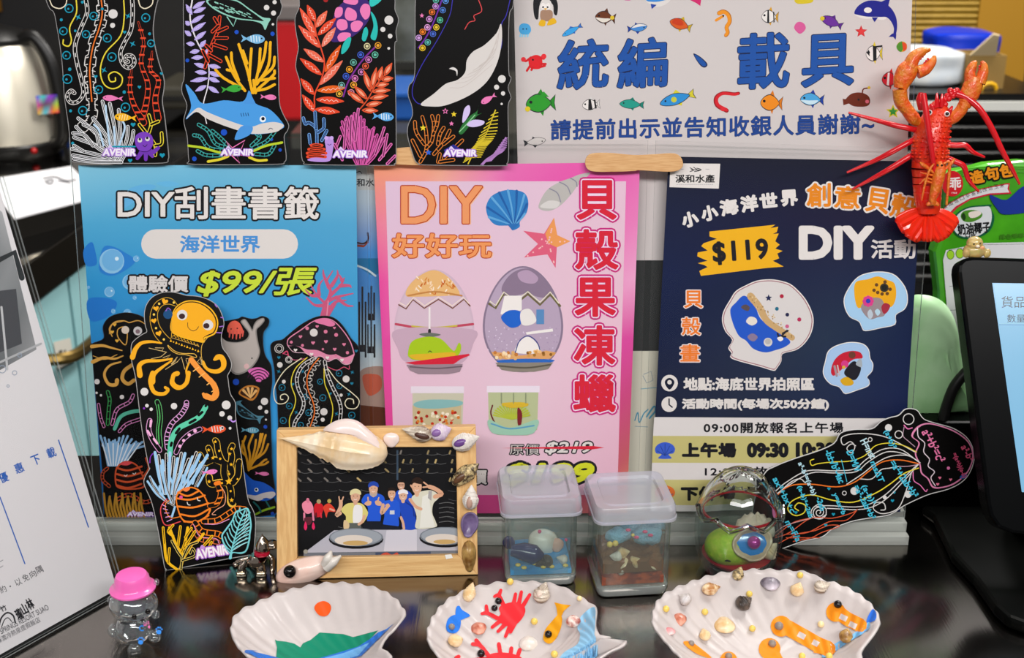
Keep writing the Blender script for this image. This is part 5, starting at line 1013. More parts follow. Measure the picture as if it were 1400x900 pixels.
dots(a, [(282, 116, 12), (228, 226, 12), (250, 366, 12), (330, 482, 12), (432, 104, 12)], 'f0c850'); a.C(372, 224, 48, '184a78'); a.L([350, 190, 372, 160, 400, 180], 10, '8a5cc0')
z = []
for k in range(17): z += [418 + 17 * k, 428 + 6.6 * k + (0 if k % 2 else 26)]
a.L(z, 6, GO, 1); a.L([412, 465, 690, 552], 5, 'c8a058', 1)
for k in range(11): x = 402 + 28 * k; y = 494 + 10.5 * k; a.P([x - 12, y + 12, x + 12, y + 12, x, y - 14], GO) if k % 2 == 0 else a.C(x, y + 4, 7, GO)
a.L([370, 540, 440, 600, 520, 625, 640, 630, 660, 668, 560, 640, 470, 630, 400, 590], 7, 'e0b048', 5, True)
def tent(q, w0, col=ORN, cap=0):
    a.L(q, w0, col, taper=(.85, .85) if cap else (.3, 1))
    P = spline([(q[i], q[i + 1], 0) for i in range(0, len(q), 2)], 5)
tent([305, 520, 200, 505, 100, 520, 40, 580, 8, 665], 56); tent([415, 680, 280, 700, 150, 705, 80, 750, 85, 850], 58)
tent([410, 700, 310, 770, 230, 840, 215, 920], 54); tent([590, 720, 560, 800, 575, 900, 530, 960, 470, 965, 420, 920, 430, 850, 470, 830], 50)
for q in ([175, 570, 350, 610], [200, 680, 300, 660, 360, 610], [240, 568, 330, 570, 310, 600], [320, 670, 400, 640, 350, 690], [405, 735, 470, 660, 450, 700, 410, 740], [345, 790, 470, 710, 510, 660, 545, 790], [555, 680, 590, 680, 570, 740, 556, 690], [672, 715, 705, 670, 720, 745, 680, 720], [700, 660, 745, 760]): a.L(q, 6, 'd8b878', 1)
a.S([720, 720, 740, 700, 780, 770, 860, 790, 915, 760, 905, 690, 860, 700, 835, 690, 870, 640, 930, 640, 970, 700, 960, 780, 890, 830, 800, 820, 740, 770], ORN)
a.L([745, 770, 715, 650, 722, 540, 780, 460], 6, 'e0b048')
tent([610, 690, 700, 800, 780, 880, 845, 950, 870, 1040, 830, 1085, 760, 1060], 66, 'f0953c', 1)
for x, y in ((660, 790), (720, 850), (800, 930), (850, 1000)): a.L([x - 28, y + 18, x + 28, y - 22], 10, 'f6b860', 1)
for q in ([855, 125, 875, 150], [915, 255, 940, 262], [900, 352, 940, 345], [870, 412, 925, 415]): a.L(q, 10, '9a64c8', 1)
a.fr(180, 510, 6.428)
a.L([185, 0, 165, 80, 200, 170, 280, 185, 320, 150, 295, 128], 42, ORN, taper=(1, .6)); a.L([500, 0, 480, 90, 410, 135, 350, 90, 370, 20, 400, 0], 40, ORN, taper=(1, .6)); a.L([690, 60, 735, 150, 710, 215, 650, 215, 630, 185], 44, 'f0953c', taper=(1, .6))
dots(a, [(112, 166, 35), (372, 292, 28), (134, 288, 16), (172, 320, 15), (831, 282, 39), (794, 360, 24), (862, 396, 21), (865, 487, 12)], WH); a.C(108, 312, 10, '8030b0'); a.L([865, 410, 890, 430, 915, 420], 12, 'b888e0')
banded(a, [250, 640, 238, 520, 250, 400, 240, 300, 225, 255], 48, '5cae68', BK, .75); a.L([242, 620, 236, 500, 248, 390, 235, 280], 10, '4caa58')
banded(a, [315, 660, 310, 560, 350, 450, 430, 370, 475, 300, 482, 260], 46, 'd89cd0', BK, .72, 4, .3)
a.L([335, 720, 350, 590, 410, 490, 520, 430, 600, 380, 650, 300], 46, '5ccaa4'); a.L([650, 292, 655, 284], 22, BK, 1)
for q in ([390, 530, 420, 490], [510, 440, 560, 412], [590, 372, 620, 345], [345, 640, 352, 615]): a.L(q, 24, BK, 1)
banded(a, [390, 700, 440, 600, 520, 530, 600, 495], 44, 'd89cd0', BK, .76); dots(a, [(424, 645, 15), (457, 595, 14), (506, 545, 15), (557, 510, 16)], 'f0b0d8')
banded(a, [245, 680, 185, 590, 150, 500, 160, 420], 46, 'e0a0d0', BK, .76); a.L([170, 420, 165, 470], 20, 'f0b0d8', 1); a.L([140, 510, 165, 550], 20, 'f0b0d8', 1); a.L([195, 580, 225, 620], 20, 'f0b0d8', 1)
minifish(a, 728, 495, 200, 72, 'e8542c', -2, WH); a.C(796, 484, 16, WH); a.C(798, 484, 9, '40100c')
for q in ([880, 900, 870, 830, 800, 780, 760, 690, 750, 620, 735, 595], [800, 790, 720, 760, 640, 790, 600, 720], [700, 770, 690, 700, 675, 660], [860, 840, 880, 740, 870, 680, 885, 640], [930, 900, 945, 780]): a.L(q, 56, 'e8b840'); 
for q in ([880, 920, 870, 830, 800, 780, 760, 690, 750, 620, 735, 595], [800, 790, 720, 765, 640, 790, 600, 720], [700, 770, 690, 700, 675, 660], [860, 840, 880, 740, 870, 680, 885, 640], [930, 920, 945, 780]): a.L(q, 46, BK)
for x, y in ((735, 605), (770, 685), (714, 748), (676, 678), (862, 712), (878, 668), (874, 805), (826, 836), (778, 755), (932, 795), (935, 850)): a.star(x, y, 17, GO) if (x + y) % 3 else a.C(x, y, 10, GO)
minifish(a, 690, 870, 130, 40, 'e880c0', -6)
for k in range(15):
    x = 195 + 33 * k; q = [330 + (x - 330) * .35, 1060, 340 + (x - 340) * .7, 900, x + 10, 780 - 80 * abs(cos(k * 2.3))]; c = (LB, WH)[k % 2]; a.L(q, 26, c)
    if k % 2: a.L(q, 14, BK)
a.L([160, 790, 165, 740, 185, 710], 9, '8030b0')
a.fr(180, 640, 6)
for q in ([270, 265, 200, 210, 130, 110], [290, 280, 220, 180, 150, 70], [235, 220, 228, 150], [330, 300, 300, 220, 250, 60, 240, -20], [345, 290, 340, 150, 310, 60, 300, -40], [350, 260, 400, 160, 420, 60], [330, 400, 355, 320], [460, 150, 470, 60, 500, -20], [540, 150, 590, 60, 620, 0], [500, 130, 530, 40, 560, -30], [430, 140, 440, 40], [405, 170, 410, 120]): a.L(q, 17, LB)
for q in ([300, 290, 200, 190, 150, 75], [345, 300, 350, 150, 380, 50], [340, 300, 290, 160, 270, 30], [520, 150, 560, 60, 600, -20], [345, 310, 280, 270]): a.L(q, 12, WH); a.L(q, 6, BK)
for q in ([810, 280, 815, 200, 800, 140, 760, 60, 760, -20], [800, 120, 720, 120, 650, 130, 635, 70], [830, 120, 870, 60, 875, -20], [815, 290, 830, 300]): a.L(q, 58, 'e8b840')
for q in ([818, 270, 815, 200, 800, 140, 760, 60, 760, -30], [800, 120, 720, 125, 650, 130, 635, 75], [830, 120, 870, 60, 875, -30], [818, 270, 828, 285]): a.L(q, 48, BK)
a.star(796, 112, 30, GO); a.star(820, 265, 20, GO); a.star(635, 112, 17, GO); dots(a, [(740, 125, 9), (812, 190, 9), (800, 50, 9), (868, 92, 8)], GO); minifish(a, 640, 34, 120, 40, 'e880c0', -6)
O2 = 'ee7e24'
a.S([365, 300, 362, 230, 400, 180, 470, 155, 540, 170, 600, 230, 632, 300, 650, 350, 600, 420, 520, 450, 440, 445, 395, 400], O2); a.S([376, 300, 374, 236, 408, 192, 470, 166, 534, 180, 590, 236, 620, 300, 634, 350, 592, 408, 520, 436, 444, 432, 406, 395], BK)
for q in ([380, 200, 460, 230, 550, 190], [372, 250, 480, 260, 600, 225], [372, 315, 500, 325, 632, 290], [395, 380, 520, 395, 640, 335], [430, 440, 540, 440, 630, 390]): a.L(q, 15, O2)
a.S([420, 180, 450, 160, 480, 170, 450, 195], 'f08040'); a.L([455, 280, 462, 300, 480, 305], 7, WH); a.L([538, 245, 544, 265, 562, 270], 7, WH); a.C(405, 240, 14, 'e04c90')
a.L([400, 400, 320, 410, 280, 350, 280, 290, 310, 265], 7, O2); a.L([400, 440, 280, 470, 240, 380, 245, 310, 290, 255], 8, 'e04c50')
for k in range(5): a.L([250 + 10 * k, 300 + 35 * k, 282 + 12 * k, 318 + 26 * k], 7, 'd898d0', 1)
a.L([640, 310, 700, 290, 730, 210, 705, 130], 44, O2); a.L([640, 312, 700, 292, 730, 210, 708, 150], 34, BK); a.L([690, 385, 660, 380, 700, 340, 760, 300, 768, 220, 740, 160], 6, 'e8a080'); a.L([690, 128, 718, 122], 34, O2, 1)
for x, y in ((728, 250), (720, 190), (700, 295)): a.L([x - 18, y, x + 18, y - 8], 13, O2, 1)
banded(a, [590, 440, 700, 430, 800, 370, 860, 335, 930, 340], 46, O2, BK, .72, 6, .42); banded(a, [520, 450, 580, 520, 700, 540, 740, 560], 50, O2, BK, .72, 6, .42); banded(a, [500, 480, 560, 580, 650, 600, 710, 610], 40, 'd86a3c', BK, .72, 6, .42); a.L([600, 460, 700, 460, 800, 420], 6, 'e89ac8'); a.L([505, 460, 560, 560, 690, 580, 716, 620], 5, 'e89ac8')
for q in ([258, 490, 270, 620, 290, 760, 380, 840], [300, 780, 310, 660], [400, 830, 420, 720, 370, 640, 310, 490], [340, 470, 300, 520, 340, 560], [380, 640, 400, 480], [410, 690, 440, 600, 460, 490], [430, 660, 520, 520], [450, 640, 540, 600, 590, 540], [590, 640, 660, 560], [440, 570, 490, 495], [420, 750, 500, 620], [640, 640, 655, 610]): a.L(q, 22, 'f0b81c'); a.L([q[0], q[1], *q[2:4]], 6, '3a2808', 1)
for q in ([405, 830, 410, 740, 380, 690, 330, 600], [415, 760, 520, 720, 500, 660, 480, 700], [420, 740, 470, 640, 540, 610]): a.L(q, 20, 'e8d070'); a.L(q, 12, BK)
a.T('AVENIR', 524, 648, 790, 728, 'f4eef6', 3, [('9a64c8', 10), ('d8a0c0', 4)], rot=-9)
a.S([560, 660, 575, 632, 600, 650, 590, 668], 'c890dc')
TL_ = '7ccfd4'
a.S([800, 745, 815, 690, 760, 640, 735, 560, 770, 500, 820, 430, 850, 360, 900, 340, 955, 330, 975, 400, 985, 470, 975, 540, 970, 600, 945, 680, 900, 705, 830, 700, 820, 745], TL_); a.S([826, 688, 770, 630, 748, 560, 780, 508, 828, 440, 858, 372, 900, 352, 946, 342, 963, 400, 972, 470, 962, 540, 957, 596, 934, 672, 895, 692, 834, 690], BK)
a.L([802, 740, 840, 600, 880, 470, 930, 350], 11, TL_)
for k in range(9): y = 700 - 38 * k; x = 808 + 14 * k; a.L([x, y, x + 50, y - 50 + 3 * k, 972 - abs(k - 4) * 5, y - 92 + 6 * k], 9, TL_); a.L([x, y, x - 34, y - 40, x - 62 + 4 * k, y - 100 + 4 * k], 9, TL_)
for k in range(8): y = 670 - 38 * k; x = 822 + 14 * k; a.L([x + 20, y, 960 - abs(k - 4) * 5, y - 60], 4, 'c8eaec', 1)
done(a, 'orange octopus bookmark leaning in front of the blue poster on the counter')
# ---------------------------------------------------------------- hand-written jellyfish bookmark lying on its side at the right
PJ = plane3(gp(1066, 750), HOLD.hit(1110, 612, .0155), HOLD.hit(1230, 575, .0155))
K3 = 1186 / 290.
a = newcard(PJ, 0, J((1060, 540, K3, [0, 875, -70, 890, -120, 870, -130, 700, -100, 560, -60, 440, 0, 400, 100, 360, 250, 310, 330, 270, 365, 215, 440, 195, 540, 190, 590, 150, 640, 128, 690, 115, 730, 80, 790, 85, 830, 135, 900, 160, 1000, 190, 1080, 250, 1112, 340, 1090, 430, 1040, 490, 960, 530, 850, 560, 720, 620, 640, 670, 520, 690, 420, 710, 320, 750, 260, 795, 150, 820])), .0016, 'd0cecc', 1.1)
a.fr(1060, 540, K3)
a.S([790, 180, 840, 158, 900, 165, 1000, 200, 1080, 260, 1108, 340, 1080, 430, 1010, 495, 940, 520, 880, 520, 850, 470, 815, 440, 805, 390, 780, 330, 800, 270, 760, 230], 'e088b0'); a.S([800, 186, 842, 166, 900, 172, 998, 207, 1074, 264, 1101, 340, 1074, 426, 1006, 488, 938, 513, 884, 512, 858, 468, 822, 436, 812, 388, 788, 330, 808, 270, 770, 232], BK)
a.L([795, 185, 800, 235, 835, 270, 830, 320, 862, 360, 855, 400, 890, 430, 870, 465, 895, 510], 5, 'e8d8e0'); a.L([720, 170, 740, 190, 765, 185], 6, PK); a.L([720, 180, 715, 230, 745, 260, 780, 290], 4, 'b898a8'); a.L([770, 430, 775, 480, 810, 505, 840, 540, 850, 530], 5, PK); a.L([690, 400, 740, 400, 800, 390], 4, 'c8a0b0'); a.O(745, 136, 30, 5, WH); a.O(690, 222, 21, 5, WH); a.O(530, 250, 11, 4, WH); a.O(386, 550, 11, 4, WH)
dots(a, [(633, 184, 20), (442, 538, 22), (742, 556, 20), (612, 574, 11)], WH); dots(a, [(968, 410, 9)], PK); dots(a, [(664, 545, 8)], TQ); a.S([1030, 462, 1050, 445, 1075, 452, 1050, 470], '1c5ca8')
for x, y in ((920, 464), (908, 500), (980, 474)): a.heart(x, y, 9, 'e87898')
for q in ([450, 285, 425, 275, 400, 300, 425, 325, 445, 290, 420, 262, 385, 280, 370, 265, 375, 235, 440, 218, 540, 220, 640, 245, 780, 320], [810, 380, 740, 340, 640, 345, 560, 385, 490, 440, 400, 500], [800, 375, 700, 305, 600, 305, 510, 360, 440, 415, 330, 425, 180, 425, 60, 490, 0, 540], [800, 370, 720, 330, 620, 320, 520, 375, 450, 430, 330, 437, 200, 437, 70, 510, 0, 560], [800, 385, 700, 480, 600, 570, 480, 625, 300, 620, 230, 625], [800, 390, 720, 480, 610, 590, 490, 640, 290, 635], [760, 440, 720, 570, 680, 640, 600, 665, 550, 640, 560, 605, 605, 605, 615, 640, 590, 645], [0, 570, 60, 510, 100, 480, 140, 470, 165, 490], [470, 470, 540, 470, 590, 420, 640, 410, 690, 400]): a.L(q, 5, WH)
a.L([790, 320, 720, 285, 640, 270, 560, 285, 500, 340, 420, 370, 330, 375, 240, 385, 205, 395, 195, 370, 215, 360], 5, YL); a.L([800, 410, 720, 440, 640, 500, 560, 550, 440, 600, 320, 590, 200, 560, 100, 590, 70, 640, 110, 675, 160, 660, 168, 620, 130, 605, 108, 630, 130, 648], 6, YL)
a.L([800, 385, 700, 365, 600, 375, 520, 430, 440, 490, 340, 515, 200, 500, 80, 510, 0, 570], 6, OR); a.L(spiral(245, 658, 42, 6, -20, 2.2), 5, WH); a.L([285, 640, 250, 610, 205, 640, 205, 680, 245, 692, 285, 670], 5, WH)
for q in ([0, 800, 80, 770, 200, 690, 320, 690, 430, 660, 460, 640, 400, 700, 300, 710, 180, 770, 60, 780], [20, 830, 120, 780, 220, 760, 300, 730, 360, 735, 260, 770, 200, 800, 100, 820], [0, 790, 100, 715, 190, 690], [60, 800, 130, 800, 250, 800]): a.L(q, 4.5, 'd85a38')
a.L([0, 770, 60, 730, 200, 690], 4, 'd0a0a0')
HW = '48c0dc'
def hand(txt, x, y, L_, h, rot, col=HW): a.T(txt, x - L_ / 2, y - h / 2, x + L_ / 2, y + h / 2, col, 1.2, rot=rot, shear=.1)
hand('a²+b²=c²', 885, 285, 200, 52, 62, 'f080b0'); hand('a²-b²', 1075, 325, 95, 40, 62, 'd8587c'); hand('=(a+b)(a-b)', 1028, 395, 150, 34, 66, 'c84c70')
hand('(a+b)²', 640, 250, 110, 40, 66); hand('=a²+2ab+b²', 720, 470, 240, 42, 56); hand('H=mst', 520, 300, 120, 42, 60, 'c0dce4'); hand('msΔT', 572, 430, 130, 36, 66); hand('-b±√b²-4ac', 335, 400, 200, 44, 66); a.L([370, 365, 400, 485], 4, HW, 1); a.L([285, 330, 330, 318], 4, HW, 1); hand('D=M/V', 440, 370, 130, 40, 66)
hand('(a-b)²', 520, 560, 120, 42, 60); hand('=a²-2ab+b²', 500, 600, 210, 36, 62); hand('y=ax+b', 355, 610, 130, 36, 66); hand('a²-b²=(a+b)', 175, 470, 200, 36, 66, 'b8dce8'); hand('(a-b)²+2ab', 165, 600, 190, 34, 70); hand('-2ab', 255, 610, 80, 32, 70); hand('ax²+bx+c', 50, 560, 220, 36, 62); hand('m=F/a', 100, 760, 130, 36, 60)
for x, y in ((115, 658), (325, 668), (282, 728), (655, 592), (300, 525)): a.heart(x, y, 10, TQ)
minifish(a, 22, 660, 88, 34, PK, 68)
done(a, 'black bookmark covered in handwritten formulas, lying sideways behind glass egg')
# ================================================================ shells: generic builders
def frame_from(axis, up):
    z = axis.normalized(); x = (up - z * up.dot(z)).normalized(); y = z.cross(x)
    return Matrix(((x.x, y.x, z.x, 0), (x.y, y.y, z.y, 0), (x.z, y.z, z.z, 0), (0, 0, 0, 1)))
def shellmat(name, c1, c2, scale=120, stretch=None, rough=.35): return mat(name, c1, rough, col2=c2, vscale=scale, stretch=stretch, coat=.15)
def spiral_shell(apex, mouth, rmax, up, m, name, parent, flat=.8, ribs=0, whorls=5, peak=.62, aperture=None, tip=.85):
    """a whorled snail shell from its apex to the end of its canal, flattened against what it is glued to"""
    ax = mouth - apex; L_ = ax.length; M = Matrix.Translation(apex) @ frame_from(ax, up)
    bm = NB(); n, sg = 44, 28; rings = []
    for i in range(n + 1):
        t = i / n; r = (t / peak) ** tip if t < peak else math.sqrt(max(0, 1 - ((t - peak) / (1 - peak)) ** 2)) * .94 + .06
        ring = []
        for k in range(sg):
            a = 2 * PI * k / sg; ph = t * whorls / peak + a / (2 * PI); saw = (ph % 1.0)
            rr = r * rmax * (1 + (.14 * (saw - .5) if t < peak * .98 else .03 * sin(ph * 12)))
            if ribs: rr *= 1 + .05 * cos(a * ribs)
            ring.append(bm.verts.new(M @ V((rr * cos(a) * flat, rr * sin(a), t * L_))))
        rings.append(ring)
    for p, q in zip(rings, rings[1:]):
        for k in range(sg): bm.faces.new((p[k], p[(k + 1) % sg], q[(k + 1) % sg], q[k]))
    bm.faces.new(rings[0][::-1]); bm.faces.new(rings[-1])
    o = put(name, bm, m, parent)
    if aperture:
        bm = NB(); c = apex + ax * .68 + up.normalized() * rmax * flat * .72
        sd = ax.normalized().cross(up.normalized())
        MM = frame_from(up, ax); ball(bm, c + sd * rmax * .12, 1, L_ * .25, rmax * .42, rmax * .3, MM); put('aperture', bm, aperture, o)
    return o
def clam(c, n, updir, w_, h_, d_, m, name, parent, ribs=0, inner=None):
    """a single valve: hinge at the bottom of updir, domed along n (or hollow, when inner is given)"""
    z = n.normalized(); y = (updir - z * updir.dot(z)).normalized(); x = y.cross(z); bm = NB(); rings = []; N = 9; S_ = 36; sg = -1 if inner else 1
    for i in range(N + 1):
        t = i / N; ring = []
        for k in range(S_):
            a = 2 * PI * k / S_; u = sin(a) * (1 - .18 * (1 - cos(a)) / 2 - .1); v = cos(a) * .95 - (.12 if cos(a) < -.8 else 0); f = math.atan2(sin(a) * t, cos(a) * t + 1.15)
            zz = d_ * (1 - t * t) * sg + (ribs and d_ * .07 * cos(f * ribs) * t)
            if inner: zz += d_
            ring.append(bm.verts.new(c + x * (u * t * w_ / 2 * 1.12) + y * ((v * t + .1 * (1 - t)) * h_ / 2) + z * zz))
        rings.append(ring)
    for p, q in zip(rings, rings[1:]):
        for k in range(S_):
            if p is rings[0]:
                continue
            bm.faces.new((p[k], p[(k + 1) % S_], q[(k + 1) % S_], q[k]))
    bm.faces.new(rings[1][::-1]); bmesh.ops.delete(bm, geom=rings[0], context='VERTS')
    bmesh.ops.recalc_face_normals(bm, faces=bm.faces)
    o = put(name, bm, m, parent); s = o.modifiers.new('thickness', 'SOLIDIFY'); s.thickness = min(.0012, d_ * .3); s.offset = 0
    return o
CREAM = shellmat('cream_shell', 'e4c494', 'f0dec2', 60); WHITE_S = shellmat('white_shell', 'e4ded6', 'd0c6ba', 90); PINKW = mat('pink_white_shell', 'ecd8d0', .25, coat=.2)
STRIPE = shellmat('striped_shell', '7a6450', 'e6dac8', 60, (1, 1, 9)); PURPLE = shellmat('purple_shell', '7c5c94', 'b49cc0', 80); DPURP = shellmat('dark_purple_shell', '54406c', '86749c', 70)
BROWN = shellmat('brown_shell', '7c5426', 'c09a58', 140); SPECK = shellmat('speckled_shell', '3a2c20', 'd4bc88', 420); TAN = shellmat('tan_shell', 'd8b078', 'eed8b0', 120); DARKS = shellmat('dark_shell', '2e2622', '6a5c52', 160); ROSE = shellmat('rose_shell', 'b05840', 'e0a088', 150)
BLACKBEAD = mat('black_bead', '120e0e', .12)
# ================================================================ photo frame
fA, fB = gp(378, 794), gp(653, 787); fu = (fB - fA).normalized(); fback = V((-fu.y, fu.x, 0)); fup = (V((0, 0, 1)) * cos(rad(14)) + fback * sin(rad(14)))
PF = plane3(fA, fB, fA + fup)
pf = empty('photo_frame', (fA + fB) / 2 + fback * .02, 'pale wooden photo frame decorated with shells standing before the pink poster', 'photo frame')
def oak(name, st): return mat(name, 'e6bd80', .5, col2='d6a86c', vscale=16, stretch=st, bump=.12, bscale=60)
OH = oak('oak_across', (2, 14, 30)); OV = oak('oak_upright', (30, 14, 2))
OUT = [(378, 588.3), (650.5, 583.5), (653.4, 786), (378.5, 793)]; INN = [(405.5, 612), (623.6, 611.5), (626, 759.5), (406.3, 763.7)]
for i, nm in enumerate(('top_rail', 'right_rail', 'bottom_rail', 'left_rail')):
    j = (i + 1) % 4; bm = NB(); quadslab(bm, [OUT[i], OUT[j], INN[j], INN[i]], -.011, 0, PF); put('frame_rail', bm, OH if i % 2 == 0 else OV, pf, False, bevel=.0005)
bm = NB(); quadslab(bm, [(401, 607), (628, 607), (631, 765), (401, 769)], -.0095, -.0055, PF); put('backing_board', bm, mat('backing_board', '5a4a38', .7), pf, False)
mid = PF.hit(515, 640, -.012); ft = V((mid.x, mid.y, 0)) + fback * .02; ft.z = .0005
bm = NB(); tube(bm, [mid, mid * .5 + ft * .5, ft], .004, 8); put('easel_leg', bm, _M['backing_board'], pf)
# ---- the print: six people behind a steel worktop with two pans, dark shelves behind
a = Art(PF, -.0052)
a.fr(400, 600, 1271 / 240.)
a.P([22, 60, 1190, 58, 1206, 850, 30, 880], '141416')
R_ = random.Random(11)
a.R(752, 84, 766, 300, '3c4c5c')
for row in range(9):
    y = 110 + row * 66
    for k in range(13):
        x = 50 + 90 * k + R_.uniform(-18, 18)
        if 500 < x < 1060 and y > 290: continue
        if x < 330 and y > 420: continue
        a.L([x, y + R_.uniform(-6, 6), x + 45, y + 9, x + 90, y + 2], 3, R_.choice(['4a4a4c', '38383a', '606060']))
        if row < 4 and R_.random() < .75: a.L([x + 10, y - 2, x + (28 if x > 700 else -22) * .6, y - 22], 13, R_.choice(['a08c60', '8c7c58', '746848', 'b8a06c']) if row and x > 400 or x > 780 else '77706a', 1)
for k in range(5): a.L([1060, 470 + 34 * k, 1120, 462 + 34 * k, 1170, 470 + 34 * k], 4, '6c6c6c')
a.S([70, 470, 110, 445, 140, 470, 150, 520, 110, 545, 78, 520], 'e888a0'); a.L([84, 540, 86, 590], 14, 'e0809c'); a.L([145, 520, 152, 590], 14, 'e0809c'); a.S([85, 575, 140, 570, 130, 620, 95, 620], '5c2430'); a.S([82, 640, 94, 600, 106, 640, 94, 664], 'e02860'); a.S([140, 640, 150, 604, 162, 640, 152, 660], 'e02860'); a.L([110, 440, 112, 455], 22, 'd87890')
a.S([156, 490, 185, 462, 222, 490, 205, 560, 165, 560], 'c81c28'); a.C(190, 455, 16, 'a8986c'); a.L([170, 540, 172, 568], 12, '601820'); a.L([205, 540, 208, 570], 10, 'd83040'); a.S([222, 495, 262, 468, 300, 500, 308, 530, 260, 530, 246, 572, 234, 540], 'd8402c'); a.C(266, 452, 15, 'b8a050'); a.L([272, 510, 300, 520], 14, 'e0a088')
# worktop and pans
a.P([300, 664, 900, 655, 1204, 650, 1204, 812, 80, 830], 'b4b2bc'); a.P([680, 664, 900, 658, 900, 812, 660, 816], 'cfcbd4'); a.P([80, 826, 1204, 810, 1204, 842, 80, 866], '6c7078'); a.P([600, 824, 1000, 818, 1000, 840, 600, 846], '3c4860'); a.S([640, 840, 680, 824, 720, 840, 756, 824, 760, 850, 650, 856], 'b84838'); a.C(95, 818, 16, '9c988c')
def person(cx, top, hw, hh, skin, hair, shirt, body, cap=None, sleeve=None, face=1):
    a.S(body, shirt); a.L([cx, top + hh * 1.5, cx, top + hh * 2.1], hw * .9, skin, 1)
    a.C(cx, top + hh, hw, skin, hh); 
    if cap: a.S([cx - hw * 1.1, top + hh * .8, cx - hw, top + hh * .1, cx, top - hh * .2, cx + hw, top + hh * .1, cx + hw * 1.15, top + hh * .75, cx, top + hh * .5], cap)
    else: a.S([cx - hw * 1.05, top + hh * .95, cx - hw, top + hh * .15, cx, top - hh * .15, cx + hw, top + hh * .15, cx + hw * 1.05, top + hh * .95, cx + hw * .7, top + hh * .5, cx - hw * .7, top + hh * .5], hair)
    a.C(cx - hw * .38, top + hh * .95, 3.5, '281c18', n=6); a.C(cx + hw * .38, top + hh * .95, 3.5, '281c18', n=6); a.L([cx - hw * .35, top + hh * 1.42, cx, top + hh * 1.54, cx + hw * .35, top + hh * 1.42], 4, 'f0e0d8')
BLU = '2458d0'; SK = 'd8a888'
person(786, 300, 26, 36, 'd0a084', '1c1614', '2450c0', [745, 400, 770, 372, 830, 376, 866, 410, 870, 470, 745, 470]); a.L([762, 334, 810, 334], 3, '181818', 1)
person(585, 318, 32, 44, SK, '30201c', BLU, [500, 460, 520, 410, 560, 398, 620, 398, 660, 420, 668, 470, 640, 490, 635, 600, 580, 610, 540, 598, 545, 500], '2848a8'); a.S([560, 385, 585, 400, 612, 385, 608, 412, 585, 420, 562, 410], 'b8a498')
a.S([520, 470, 545, 450, 570, 455, 565, 480, 535, 484], SK); a.L([548, 450, 546, 425], 10, SK, 1); a.S([598, 452, 625, 448, 645, 465, 640, 485, 605, 480], SK); a.L([618, 448, 624, 428], 10, SK, 1); a.P([540, 598, 640, 598, 650, 660, 500, 660, 520, 610], '161a24')
person(718, 358, 27, 40, 'd4a484', '241a16', BLU, [640, 510, 650, 460, 690, 446, 745, 444, 775, 470, 780, 560, 768, 570, 762, 640, 660, 640, 665, 550]); a.L([655, 480, 645, 540, 690, 490], 24, SK); a.S([672, 480, 695, 470, 705, 492, 680, 500], SK); a.R(704, 520, 738, 548, 'c8ccd4'); a.P([650, 620, 764, 634, 790, 660, 640, 660], '181c28')
person(800, 374, 30, 38, 'd8ac90', '2c201c', '2048b8', [775, 480, 790, 450, 840, 446, 880, 490, 890, 560, 892, 652, 800, 652, 790, 580], 'e8e4e4'); a.L([785, 570, 800, 610, 806, 650], 18, SK); a.L([820, 460, 870, 500, 880, 560], 10, '18348c')
person(455, 372, 34, 46, 'd4a488', '2c1c18', 'd8cc78', [352, 520, 380, 480, 420, 466, 500, 470, 540, 520, 545, 550, 520, 600, 500, 610, 395, 612, 385, 560], 'dcd09c'); a.S([445, 490, 500, 490, 505, 560, 495, 610, 440, 612], 'e8e6e4'); a.L([345, 540, 318, 555, 345, 500, 350, 455], 26, SK); a.L([340, 455, 336, 420], 9, SK, 1); a.L([356, 455, 368, 422], 9, SK, 1); a.P([400, 610, 495, 610, 496, 648, 375, 655], '5c605c'); a.L([520, 560, 505, 600, 480, 620], 20, SK); a.S([370, 600, 385, 590, 410, 615, 405, 650, 372, 655], 'd8bc90')
person(900, 296, 36, 52, 'dcac8c', '241814', 'd8d4c0', [860, 440, 890, 402, 940, 380, 1010, 376, 1062, 420, 1020, 470, 1012, 540, 1036, 600, 1036, 640, 895, 650, 898, 560]); a.S([865, 300, 900, 278, 940, 296, 940, 330, 880, 318], '2c1e18'); a.P([940, 420, 985, 400, 1005, 540, 1032, 640, 920, 646], 'e4e2d8'); a.P([985, 380, 1010, 378, 1005, 450, 980, 430], 'a8a4a4'); a.L([1030, 420, 1080, 400, 1030, 362, 990, 348], 30, 'd8a484'); a.L([985, 348, 945, 352], 12, 'd8a484', 1); a.L([980, 340, 950, 316], 11, 'd8a484', 1); a.L([850, 440, 890, 490, 930, 510], 22, 'd8a484'); a.L([872, 362, 856, 338], 12, 'd8a484', 1)
for cx, x0, x1, y0, y1 in ((460, 264, 656, 648, 780), (1110, 920, 1290, 640, 770)):
    def ell(x0, x1, y0, y1): return [v for k in range(22) for v in (min((x0 + x1) / 2 + (x1 - x0) / 2 * cos(2 * PI * k / 22), 1204), (y0 + y1) / 2 + (y1 - y0) / 2 * sin(2 * PI * k / 22))]
    a.P(ell(x0 - 2, x1 + 2, y0 + 12, y1 + 18), '1c1c20'); a.P(ell(x0, x1, y0, y1), '7c828a'); a.P(ell(x0 + 12, x1 - 12, y0 + 6, y1 - 10), '9aa0a8'); a.P(ell(x0 + 40, x1 - 76, y0 + 50, y1 - 4), 'dcd0c4'); a.P(ell(x0 + 100, x1 - 110, y0 + 90, y1 - 6), 'c8a468')
a.build('photo_print', PHOTO, pf)
a = Art(PF, .0006); a.P([608, 759, 617, 758, 619, 763, 610, 765], 'f0ece4'); a.build('paint_chip', PAPER, pf)
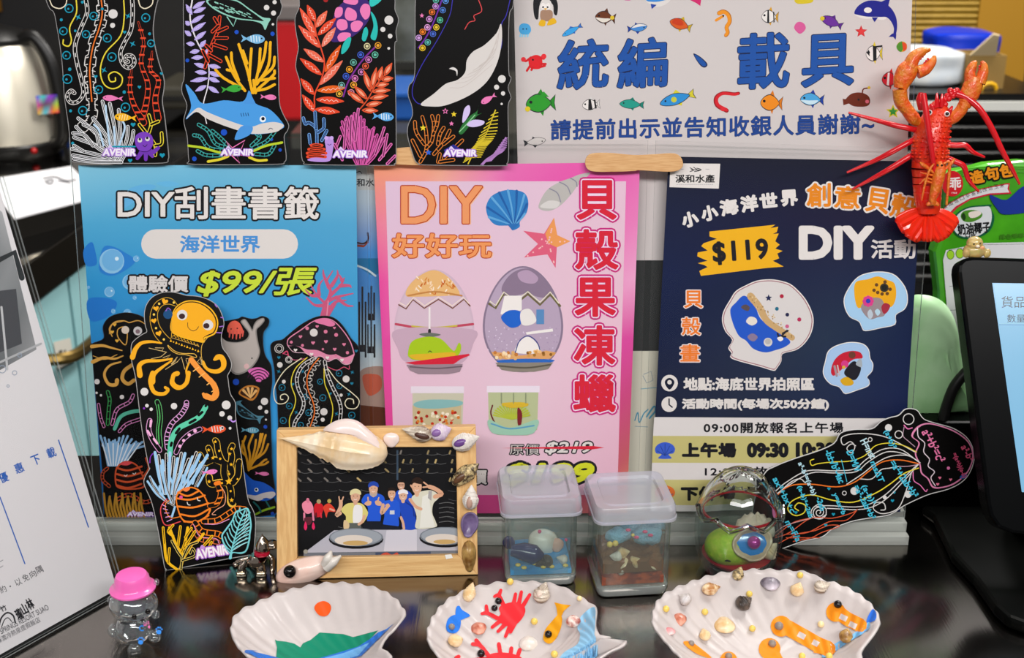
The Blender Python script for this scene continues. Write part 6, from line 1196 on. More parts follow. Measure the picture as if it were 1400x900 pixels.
# ---- shells glued to the frame
fr = lambda x, y, off=0: PF.hit(350 + x / 3.4606, 560 + y / 3.4606, off); NRM = PF.n
o = spiral_shell(fr(102, 134, .006), fr(622, 212, .008), .0155, NRM, CREAM, 'conch_shell', pf, .75, 11, 7, .6, None, 1.25)
def patch(a, f, o0, o1, n=4, N_=9, pw=2.2):
    P = spline([(a[i], a[i + 1], 0) for i in range(0, len(a), 2)], n, True); cx = sum(p.x for p in P) / len(P); cy = sum(p.y for p in P) / len(P); bm = NB(); rr = []
    for i in range(1, N_ + 1):
        t = i / N_; rr.append([bm.verts.new(f(cx + (p.x - cx) * t, cy + (p.y - cy) * t, o0 + (o1 - o0) * math.sqrt(max(0, 1 - t ** pw)))) for p in P])
    for A2, B2 in zip(rr, rr[1:]):
        for j in range(len(P)): bm.faces.new((A2[j], A2[(j + 1) % len(P)], B2[(j + 1) % len(P)], B2[j]))
    bm.faces.new(rr[0]); bmesh.ops.recalc_face_normals(bm, faces=bm.faces)
    return bm
put('outer_lip', patch([318, 100, 360, 62, 420, 44, 480, 54, 530, 92, 578, 138, 600, 175, 617, 208, 570, 200, 520, 178, 460, 140, 400, 108], fr, .0085, .0165), PINKW, o)
clam(fr(640, 143, .0005), NRM, fr(640, 100) - fr(640, 180), .0125, .0105, .0016, PINKW, 'clam_shell', pf)
spiral_shell(fr(690, 92, .004), fr(832, 128, .005), .0058, NRM, STRIPE, 'whelk_shell', pf, .75, 0, 5, .6, mat('brown_aperture', '4a2c20', .4))
spiral_shell(fr(925, 90, .004), fr(826, 122, .004), .0066, NRM, shellmat('lilac_shell', 'e8dce0', 'c4aacc', 70), 'whelk_shell', pf, .7, 0, 3, .45, mat('lilac_aperture', '8a64a0', .3))
spiral_shell(fr(1058, 128, .005), fr(928, 172, .005), .0066, NRM, WHITE_S, 'whelk_shell', pf, .75, 9, 4, .5, mat('violet_aperture', '6a4488', .3))
spiral_shell(fr(1056, 256, .006), fr(930, 354, .004), .0062, NRM, SPECK, 'olive_shell', pf, .7, 0, 3, .4, mat('brown_lip', '5c3c24', .35))
spiral_shell(fr(1020, 356, .005), fr(1012, 474, .005), .0058, NRM, WHITE_S, 'whelk_shell', pf, .75, 9, 4, .55, mat('pale_aperture', 'b89484', .4))
clam(fr(1010, 538, .0005), NRM, fr(1020, 480) - fr(1000, 600), .0133, .0185, .0035, DPURP, 'mussel_shell', pf, inner=1)
clam(fr(1008, 690, .0005), NRM, fr(1004, 620) - fr(1008, 760), .0102, .0225, .0045, BROWN, 'limpet_shell', pf, 40)
# the little squid made of a shell
sq = clam(fr(232, 762, .001), NRM, fr(140, 790) - fr(370, 712), .0205, .0455, .0055, mat('blush_shell', 'eec6b6', .3, col2='f0dace', vscale=40, coat=.2), 'squid_ornament', pf)
for x0, y0, x1, y1, r in ((330, 732, 356, 670, .0034), (334, 748, 402, 692, .0034)):
    bm = NB(); tube(bm, [fr(x0, y0, .009), fr((x0 + x1) / 2, (y0 + y1) / 2, .012), fr(x1, y1, .012)], [r * 1.1, r, r * .25], 12); put('tentacle', bm, WHITE_S, sq)
bm = NB(); ball(bm, fr(160, 767, .0095), .0046); put('eye', bm, BLACKBEAD, sq)
# ================================================================ painted scallop shells on the counter
SHELLIN = mat('scallop_white', 'c6bdba', .45, col2='bcb3b0', vscale=25, bump=.1, bscale=90, coat=.08)
class Dish:
    """a hollow valve: rim traced on a level plane, bowl below it, ribs fanning out from the hinge"""
    def __init__(s, rim, cx, cy, hinge, depth, ribs, label, zr=None):
        s.D = depth; s.zr = zr or depth + .0015; s.nr = ribs; s.h = gp(*hinge, s.zr)
        P = [gp(rim[i], rim[i + 1], s.zr) for i in range(0, len(rim), 2)]; s.c = gp(cx, cy, s.zr)
        Q = spline([(p.x, p.y, 0) for p in P], 8, True); s.tab = []
        for q in Q: d = q - V((s.c.x, s.c.y, 0)); s.tab.append((math.atan2(d.y, d.x), d.length))
        s.tab.sort(); e = s.root = empty('scallop_dish', V((s.c.x, s.c.y, 0)), label, 'shell dish', 'painted scallop shells'); N, R_ = 220, 16; bm = NB(); rings = []
        for i in range(R_ + 1):
            t = (i / R_) ** .8; rings.append([])
            for k in range(N):
                an = 2 * PI * k / N; rr = s.rad(an) * t; x, y = s.c.x + rr * cos(an), s.c.y + rr * sin(an)
                if i == R_: f = s.fan(x, y); x += (x - s.h.x) * .0022 * cos(f * s.nr); y += (y - s.h.y) * .0022 * cos(f * s.nr)
                rings[-1].append(bm.verts.new((x, y, s.z(x, y))))
                if i == 0: break
        for i in range(R_):
            for k in range(N):
                j = (k + 1) % N
                if i == 0: bm.faces.new((rings[0][0], rings[1][k], rings[1][j]))
                else: bm.faces.new((rings[i][k], rings[i + 1][k], rings[i + 1][j], rings[i][j]))
        o = put('shell_valve', bm, SHELLIN, e); m = o.modifiers.new('thickness', 'SOLIDIFY'); m.thickness = .0014; m.offset = -1
        s.art = Art(None, .0006, s.mapper)
    def rad(s, a):
        T = s.tab; n = len(T); a = (a + PI) % (2 * PI) - PI; lo, hi = 0, n
        while lo < hi:
            md = (lo + hi) // 2
            if T[md][0] < a: lo = md + 1
            else: hi = md
        p, q = T[lo - 1], T[lo % n]; d = (q[0] - p[0]) % (2 * PI); f = ((a - p[0]) % (2 * PI)) / d if d > 1e-9 else 0
        return p[1] + (q[1] - p[1]) * f
    def fan(s, x, y): return math.atan2(y - s.h.y, x - s.h.x)
    def z(s, x, y):
        dx, dy = x - s.c.x, y - s.c.y; t = min(math.hypot(dx, dy) / max(s.rad(math.atan2(dy, dx)), 1e-6), 1.02)
        dh = math.hypot(x - s.h.x, y - s.h.y)
        return s.zr - s.D * (1 - t ** 2.2) + min(.00055, dh * .01) * cos(s.fan(x, y) * s.nr) * min(1, t * 1.3)
    def mapper(s, px, py, off):
        z = s.zr - s.D * .5
        for _ in range(14): p = gp(px, py, z); z = .5 * z + .5 * s.z(p.x, p.y)
        p = gp(px, py, z); p.z = s.z(p.x, p.y) + off; return p
    def at(s, x, y, up=0): a = s.art.t(x, y); return s.mapper(a[0], a[1], up)
    def bead(s, x, y, r, m, name='bead'): r *= .52; bm = NB(); ball(bm, s.at(x, y, r * .7), r); return put(name, bm, m, s.root)
    def whelk(s, x0, y0, x1, y1, r, m, name='snail_shell', ribs=0, **k): r *= .55; return spiral_shell(s.at(x0, y0, r * .75), s.at(x1, y1, r * .75), r, V((0, -.3, 1)), m, name, s.root, .8, ribs, 4, .55, **k)
    def clam(s, x, y, w_, h_, m, up=(0, 1, 0), name='clam_shell', ribs=14): w_ *= .55; h_ *= .6; return clam(s.at(x, y, .0004), V((0, -.25, 1)), V(up), w_, h_, min(w_, h_) * .28, m, name, s.root, ribs)
BEADY = mat('yellow_bead', 'e8c860', .25, coat=.3); BEADC = mat('cream_bead', 'f0d8a0', .3, coat=.3); GLASSB = mat('grey_bead', '8a8078', .2)
# left: sun and mountains
d = Dish(J((300, 770, 4.375, [75, 410, 84, 335, 118, 288, 215, 240, 330, 188, 480, 145, 660, 117, 830, 124, 950, 152, 1050, 210, 1106, 290, 1096, 325, 1050, 385, 1000, 435, 966, 492, 968, 522, 1020, 545, 1016, 590, 960, 620, 860, 640, 700, 660, 500, 660, 330, 630, 200, 570, 120, 500])), 436, 862, (522, 902), .024, 58, 'white scallop shell painted with red sun and green hills, left of the three')
a = d.art; a.fr(300, 770, 4.375)
a.S([568, 275, 585, 245, 625, 232, 660, 250, 668, 280, 650, 315, 620, 324, 590, 312], 'dd5214')
a.P([332, 462, 345, 470, 400, 475, 450, 488, 484, 510, 500, 485, 545, 465, 600, 420, 650, 424, 740, 430, 800, 448, 860, 432, 950, 408, 900, 460, 820, 510, 700, 555, 560, 590, 460, 600, 340, 570, 345, 510], '0f8062')
a.P([1046, 365, 1000, 400, 950, 420, 900, 460, 830, 505, 700, 545, 560, 585, 440, 600, 330, 565, 160, 525, 230, 530, 150, 540, 300, 600, 500, 630, 700, 610, 850, 560, 940, 470], '2a6cc4'); a.P([900, 480, 830, 510, 740, 545, 640, 570, 560, 600, 700, 600, 830, 560], '6aa8dc')
a.build('painting', PAINT, d.root)
# middle: crabs and fish
d = Dish(J((570, 770, 4.375, [66, 430, 76, 370, 110, 300, 180, 222, 280, 166, 400, 130, 540, 109, 700, 111, 830, 127, 920, 166, 1000, 215, 1066, 266, 1064, 370, 1084, 420, 1112, 448, 1165, 438, 1246, 460, 1230, 492, 1160, 522, 1090, 570, 1000, 640, 880, 700, 700, 735, 500, 725, 330, 690, 200, 615, 120, 540, 80, 480])), 700, 866, (826, 890), .026, 58, 'white scallop shell painted with red crabs and small fish, middle of the three')
a = d.art; a.fr(570, 770, 4.375)
CR = 'dc2830'
a.S([492, 270, 540, 245, 600, 240, 645, 270, 640, 320, 590, 375, 530, 380, 480, 340, 500, 310], CR)
for q in ([520, 260, 490, 200, 465, 205], [490, 200, 502, 168], [480, 335, 420, 305, 390, 308], [420, 305, 415, 262], [580, 245, 590, 190], [610, 250, 625, 178], [630, 268, 675, 195], [500, 350, 450, 390], [530, 370, 485, 415], [560, 375, 530, 445], [590, 360, 560, 420]): a.L(q, 24, CR, taper=(1.1, .8))
a.S([430, 555, 500, 540, 580, 550, 630, 580, 600, 640, 460, 640, 400, 610], CR)
for q in ([430, 560, 380, 500, 335, 490], [380, 500, 355, 468], [500, 550, 490, 490], [560, 560, 565, 515], [600, 570, 615, 525], [410, 580, 300, 590], [250, 565, 235, 572]): a.L(q, 24, CR)
a.S([175, 380, 190, 335, 232, 315, 262, 345, 255, 400, 225, 425, 185, 415], '2474d8'); a.S([232, 325, 236, 270, 255, 262, 270, 285, 318, 318, 290, 335, 262, 345], '2474d8')
a.S([755, 460, 770, 400, 815, 345, 845, 315, 868, 330, 862, 390, 830, 460, 790, 488], 'e09a18'); a.P([840, 320, 835, 275, 822, 240, 870, 252, 920, 258, 880, 290, 862, 330], 'e09a18')
a.S([1062, 268, 1066, 370, 1060, 480, 1080, 560, 960, 640, 850, 600, 880, 540, 960, 490, 975, 430, 960, 390, 985, 320], '90c4e4'); a.build('painting', PAINT, d.root)
for x, y in ((558, 124), (702, 362), (822, 558)): d.bead(x, y, .0045, BEADY)
d.bead(972, 222, .0035, BEADC)
d.bead(488, 240, .0045, BLACKBEAD); d.bead(464, 282, .0042, BLACKBEAD); d.bead(786, 440, .0048, BLACKBEAD); d.bead(208, 394, .0042, GLASSB); d.bead(384, 556, .005, BLACKBEAD)
d.whelk(336, 140, 300, 255, .008, TAN); d.whelk(772, 146, 728, 272, .0105, STRIPE, aperture=mat('pale_mouth', 'd8c4b4', .4)); d.clam(368, 395, .021, .017, ROSE, (-.3, 1, 0)); d.whelk(275, 480, 200, 500, .0085, TAN); d.clam(668, 488, .024, .02, WHITE_S, (0, -1, 0)); d.whelk(930, 345, 938, 402, .0085, shellmat('red_speck_shell', 'a84838', 'f0dcd0', 300), peak=.5) if False else d.whelk(926, 340, 940, 404, .0088, shellmat('red_speck_shell', 'a84838', 'f0dcd0', 300))
# right: sea shells and orange fish bones
d = Dish(J((870, 760, 3.889, [88, 330, 108, 250, 168, 192, 280, 142, 420, 97, 600, 73, 800, 76, 930, 91, 982, 124, 1080, 151, 1180, 201, 1250, 260, 1291, 330, 1278, 385, 1222, 462, 1192, 510, 1196, 560, 1160, 610, 1050, 660, 850, 700, 600, 690, 400, 640, 250, 548, 140, 432, 98, 375])), 1047, 860, (1150, 908), .03, 64, 'largest white scallop shell, with orange fish bones and many tiny shells, rightmost')
a = d.art; a.fr(870, 760, 3.889); OG = 'e88a18'
def bone(pts, w_, head, r, gaps):
    a.L(pts, w_, OG); a.C(*head, r, OG)
    for x, y, an in gaps:
        c_, s_ = cos(rad(an)), sin(rad(an)); g = 21; a.P([x - g * c_ + g * s_ * .7, y - g * s_ - g * c_ * .7, x + g * c_ + g * s_ * .7, y + g * s_ - g * c_ * .7, x + g * c_ - g * s_ * .7, y + g * s_ + g * c_ * .7, x - g * c_ - g * s_ * .7, y - g * s_ + g * c_ * .7], 'c6bdba')
a.S([1240, 310, 1258, 288, 1275, 310, 1270, 345, 1230, 362, 1225, 345], '2c6cd4'); a.S([1215, 370, 1240, 360, 1230, 400, 1150, 450, 1060, 510, 1000, 545, 990, 530, 1060, 470, 1140, 430], '70b0e0')
bone([800, 385, 880, 430, 960, 475, 1020, 500], 82, (770, 380), 56, ((878, 430, 28), (955, 472, 28)))
a.P([980, 460, 1044, 490, 985, 530, 940, 520], OG)
bone([1080, 310, 1120, 340, 1190, 375], 74, (1060, 305), 52, ((1100, 335, 26), (1150, 375, 26)))
bone([720, 500, 750, 560], 60, (708, 500), 58, ()); bone([490, 560, 520, 600], 50, (490, 560), 46, ())
a.S([250, 462, 290, 462, 340, 495, 400, 548, 330, 530, 270, 490], OG); a.build('painting', PAINT, d.root)
for x, y, r, m in ((1070, 272, .0052, BLACKBEAD), (758, 388, .0056, GLASSB), (722, 480, .005, GLASSB), (490, 546, .0045, GLASSB), (292, 476, .0038, GLASSB)): d.bead(x, y, r, m)
for x, y in ((600, 214), (870, 114), (158, 294), (364, 310), (616, 398), (980, 376), (880, 545), (1024, 545)): d.bead(x, y, .0043, BEADY if x not in (980,) else BEADC)
d.whelk(558, 76, 528, 150, .0072, SPECK); d.whelk(446, 188, 352, 210, .0085, shellmat('tan_speck_shell', 'b07840', 'f0d8b0', 200)); d.whelk(1030, 172, 945, 205, .009, STRIPE); d.whelk(870, 165, 840, 235, .0085, TAN); d.clam(712, 152, .026, .02, shellmat('grey_purple_shell', '4c4450', 'c8bec8', 60), (0, 1, 0), ribs=0)
d.whelk(612, 252, 535, 300, .01, DARKS); d.whelk(225, 232, 285, 275, .009, shellmat('pale_grey_shell', 'd8d4d4', 'b0a49c', 120)); d.clam(228, 342, .018, .018, ROSE, (.2, 1, 0)); d.clam(178, 405, .014, .01, shellmat('pink_shell', 'd87078', 'f0c8c4', 60), (.6, 1, 0)); d.clam(468, 375, .027, .023, TAN, (0, -1, 0), ribs=0); d.whelk(352, 405, 372, 468, .0068, TAN, ribs=7); d.whelk(1122, 408, 1105, 480, .0078, BROWN)
# ================================================================ glass jars with clip-on lids
GLASS = mat('clear_glass', 'f4faf6', .01, trans=1, ior=1.47, spec=.5)
LIDM = clear('frosted_lid', 'eef0f6', .36, hazecol='eaeaf4', rough=.25)
JARB = clear('jar_base_glass', 'f2f6f2', .3, 3.0, hazecol='e4e8e4', rough=.03)
JARG = clear('jar_wall_glass', 'eff5f2', .06, 1.2, hazecol='d8dcd8', rough=.01)
GELM = clear('clear_gel', 'f4f8f8', .03, .2)
def rring(w_, d_, r, n=5):
    o = []
    for cx, cy, t0 in ((w_ / 2 - r, d_ / 2 - r, 0), (-w_ / 2 + r, d_ / 2 - r, 90), (-w_ / 2 + r, -d_ / 2 + r, 180), (w_ / 2 - r, -d_ / 2 + r, 270)):
        for k in range(n): t = rad(t0 + 90 * k / (n - 1)); o.append((cx + r * cos(t), cy + r * sin(t)))
    return o
def rstack(bm, M, prof, cap0=True, cap1=True, mi=0):
    """prof: (width, depth, corner radius, z)"""
    rings = [[bm.verts.new(M @ V((x, y, z))) for x, y in rring(w_, d_, r)] for w_, d_, r, z in prof]
    for a, b in zip(rings, rings[1:]):
        n = len(a)
        for k in range(n): bm.faces.new((a[k], a[(k + 1) % n], b[(k + 1) % n], b[k])).material_index = mi
    if cap0: bm.faces.new(rings[0][::-1]).material_index = mi
    if cap1: bm.faces.new(rings[-1]).material_index = mi
def zfor(p, py):
    """height above ground point p at which the vertical through it crosses picture row py"""
    pl = Plane(p, (0, -1, 0)); lo, hi = 0., .5
    for _ in range(40):
        m = (lo + hi) / 2; q = V((p.x, p.y, m)) - CAM; c = RM.transposed() @ q; y = 450 - FPX * c.y / -c.z
        if y > py: lo = m
        else: hi = m
    return lo
def jar(x0, x1, yb, ylid0, ylid1, yaw, label):
    g0, g1 = gp(x0, yb), gp(x1, yb); W = (g1 - g0).length; mid = (g0 + g1) / 2; H = zfor(mid, ylid0); HL = zfor(mid + V((0, -.002, 0)), ylid1) - H
    M = Matrix.Translation(mid) @ Matrix.Rotation(rad(yaw), 4, 'Z') @ Matrix.Translation((0, W / 2, 0))
    e = empty('glass_jar', M @ V((0, 0, 0)), label, 'jar', 'square lidded candle jars'); r = W * .13; b = H * .13
    bm = NB(); rstack(bm, M, [(W * .84, W * .84, r, .0003), (W * .96, W * .96, r, .001), (W, W, r, .004), (W, W, r, b * .9), (W * .97, W * .97, r, b), ]); put('glass_base', bm, JARB, e)
    t = .0032; bm = NB(); rstack(bm, M, [(W, W, r, b), (W, W, r, H * .93), (W * .97, W * .97, r, H * .97), (W * .97, W * .97, r, H + HL * .4), (W * .97 - 2 * t, W * .97 - 2 * t, r * .8, H + HL * .4), (W - 2 * t, W - 2 * t, r * .8, H * .93), (W - 2 * t, W - 2 * t, r * .8, b + .0004)], False, False)
    bmesh.ops.recalc_face_normals(bm, faces=bm.faces); put('glass_walls', bm, JARG, e)
    bm = NB(); L_ = W * 1.1
    rstack(bm, M, [(L_, L_, r * 1.1, H - .001), (L_ * 1.01, L_ * 1.01, r * 1.1, H + HL * .25), (L_, L_, r * 1.1, H + HL * .8), (L_ * .96, L_ * .96, r * 1.1, H + HL), (L_ * .74, L_ * .74, r, H + HL), (L_ * .71, L_ * .71, r, H + HL * .8)], False, True)
    put('lid', bm, LIDM, e); bm = NB(); rstack(bm, M, [(L_ * 1.03, L_ * 1.03, r * 1.1, H - .0016), (L_ * 1.03, L_ * 1.03, r * 1.1, H + .0004), (L_, L_, r * 1.1, H + .0004), (L_, L_, r * 1.1, H - .0016)], False, False); put('lid_rim', bm, LIDM, e)
    inner = W - 2 * t - .001
    return e, M, W, H, b, inner
def fill(e, M, inner, z0, z1, m, name, r=.004, lump=0, seed=0):
    bm = NB(); n = 14; g = []
    for j in range(n + 1):
        for i in range(n + 1):
            x, y = (i / n - .5) * inner, (j / n - .5) * inner; g.append(bm.verts.new(M @ V((x, y, z1 + lump * noise.noise(V((x * 160 + seed, y * 160, seed)))))))
    for j in range(n):
        for i in range(n): bm.faces.new((g[j * (n + 1) + i], g[j * (n + 1) + i + 1], g[(j + 1) * (n + 1) + i + 1], g[(j + 1) * (n + 1) + i]))
    B = [bm.verts.new(M @ V((x * inner, y * inner, z0))) for x, y in ((-.5, -.5), (.5, -.5), (.5, .5), (-.5, .5))]; bm.faces.new(B[::-1])
    ed = [[g[i] for i in range(n + 1)], [g[i * (n + 1) + n] for i in range(n + 1)], [g[n * (n + 1) + n - i] for i in range(n + 1)], [g[(n - i) * (n + 1)] for i in range(n + 1)]]
    for k in range(4): bm.faces.new([B[k], B[(k + 1) % 4]] + ed[k][::-1])
    bmesh.ops.recalc_face_normals(bm, faces=bm.faces); return put(name, bm, m, e, False)
# left jar: blue gel, little whale and shells
e, M, W, H, b, I = jar(691, 789, 803, 702, 684, 4, 'square glass jar with a navy whale on blue gel, left of the two')
c = fill(e, M, I, b + .0006, b + H * .07, mat('blue_gel', '2f8ed0', .15, col2='4aa4dc', vscale=60), 'blue_gel', lump=.0015); zt = b + H * .07
NAVY = mat('navy_toy', '16205c', .2, coat=.4)
bm = NB(); tube(bm, [M @ V((-.021, -.012, zt + .011)), M @ V((-.012, -.013, zt + .010)), M @ V((-.004, -.014, zt + .008)), M @ V((.002, -.014, zt + .006))], [.004, .0068, .0072, .003], 14); ball(bm, M @ V((-.022, -.006, zt + .014)), .0045, 1, .5, 1.2); put('toy_whale', bm, NAVY, c)
clam(M @ V((.004, .006, zt + .006)), (M.to_3x3() @ V((.1, -1, .35))), V((.3, 0, 1)), .024, .021, .005, WHITE_S, 'white_clam', c)
spiral_shell(M @ V((-.004, -.018, zt + .001)), M @ V((.009, -.016, zt + .005)), .005, V((0, -.4, 1)), DARKS, 'dark_snail', c, 1, 8)
spiral_shell(M @ V((.012, -.012, zt + .004)), M @ V((.02, -.014, zt + .002)), .0035, V((0, -.4, 1)), WHITE_S, 'pale_snail', c, 1, 6)
clam(M @ V((.014, .004, zt + .005)), V((0, -1, .4)), V((0, 0, 1)), .011, .01, .002, mat('blush_chip', 'd8a898', .4), 'pink_chip', c)
for x, y in ((-.012, -.02), (-.016, -.016), (.002, -.02), (.008, -.02), (-.004, -.015), (.018, -.019)): bm = NB(); ball(bm, M @ V((x, y, zt + .0012)), .0016, 1.3, 1, .8); put('pebble', bm, BEADY, c)
bm = NB(); ball(bm, M @ V((.0005, -.004, zt + .021)), .0014); ball(bm, M @ V((.019, -.012, zt + .018)), .0012); put('pink_speck', bm, mat('pink_speck', 'd83070', .3), c)
# right jar: orange sand, shells, blue foam
e, M, W, H, b, I = jar(816, 916, 817, 711, 695, 6, 'square glass jar with orange sand and cloudy blue wax, right of the two')
c = fill(e, M, I, b + .0006, b + H * .1, mat('orange_sand', 'c8541a', .6, col2='8a2c0c', vscale=160), 'orange_sand', lump=.003); zt = b + H * .1
fill(e, M, I * .97, zt + .0035, zt + H * .2, clear('cloudy_amber_wax', 'c89068', .45, .1, hazecol='a87850'), 'amber_wax', lump=.004, seed=3)
R_ = random.Random(5)
for k in range(6):
    p = M @ V(((-.016, -.015, zt + .014), (-.005, -.018, zt + .008), (.006, -.018, zt + .012), (-.012, -.016, zt + .006), (.014, -.017, zt + .005), (-.001, -.014, zt + .016))[k])
    spiral_shell(p, p + V((.009 * cos(k * 1.9), -.001, .004 * sin(k * 1.9) - .001)), .0045, V((0, -1, .3)), (WHITE_S, CREAM, TAN)[k % 3], 'sea_shell', c, 1, 6)
for x, y, z, r in ((-.009, -.01, .027, .0075), (.012, -.008, .025, .009), (.004, .004, .024, .007), (.018, -.002, .029, .006)):
    bm = NB(); ball(bm, M @ V((x, y, zt + z)), r, 1.2, .8, .75, None, 20, 12)
    for v in bm.verts: v.co += (v.co - (M @ V((x, y, zt + z)))).normalized() * noise.noise(v.co * 220) * .002
    put('blue_foam', bm, mat('blue_foam', '7eb0cc', .9, bump=.8, bscale=900), c)
bm = NB()
for x, z in ((.008, .034), (.012, .031), (-.004, .036), (.002, .03)): ball(bm, M @ V((x, -.019, zt + z)), .0016, 1.2, .8, .7)
put('pink_speck', bm, _M['pink_speck'], c); bm = NB(); ball(bm, M @ V((-.017, -.02, zt + .026)), .0022); ball(bm, M @ V((-.013, -.02, zt + .0265)), .0022); ball(bm, M @ V((-.001, -.021, zt + .033)), .0013); put('yellow_bead', bm, BEADY, c)
# ================================================================ glass egg
g = gp(1006, 775); k = pxm(g + V((0, 0, .04))); R0 = 60 / k; HE = zfor(g, 640); T0 = Matrix.Translation(g)
e = empty('glass_egg', g, 'egg-shaped glass candle holder with green whale and purple pearl inside', 'candle holder')
def er(t): return R0 * (max(0, 1 - ((t - .4) / (.6 if t > .4 else .62)) ** 2)) ** (.56 if t > .4 else .5)      # egg profile, t = height 0..1
zig = lambda a: .035 * (abs(((a * 8 / (2 * PI)) % 1) * 2 - 1) * 2 - 1)
def eggshell(name, t0, t1, z0, z1, out, thick, m, n=14, S_=96, closed_top=False):
    bm = NB(); rings = []
    for inner in (0, 1):
        for i in range(n + 1):
            u = i / n if not inner else 1 - i / n; ring = []
            for q in range(S_):
                a = 2 * PI * q / S_; lo = t0 + (zig(a) if z0 else 0); hi = t1 + (zig(a) if z1 else 0); t = lo + (hi - lo) * u; r = max(er(t) * out - (thick if inner else 0), .0001)
                ring.append(bm.verts.new(T0 @ V((r * cos(a), r * sin(a), HE * t - (thick if inner and t > .9 else 0)))))
            rings.append(ring)
    rings.append(rings[0])
    for p, q in zip(rings, rings[1:]):
        for j in range(S_): bm.faces.new((p[j], p[(j + 1) % S_], q[(j + 1) % S_], q[j]))
    bmesh.ops.remove_doubles(bm, verts=bm.verts, dist=.00008); bmesh.ops.recalc_face_normals(bm, faces=bm.faces); return put(name, bm, m, e)
EGGT = clear('thin_egg_glass', 'f0f6f4', .02, 1.0, rough=.01)
eggshell('glass_cup', .03, .58, 0, 1, 1, .0024, EGGT); bm = NB(); lathe(bm, [(0, .0004), (R0 * .5, .0004), (R0 * .62, HE * .03), (R0 * .6, HE * .06), (0, HE * .065)], 40, T0); put('glass_foot', bm, GLASS, e)
eggshell('glass_cap', .60, .999, 1, 0, 1.03, .003, GLASS, 20)
bm = NB(); tube(bm, [T0 @ V((R0 * 1.02 * cos(2 * PI * q / 64) * er(.59) / R0, er(.59) * 1.02 * sin(2 * PI * q / 64), HE * (.59 + zig(2 * PI * q / 64)))) for q in range(65)], .0017, 8, 1, False); put('zigzag_rim', bm, GLASS, e)
lf = lambda x, y, z: T0 @ V((x * R0, y * R0, z * HE))
bm = NB(); lathe(bm, [(0, HE * .075), (R0 * .62, HE * .075), (R0 * .78, HE * .13), (R0 * .8, HE * .15), (0, HE * .155)], 40, T0); red = put('red_wax', bm, mat('red_wax', 'b81424', .2, coat=.4), e)
bm = NB(); lathe(bm, [(R0 * .84, HE * .575), (R0 * .83, HE * .592), (R0 * .8, HE * .592), (R0 * .81, HE * .575)], 40, T0, close=False); put('red_reflection_ring', bm, _M['red_wax'], e)  # added ring standing in for the red reflection under the zigzag rim
bm = NB(); ball(bm, lf(-.26, -.3, .28), R0 * .52, 1.05, .9, .82, None, 28, 18)
for v in bm.verts:
    q = v.co - lf(-.26, -.3, .28)
    if q.x > 0: v.co.x += q.x * .9; v.co.z -= q.x * .25; v.co.y += q.x * .35
wh = put('green_whale', bm, mat('green_candle', '9cc01c', .6, col2='b4c434', vscale=260, bump=.3, bscale=500), e)
bm = NB(); tube(bm, [lf(-.40, -.755, .235), lf(-.36, -.775, .245), lf(-.32, -.775, .24), lf(-.29, -.77, .233)], .0006, 6); put('smile', bm, BLACKBEAD, wh)
nn_ = V((.06, -1, .55)).normalized(); cc_ = lf(.2, -.52, .355); cm = clam(cc_, nn_, V((-.3, .3, 1)), R0 * 1.02, R0 * .72, .0055, shellmat('sandy_shell', 'cdb493', 'b4977a', 90), 'scallop_cup', e, 22, inner=1)
MM = frame_from(nn_, V((1, 0, -.25))); bm = NB(); ball(bm, cc_ + nn_ * .0030, 1, R0 * .41, R0 * .27, .0012, MM, 28, 12); put('blue_resin', bm, mat('blue_resin', '1f7cc8', .15, coat=.5), cm)
bm = NB(); ball(bm, cc_ + nn_ * .0062 + V((.0005, 0, .001)), R0 * .15, u=20, v=14); put('pearl', bm, mat('magenta_pearl', 'b41c94', .22, .3, coat=.6), cm)
bm = NB(); ball(bm, lf(.4, .1, .36), R0 * .42, 1.1, .7, .9, None, 20, 14)
for v in bm.verts: v.co.z += .0016 * sin(v.co.x * 1300)
put('wax_shell', bm, mat('cream_wax', 'd8ccb8', .5), e)
bm = NB(); spiral_shell(lf(.85, -.25, .3), lf(.55, -.3, .17), R0 * .22, V((.3, -1, 0)), CREAM, 'sea_shell', e, .8, 6); bm.free()
# ================================================================ clear bear bottle with a pink hat
CLP = clear('clear_bear_plastic', 'f2f6f6', .05, 2.4, rough=.03); PINKH = mat('pink_hat', 'ee66b4', .25, coat=.3)
g = gp(192, 880); k = pxm(g + V((0, 0, .03))); u = 1 / k / 6.427          # metres per crop pixel
e = empty('bear_bottle', g, 'clear plastic bear-shaped bottle wearing a pink hat on counter front left', 'bottle')
fd = V((.5, -.87, 0)); rt = V((.87, .5, 0)); up = V((0, 0, 1))
def B_(x, y, depth=0):                                                    # crop pixel -> point on the upright plane through the bear, moved forward by depth crop pixels
    p = Plane(g, (0, -1, 0)).hit(130 + x / 6.427, 760 + y / 6.427); return p + V((0, -depth * u, 0))
zc = lambda y: B_(328, y).z
def blob(name, parts, m=CLP, par=None):
    bm = NB()
    for c, r, sx, sy, sz in parts: ball(bm, c, r * u, sx, sy, sz, None, 28, 18)
    return put(name, bm, m, par or e)
bm = NB(); lathe(bm, [(60 * u, .001), (120 * u, .004), (158 * u, zc(680) * .9), (165 * u, zc(640)), (140 * u, zc(580)), (112 * u, zc(545))], 36, Matrix.Translation((B_(328, 600).x, g.y, 0)), close=False); bod = put('body', bm, CLP, e)
hd = V((B_(340, 420).x, g.y, zc(425))); hd_z = hd.z
bm = NB(); ball(bm, hd, 212 * u, 1, .86, .72, None, 36, 22); head = put('head', bm, CLP, e)
for x, y, r in ((150, 395, 50), (538, 232, 32)): blob('ear', [(B_(x, y), r, .8, .8, 1)], par=head)
for x, y, r, dx in ((172, 640, 62, .8), (540, 500, 42, .9)): blob('arm', [(B_(x, y, 30), r, dx, .9, 1)])
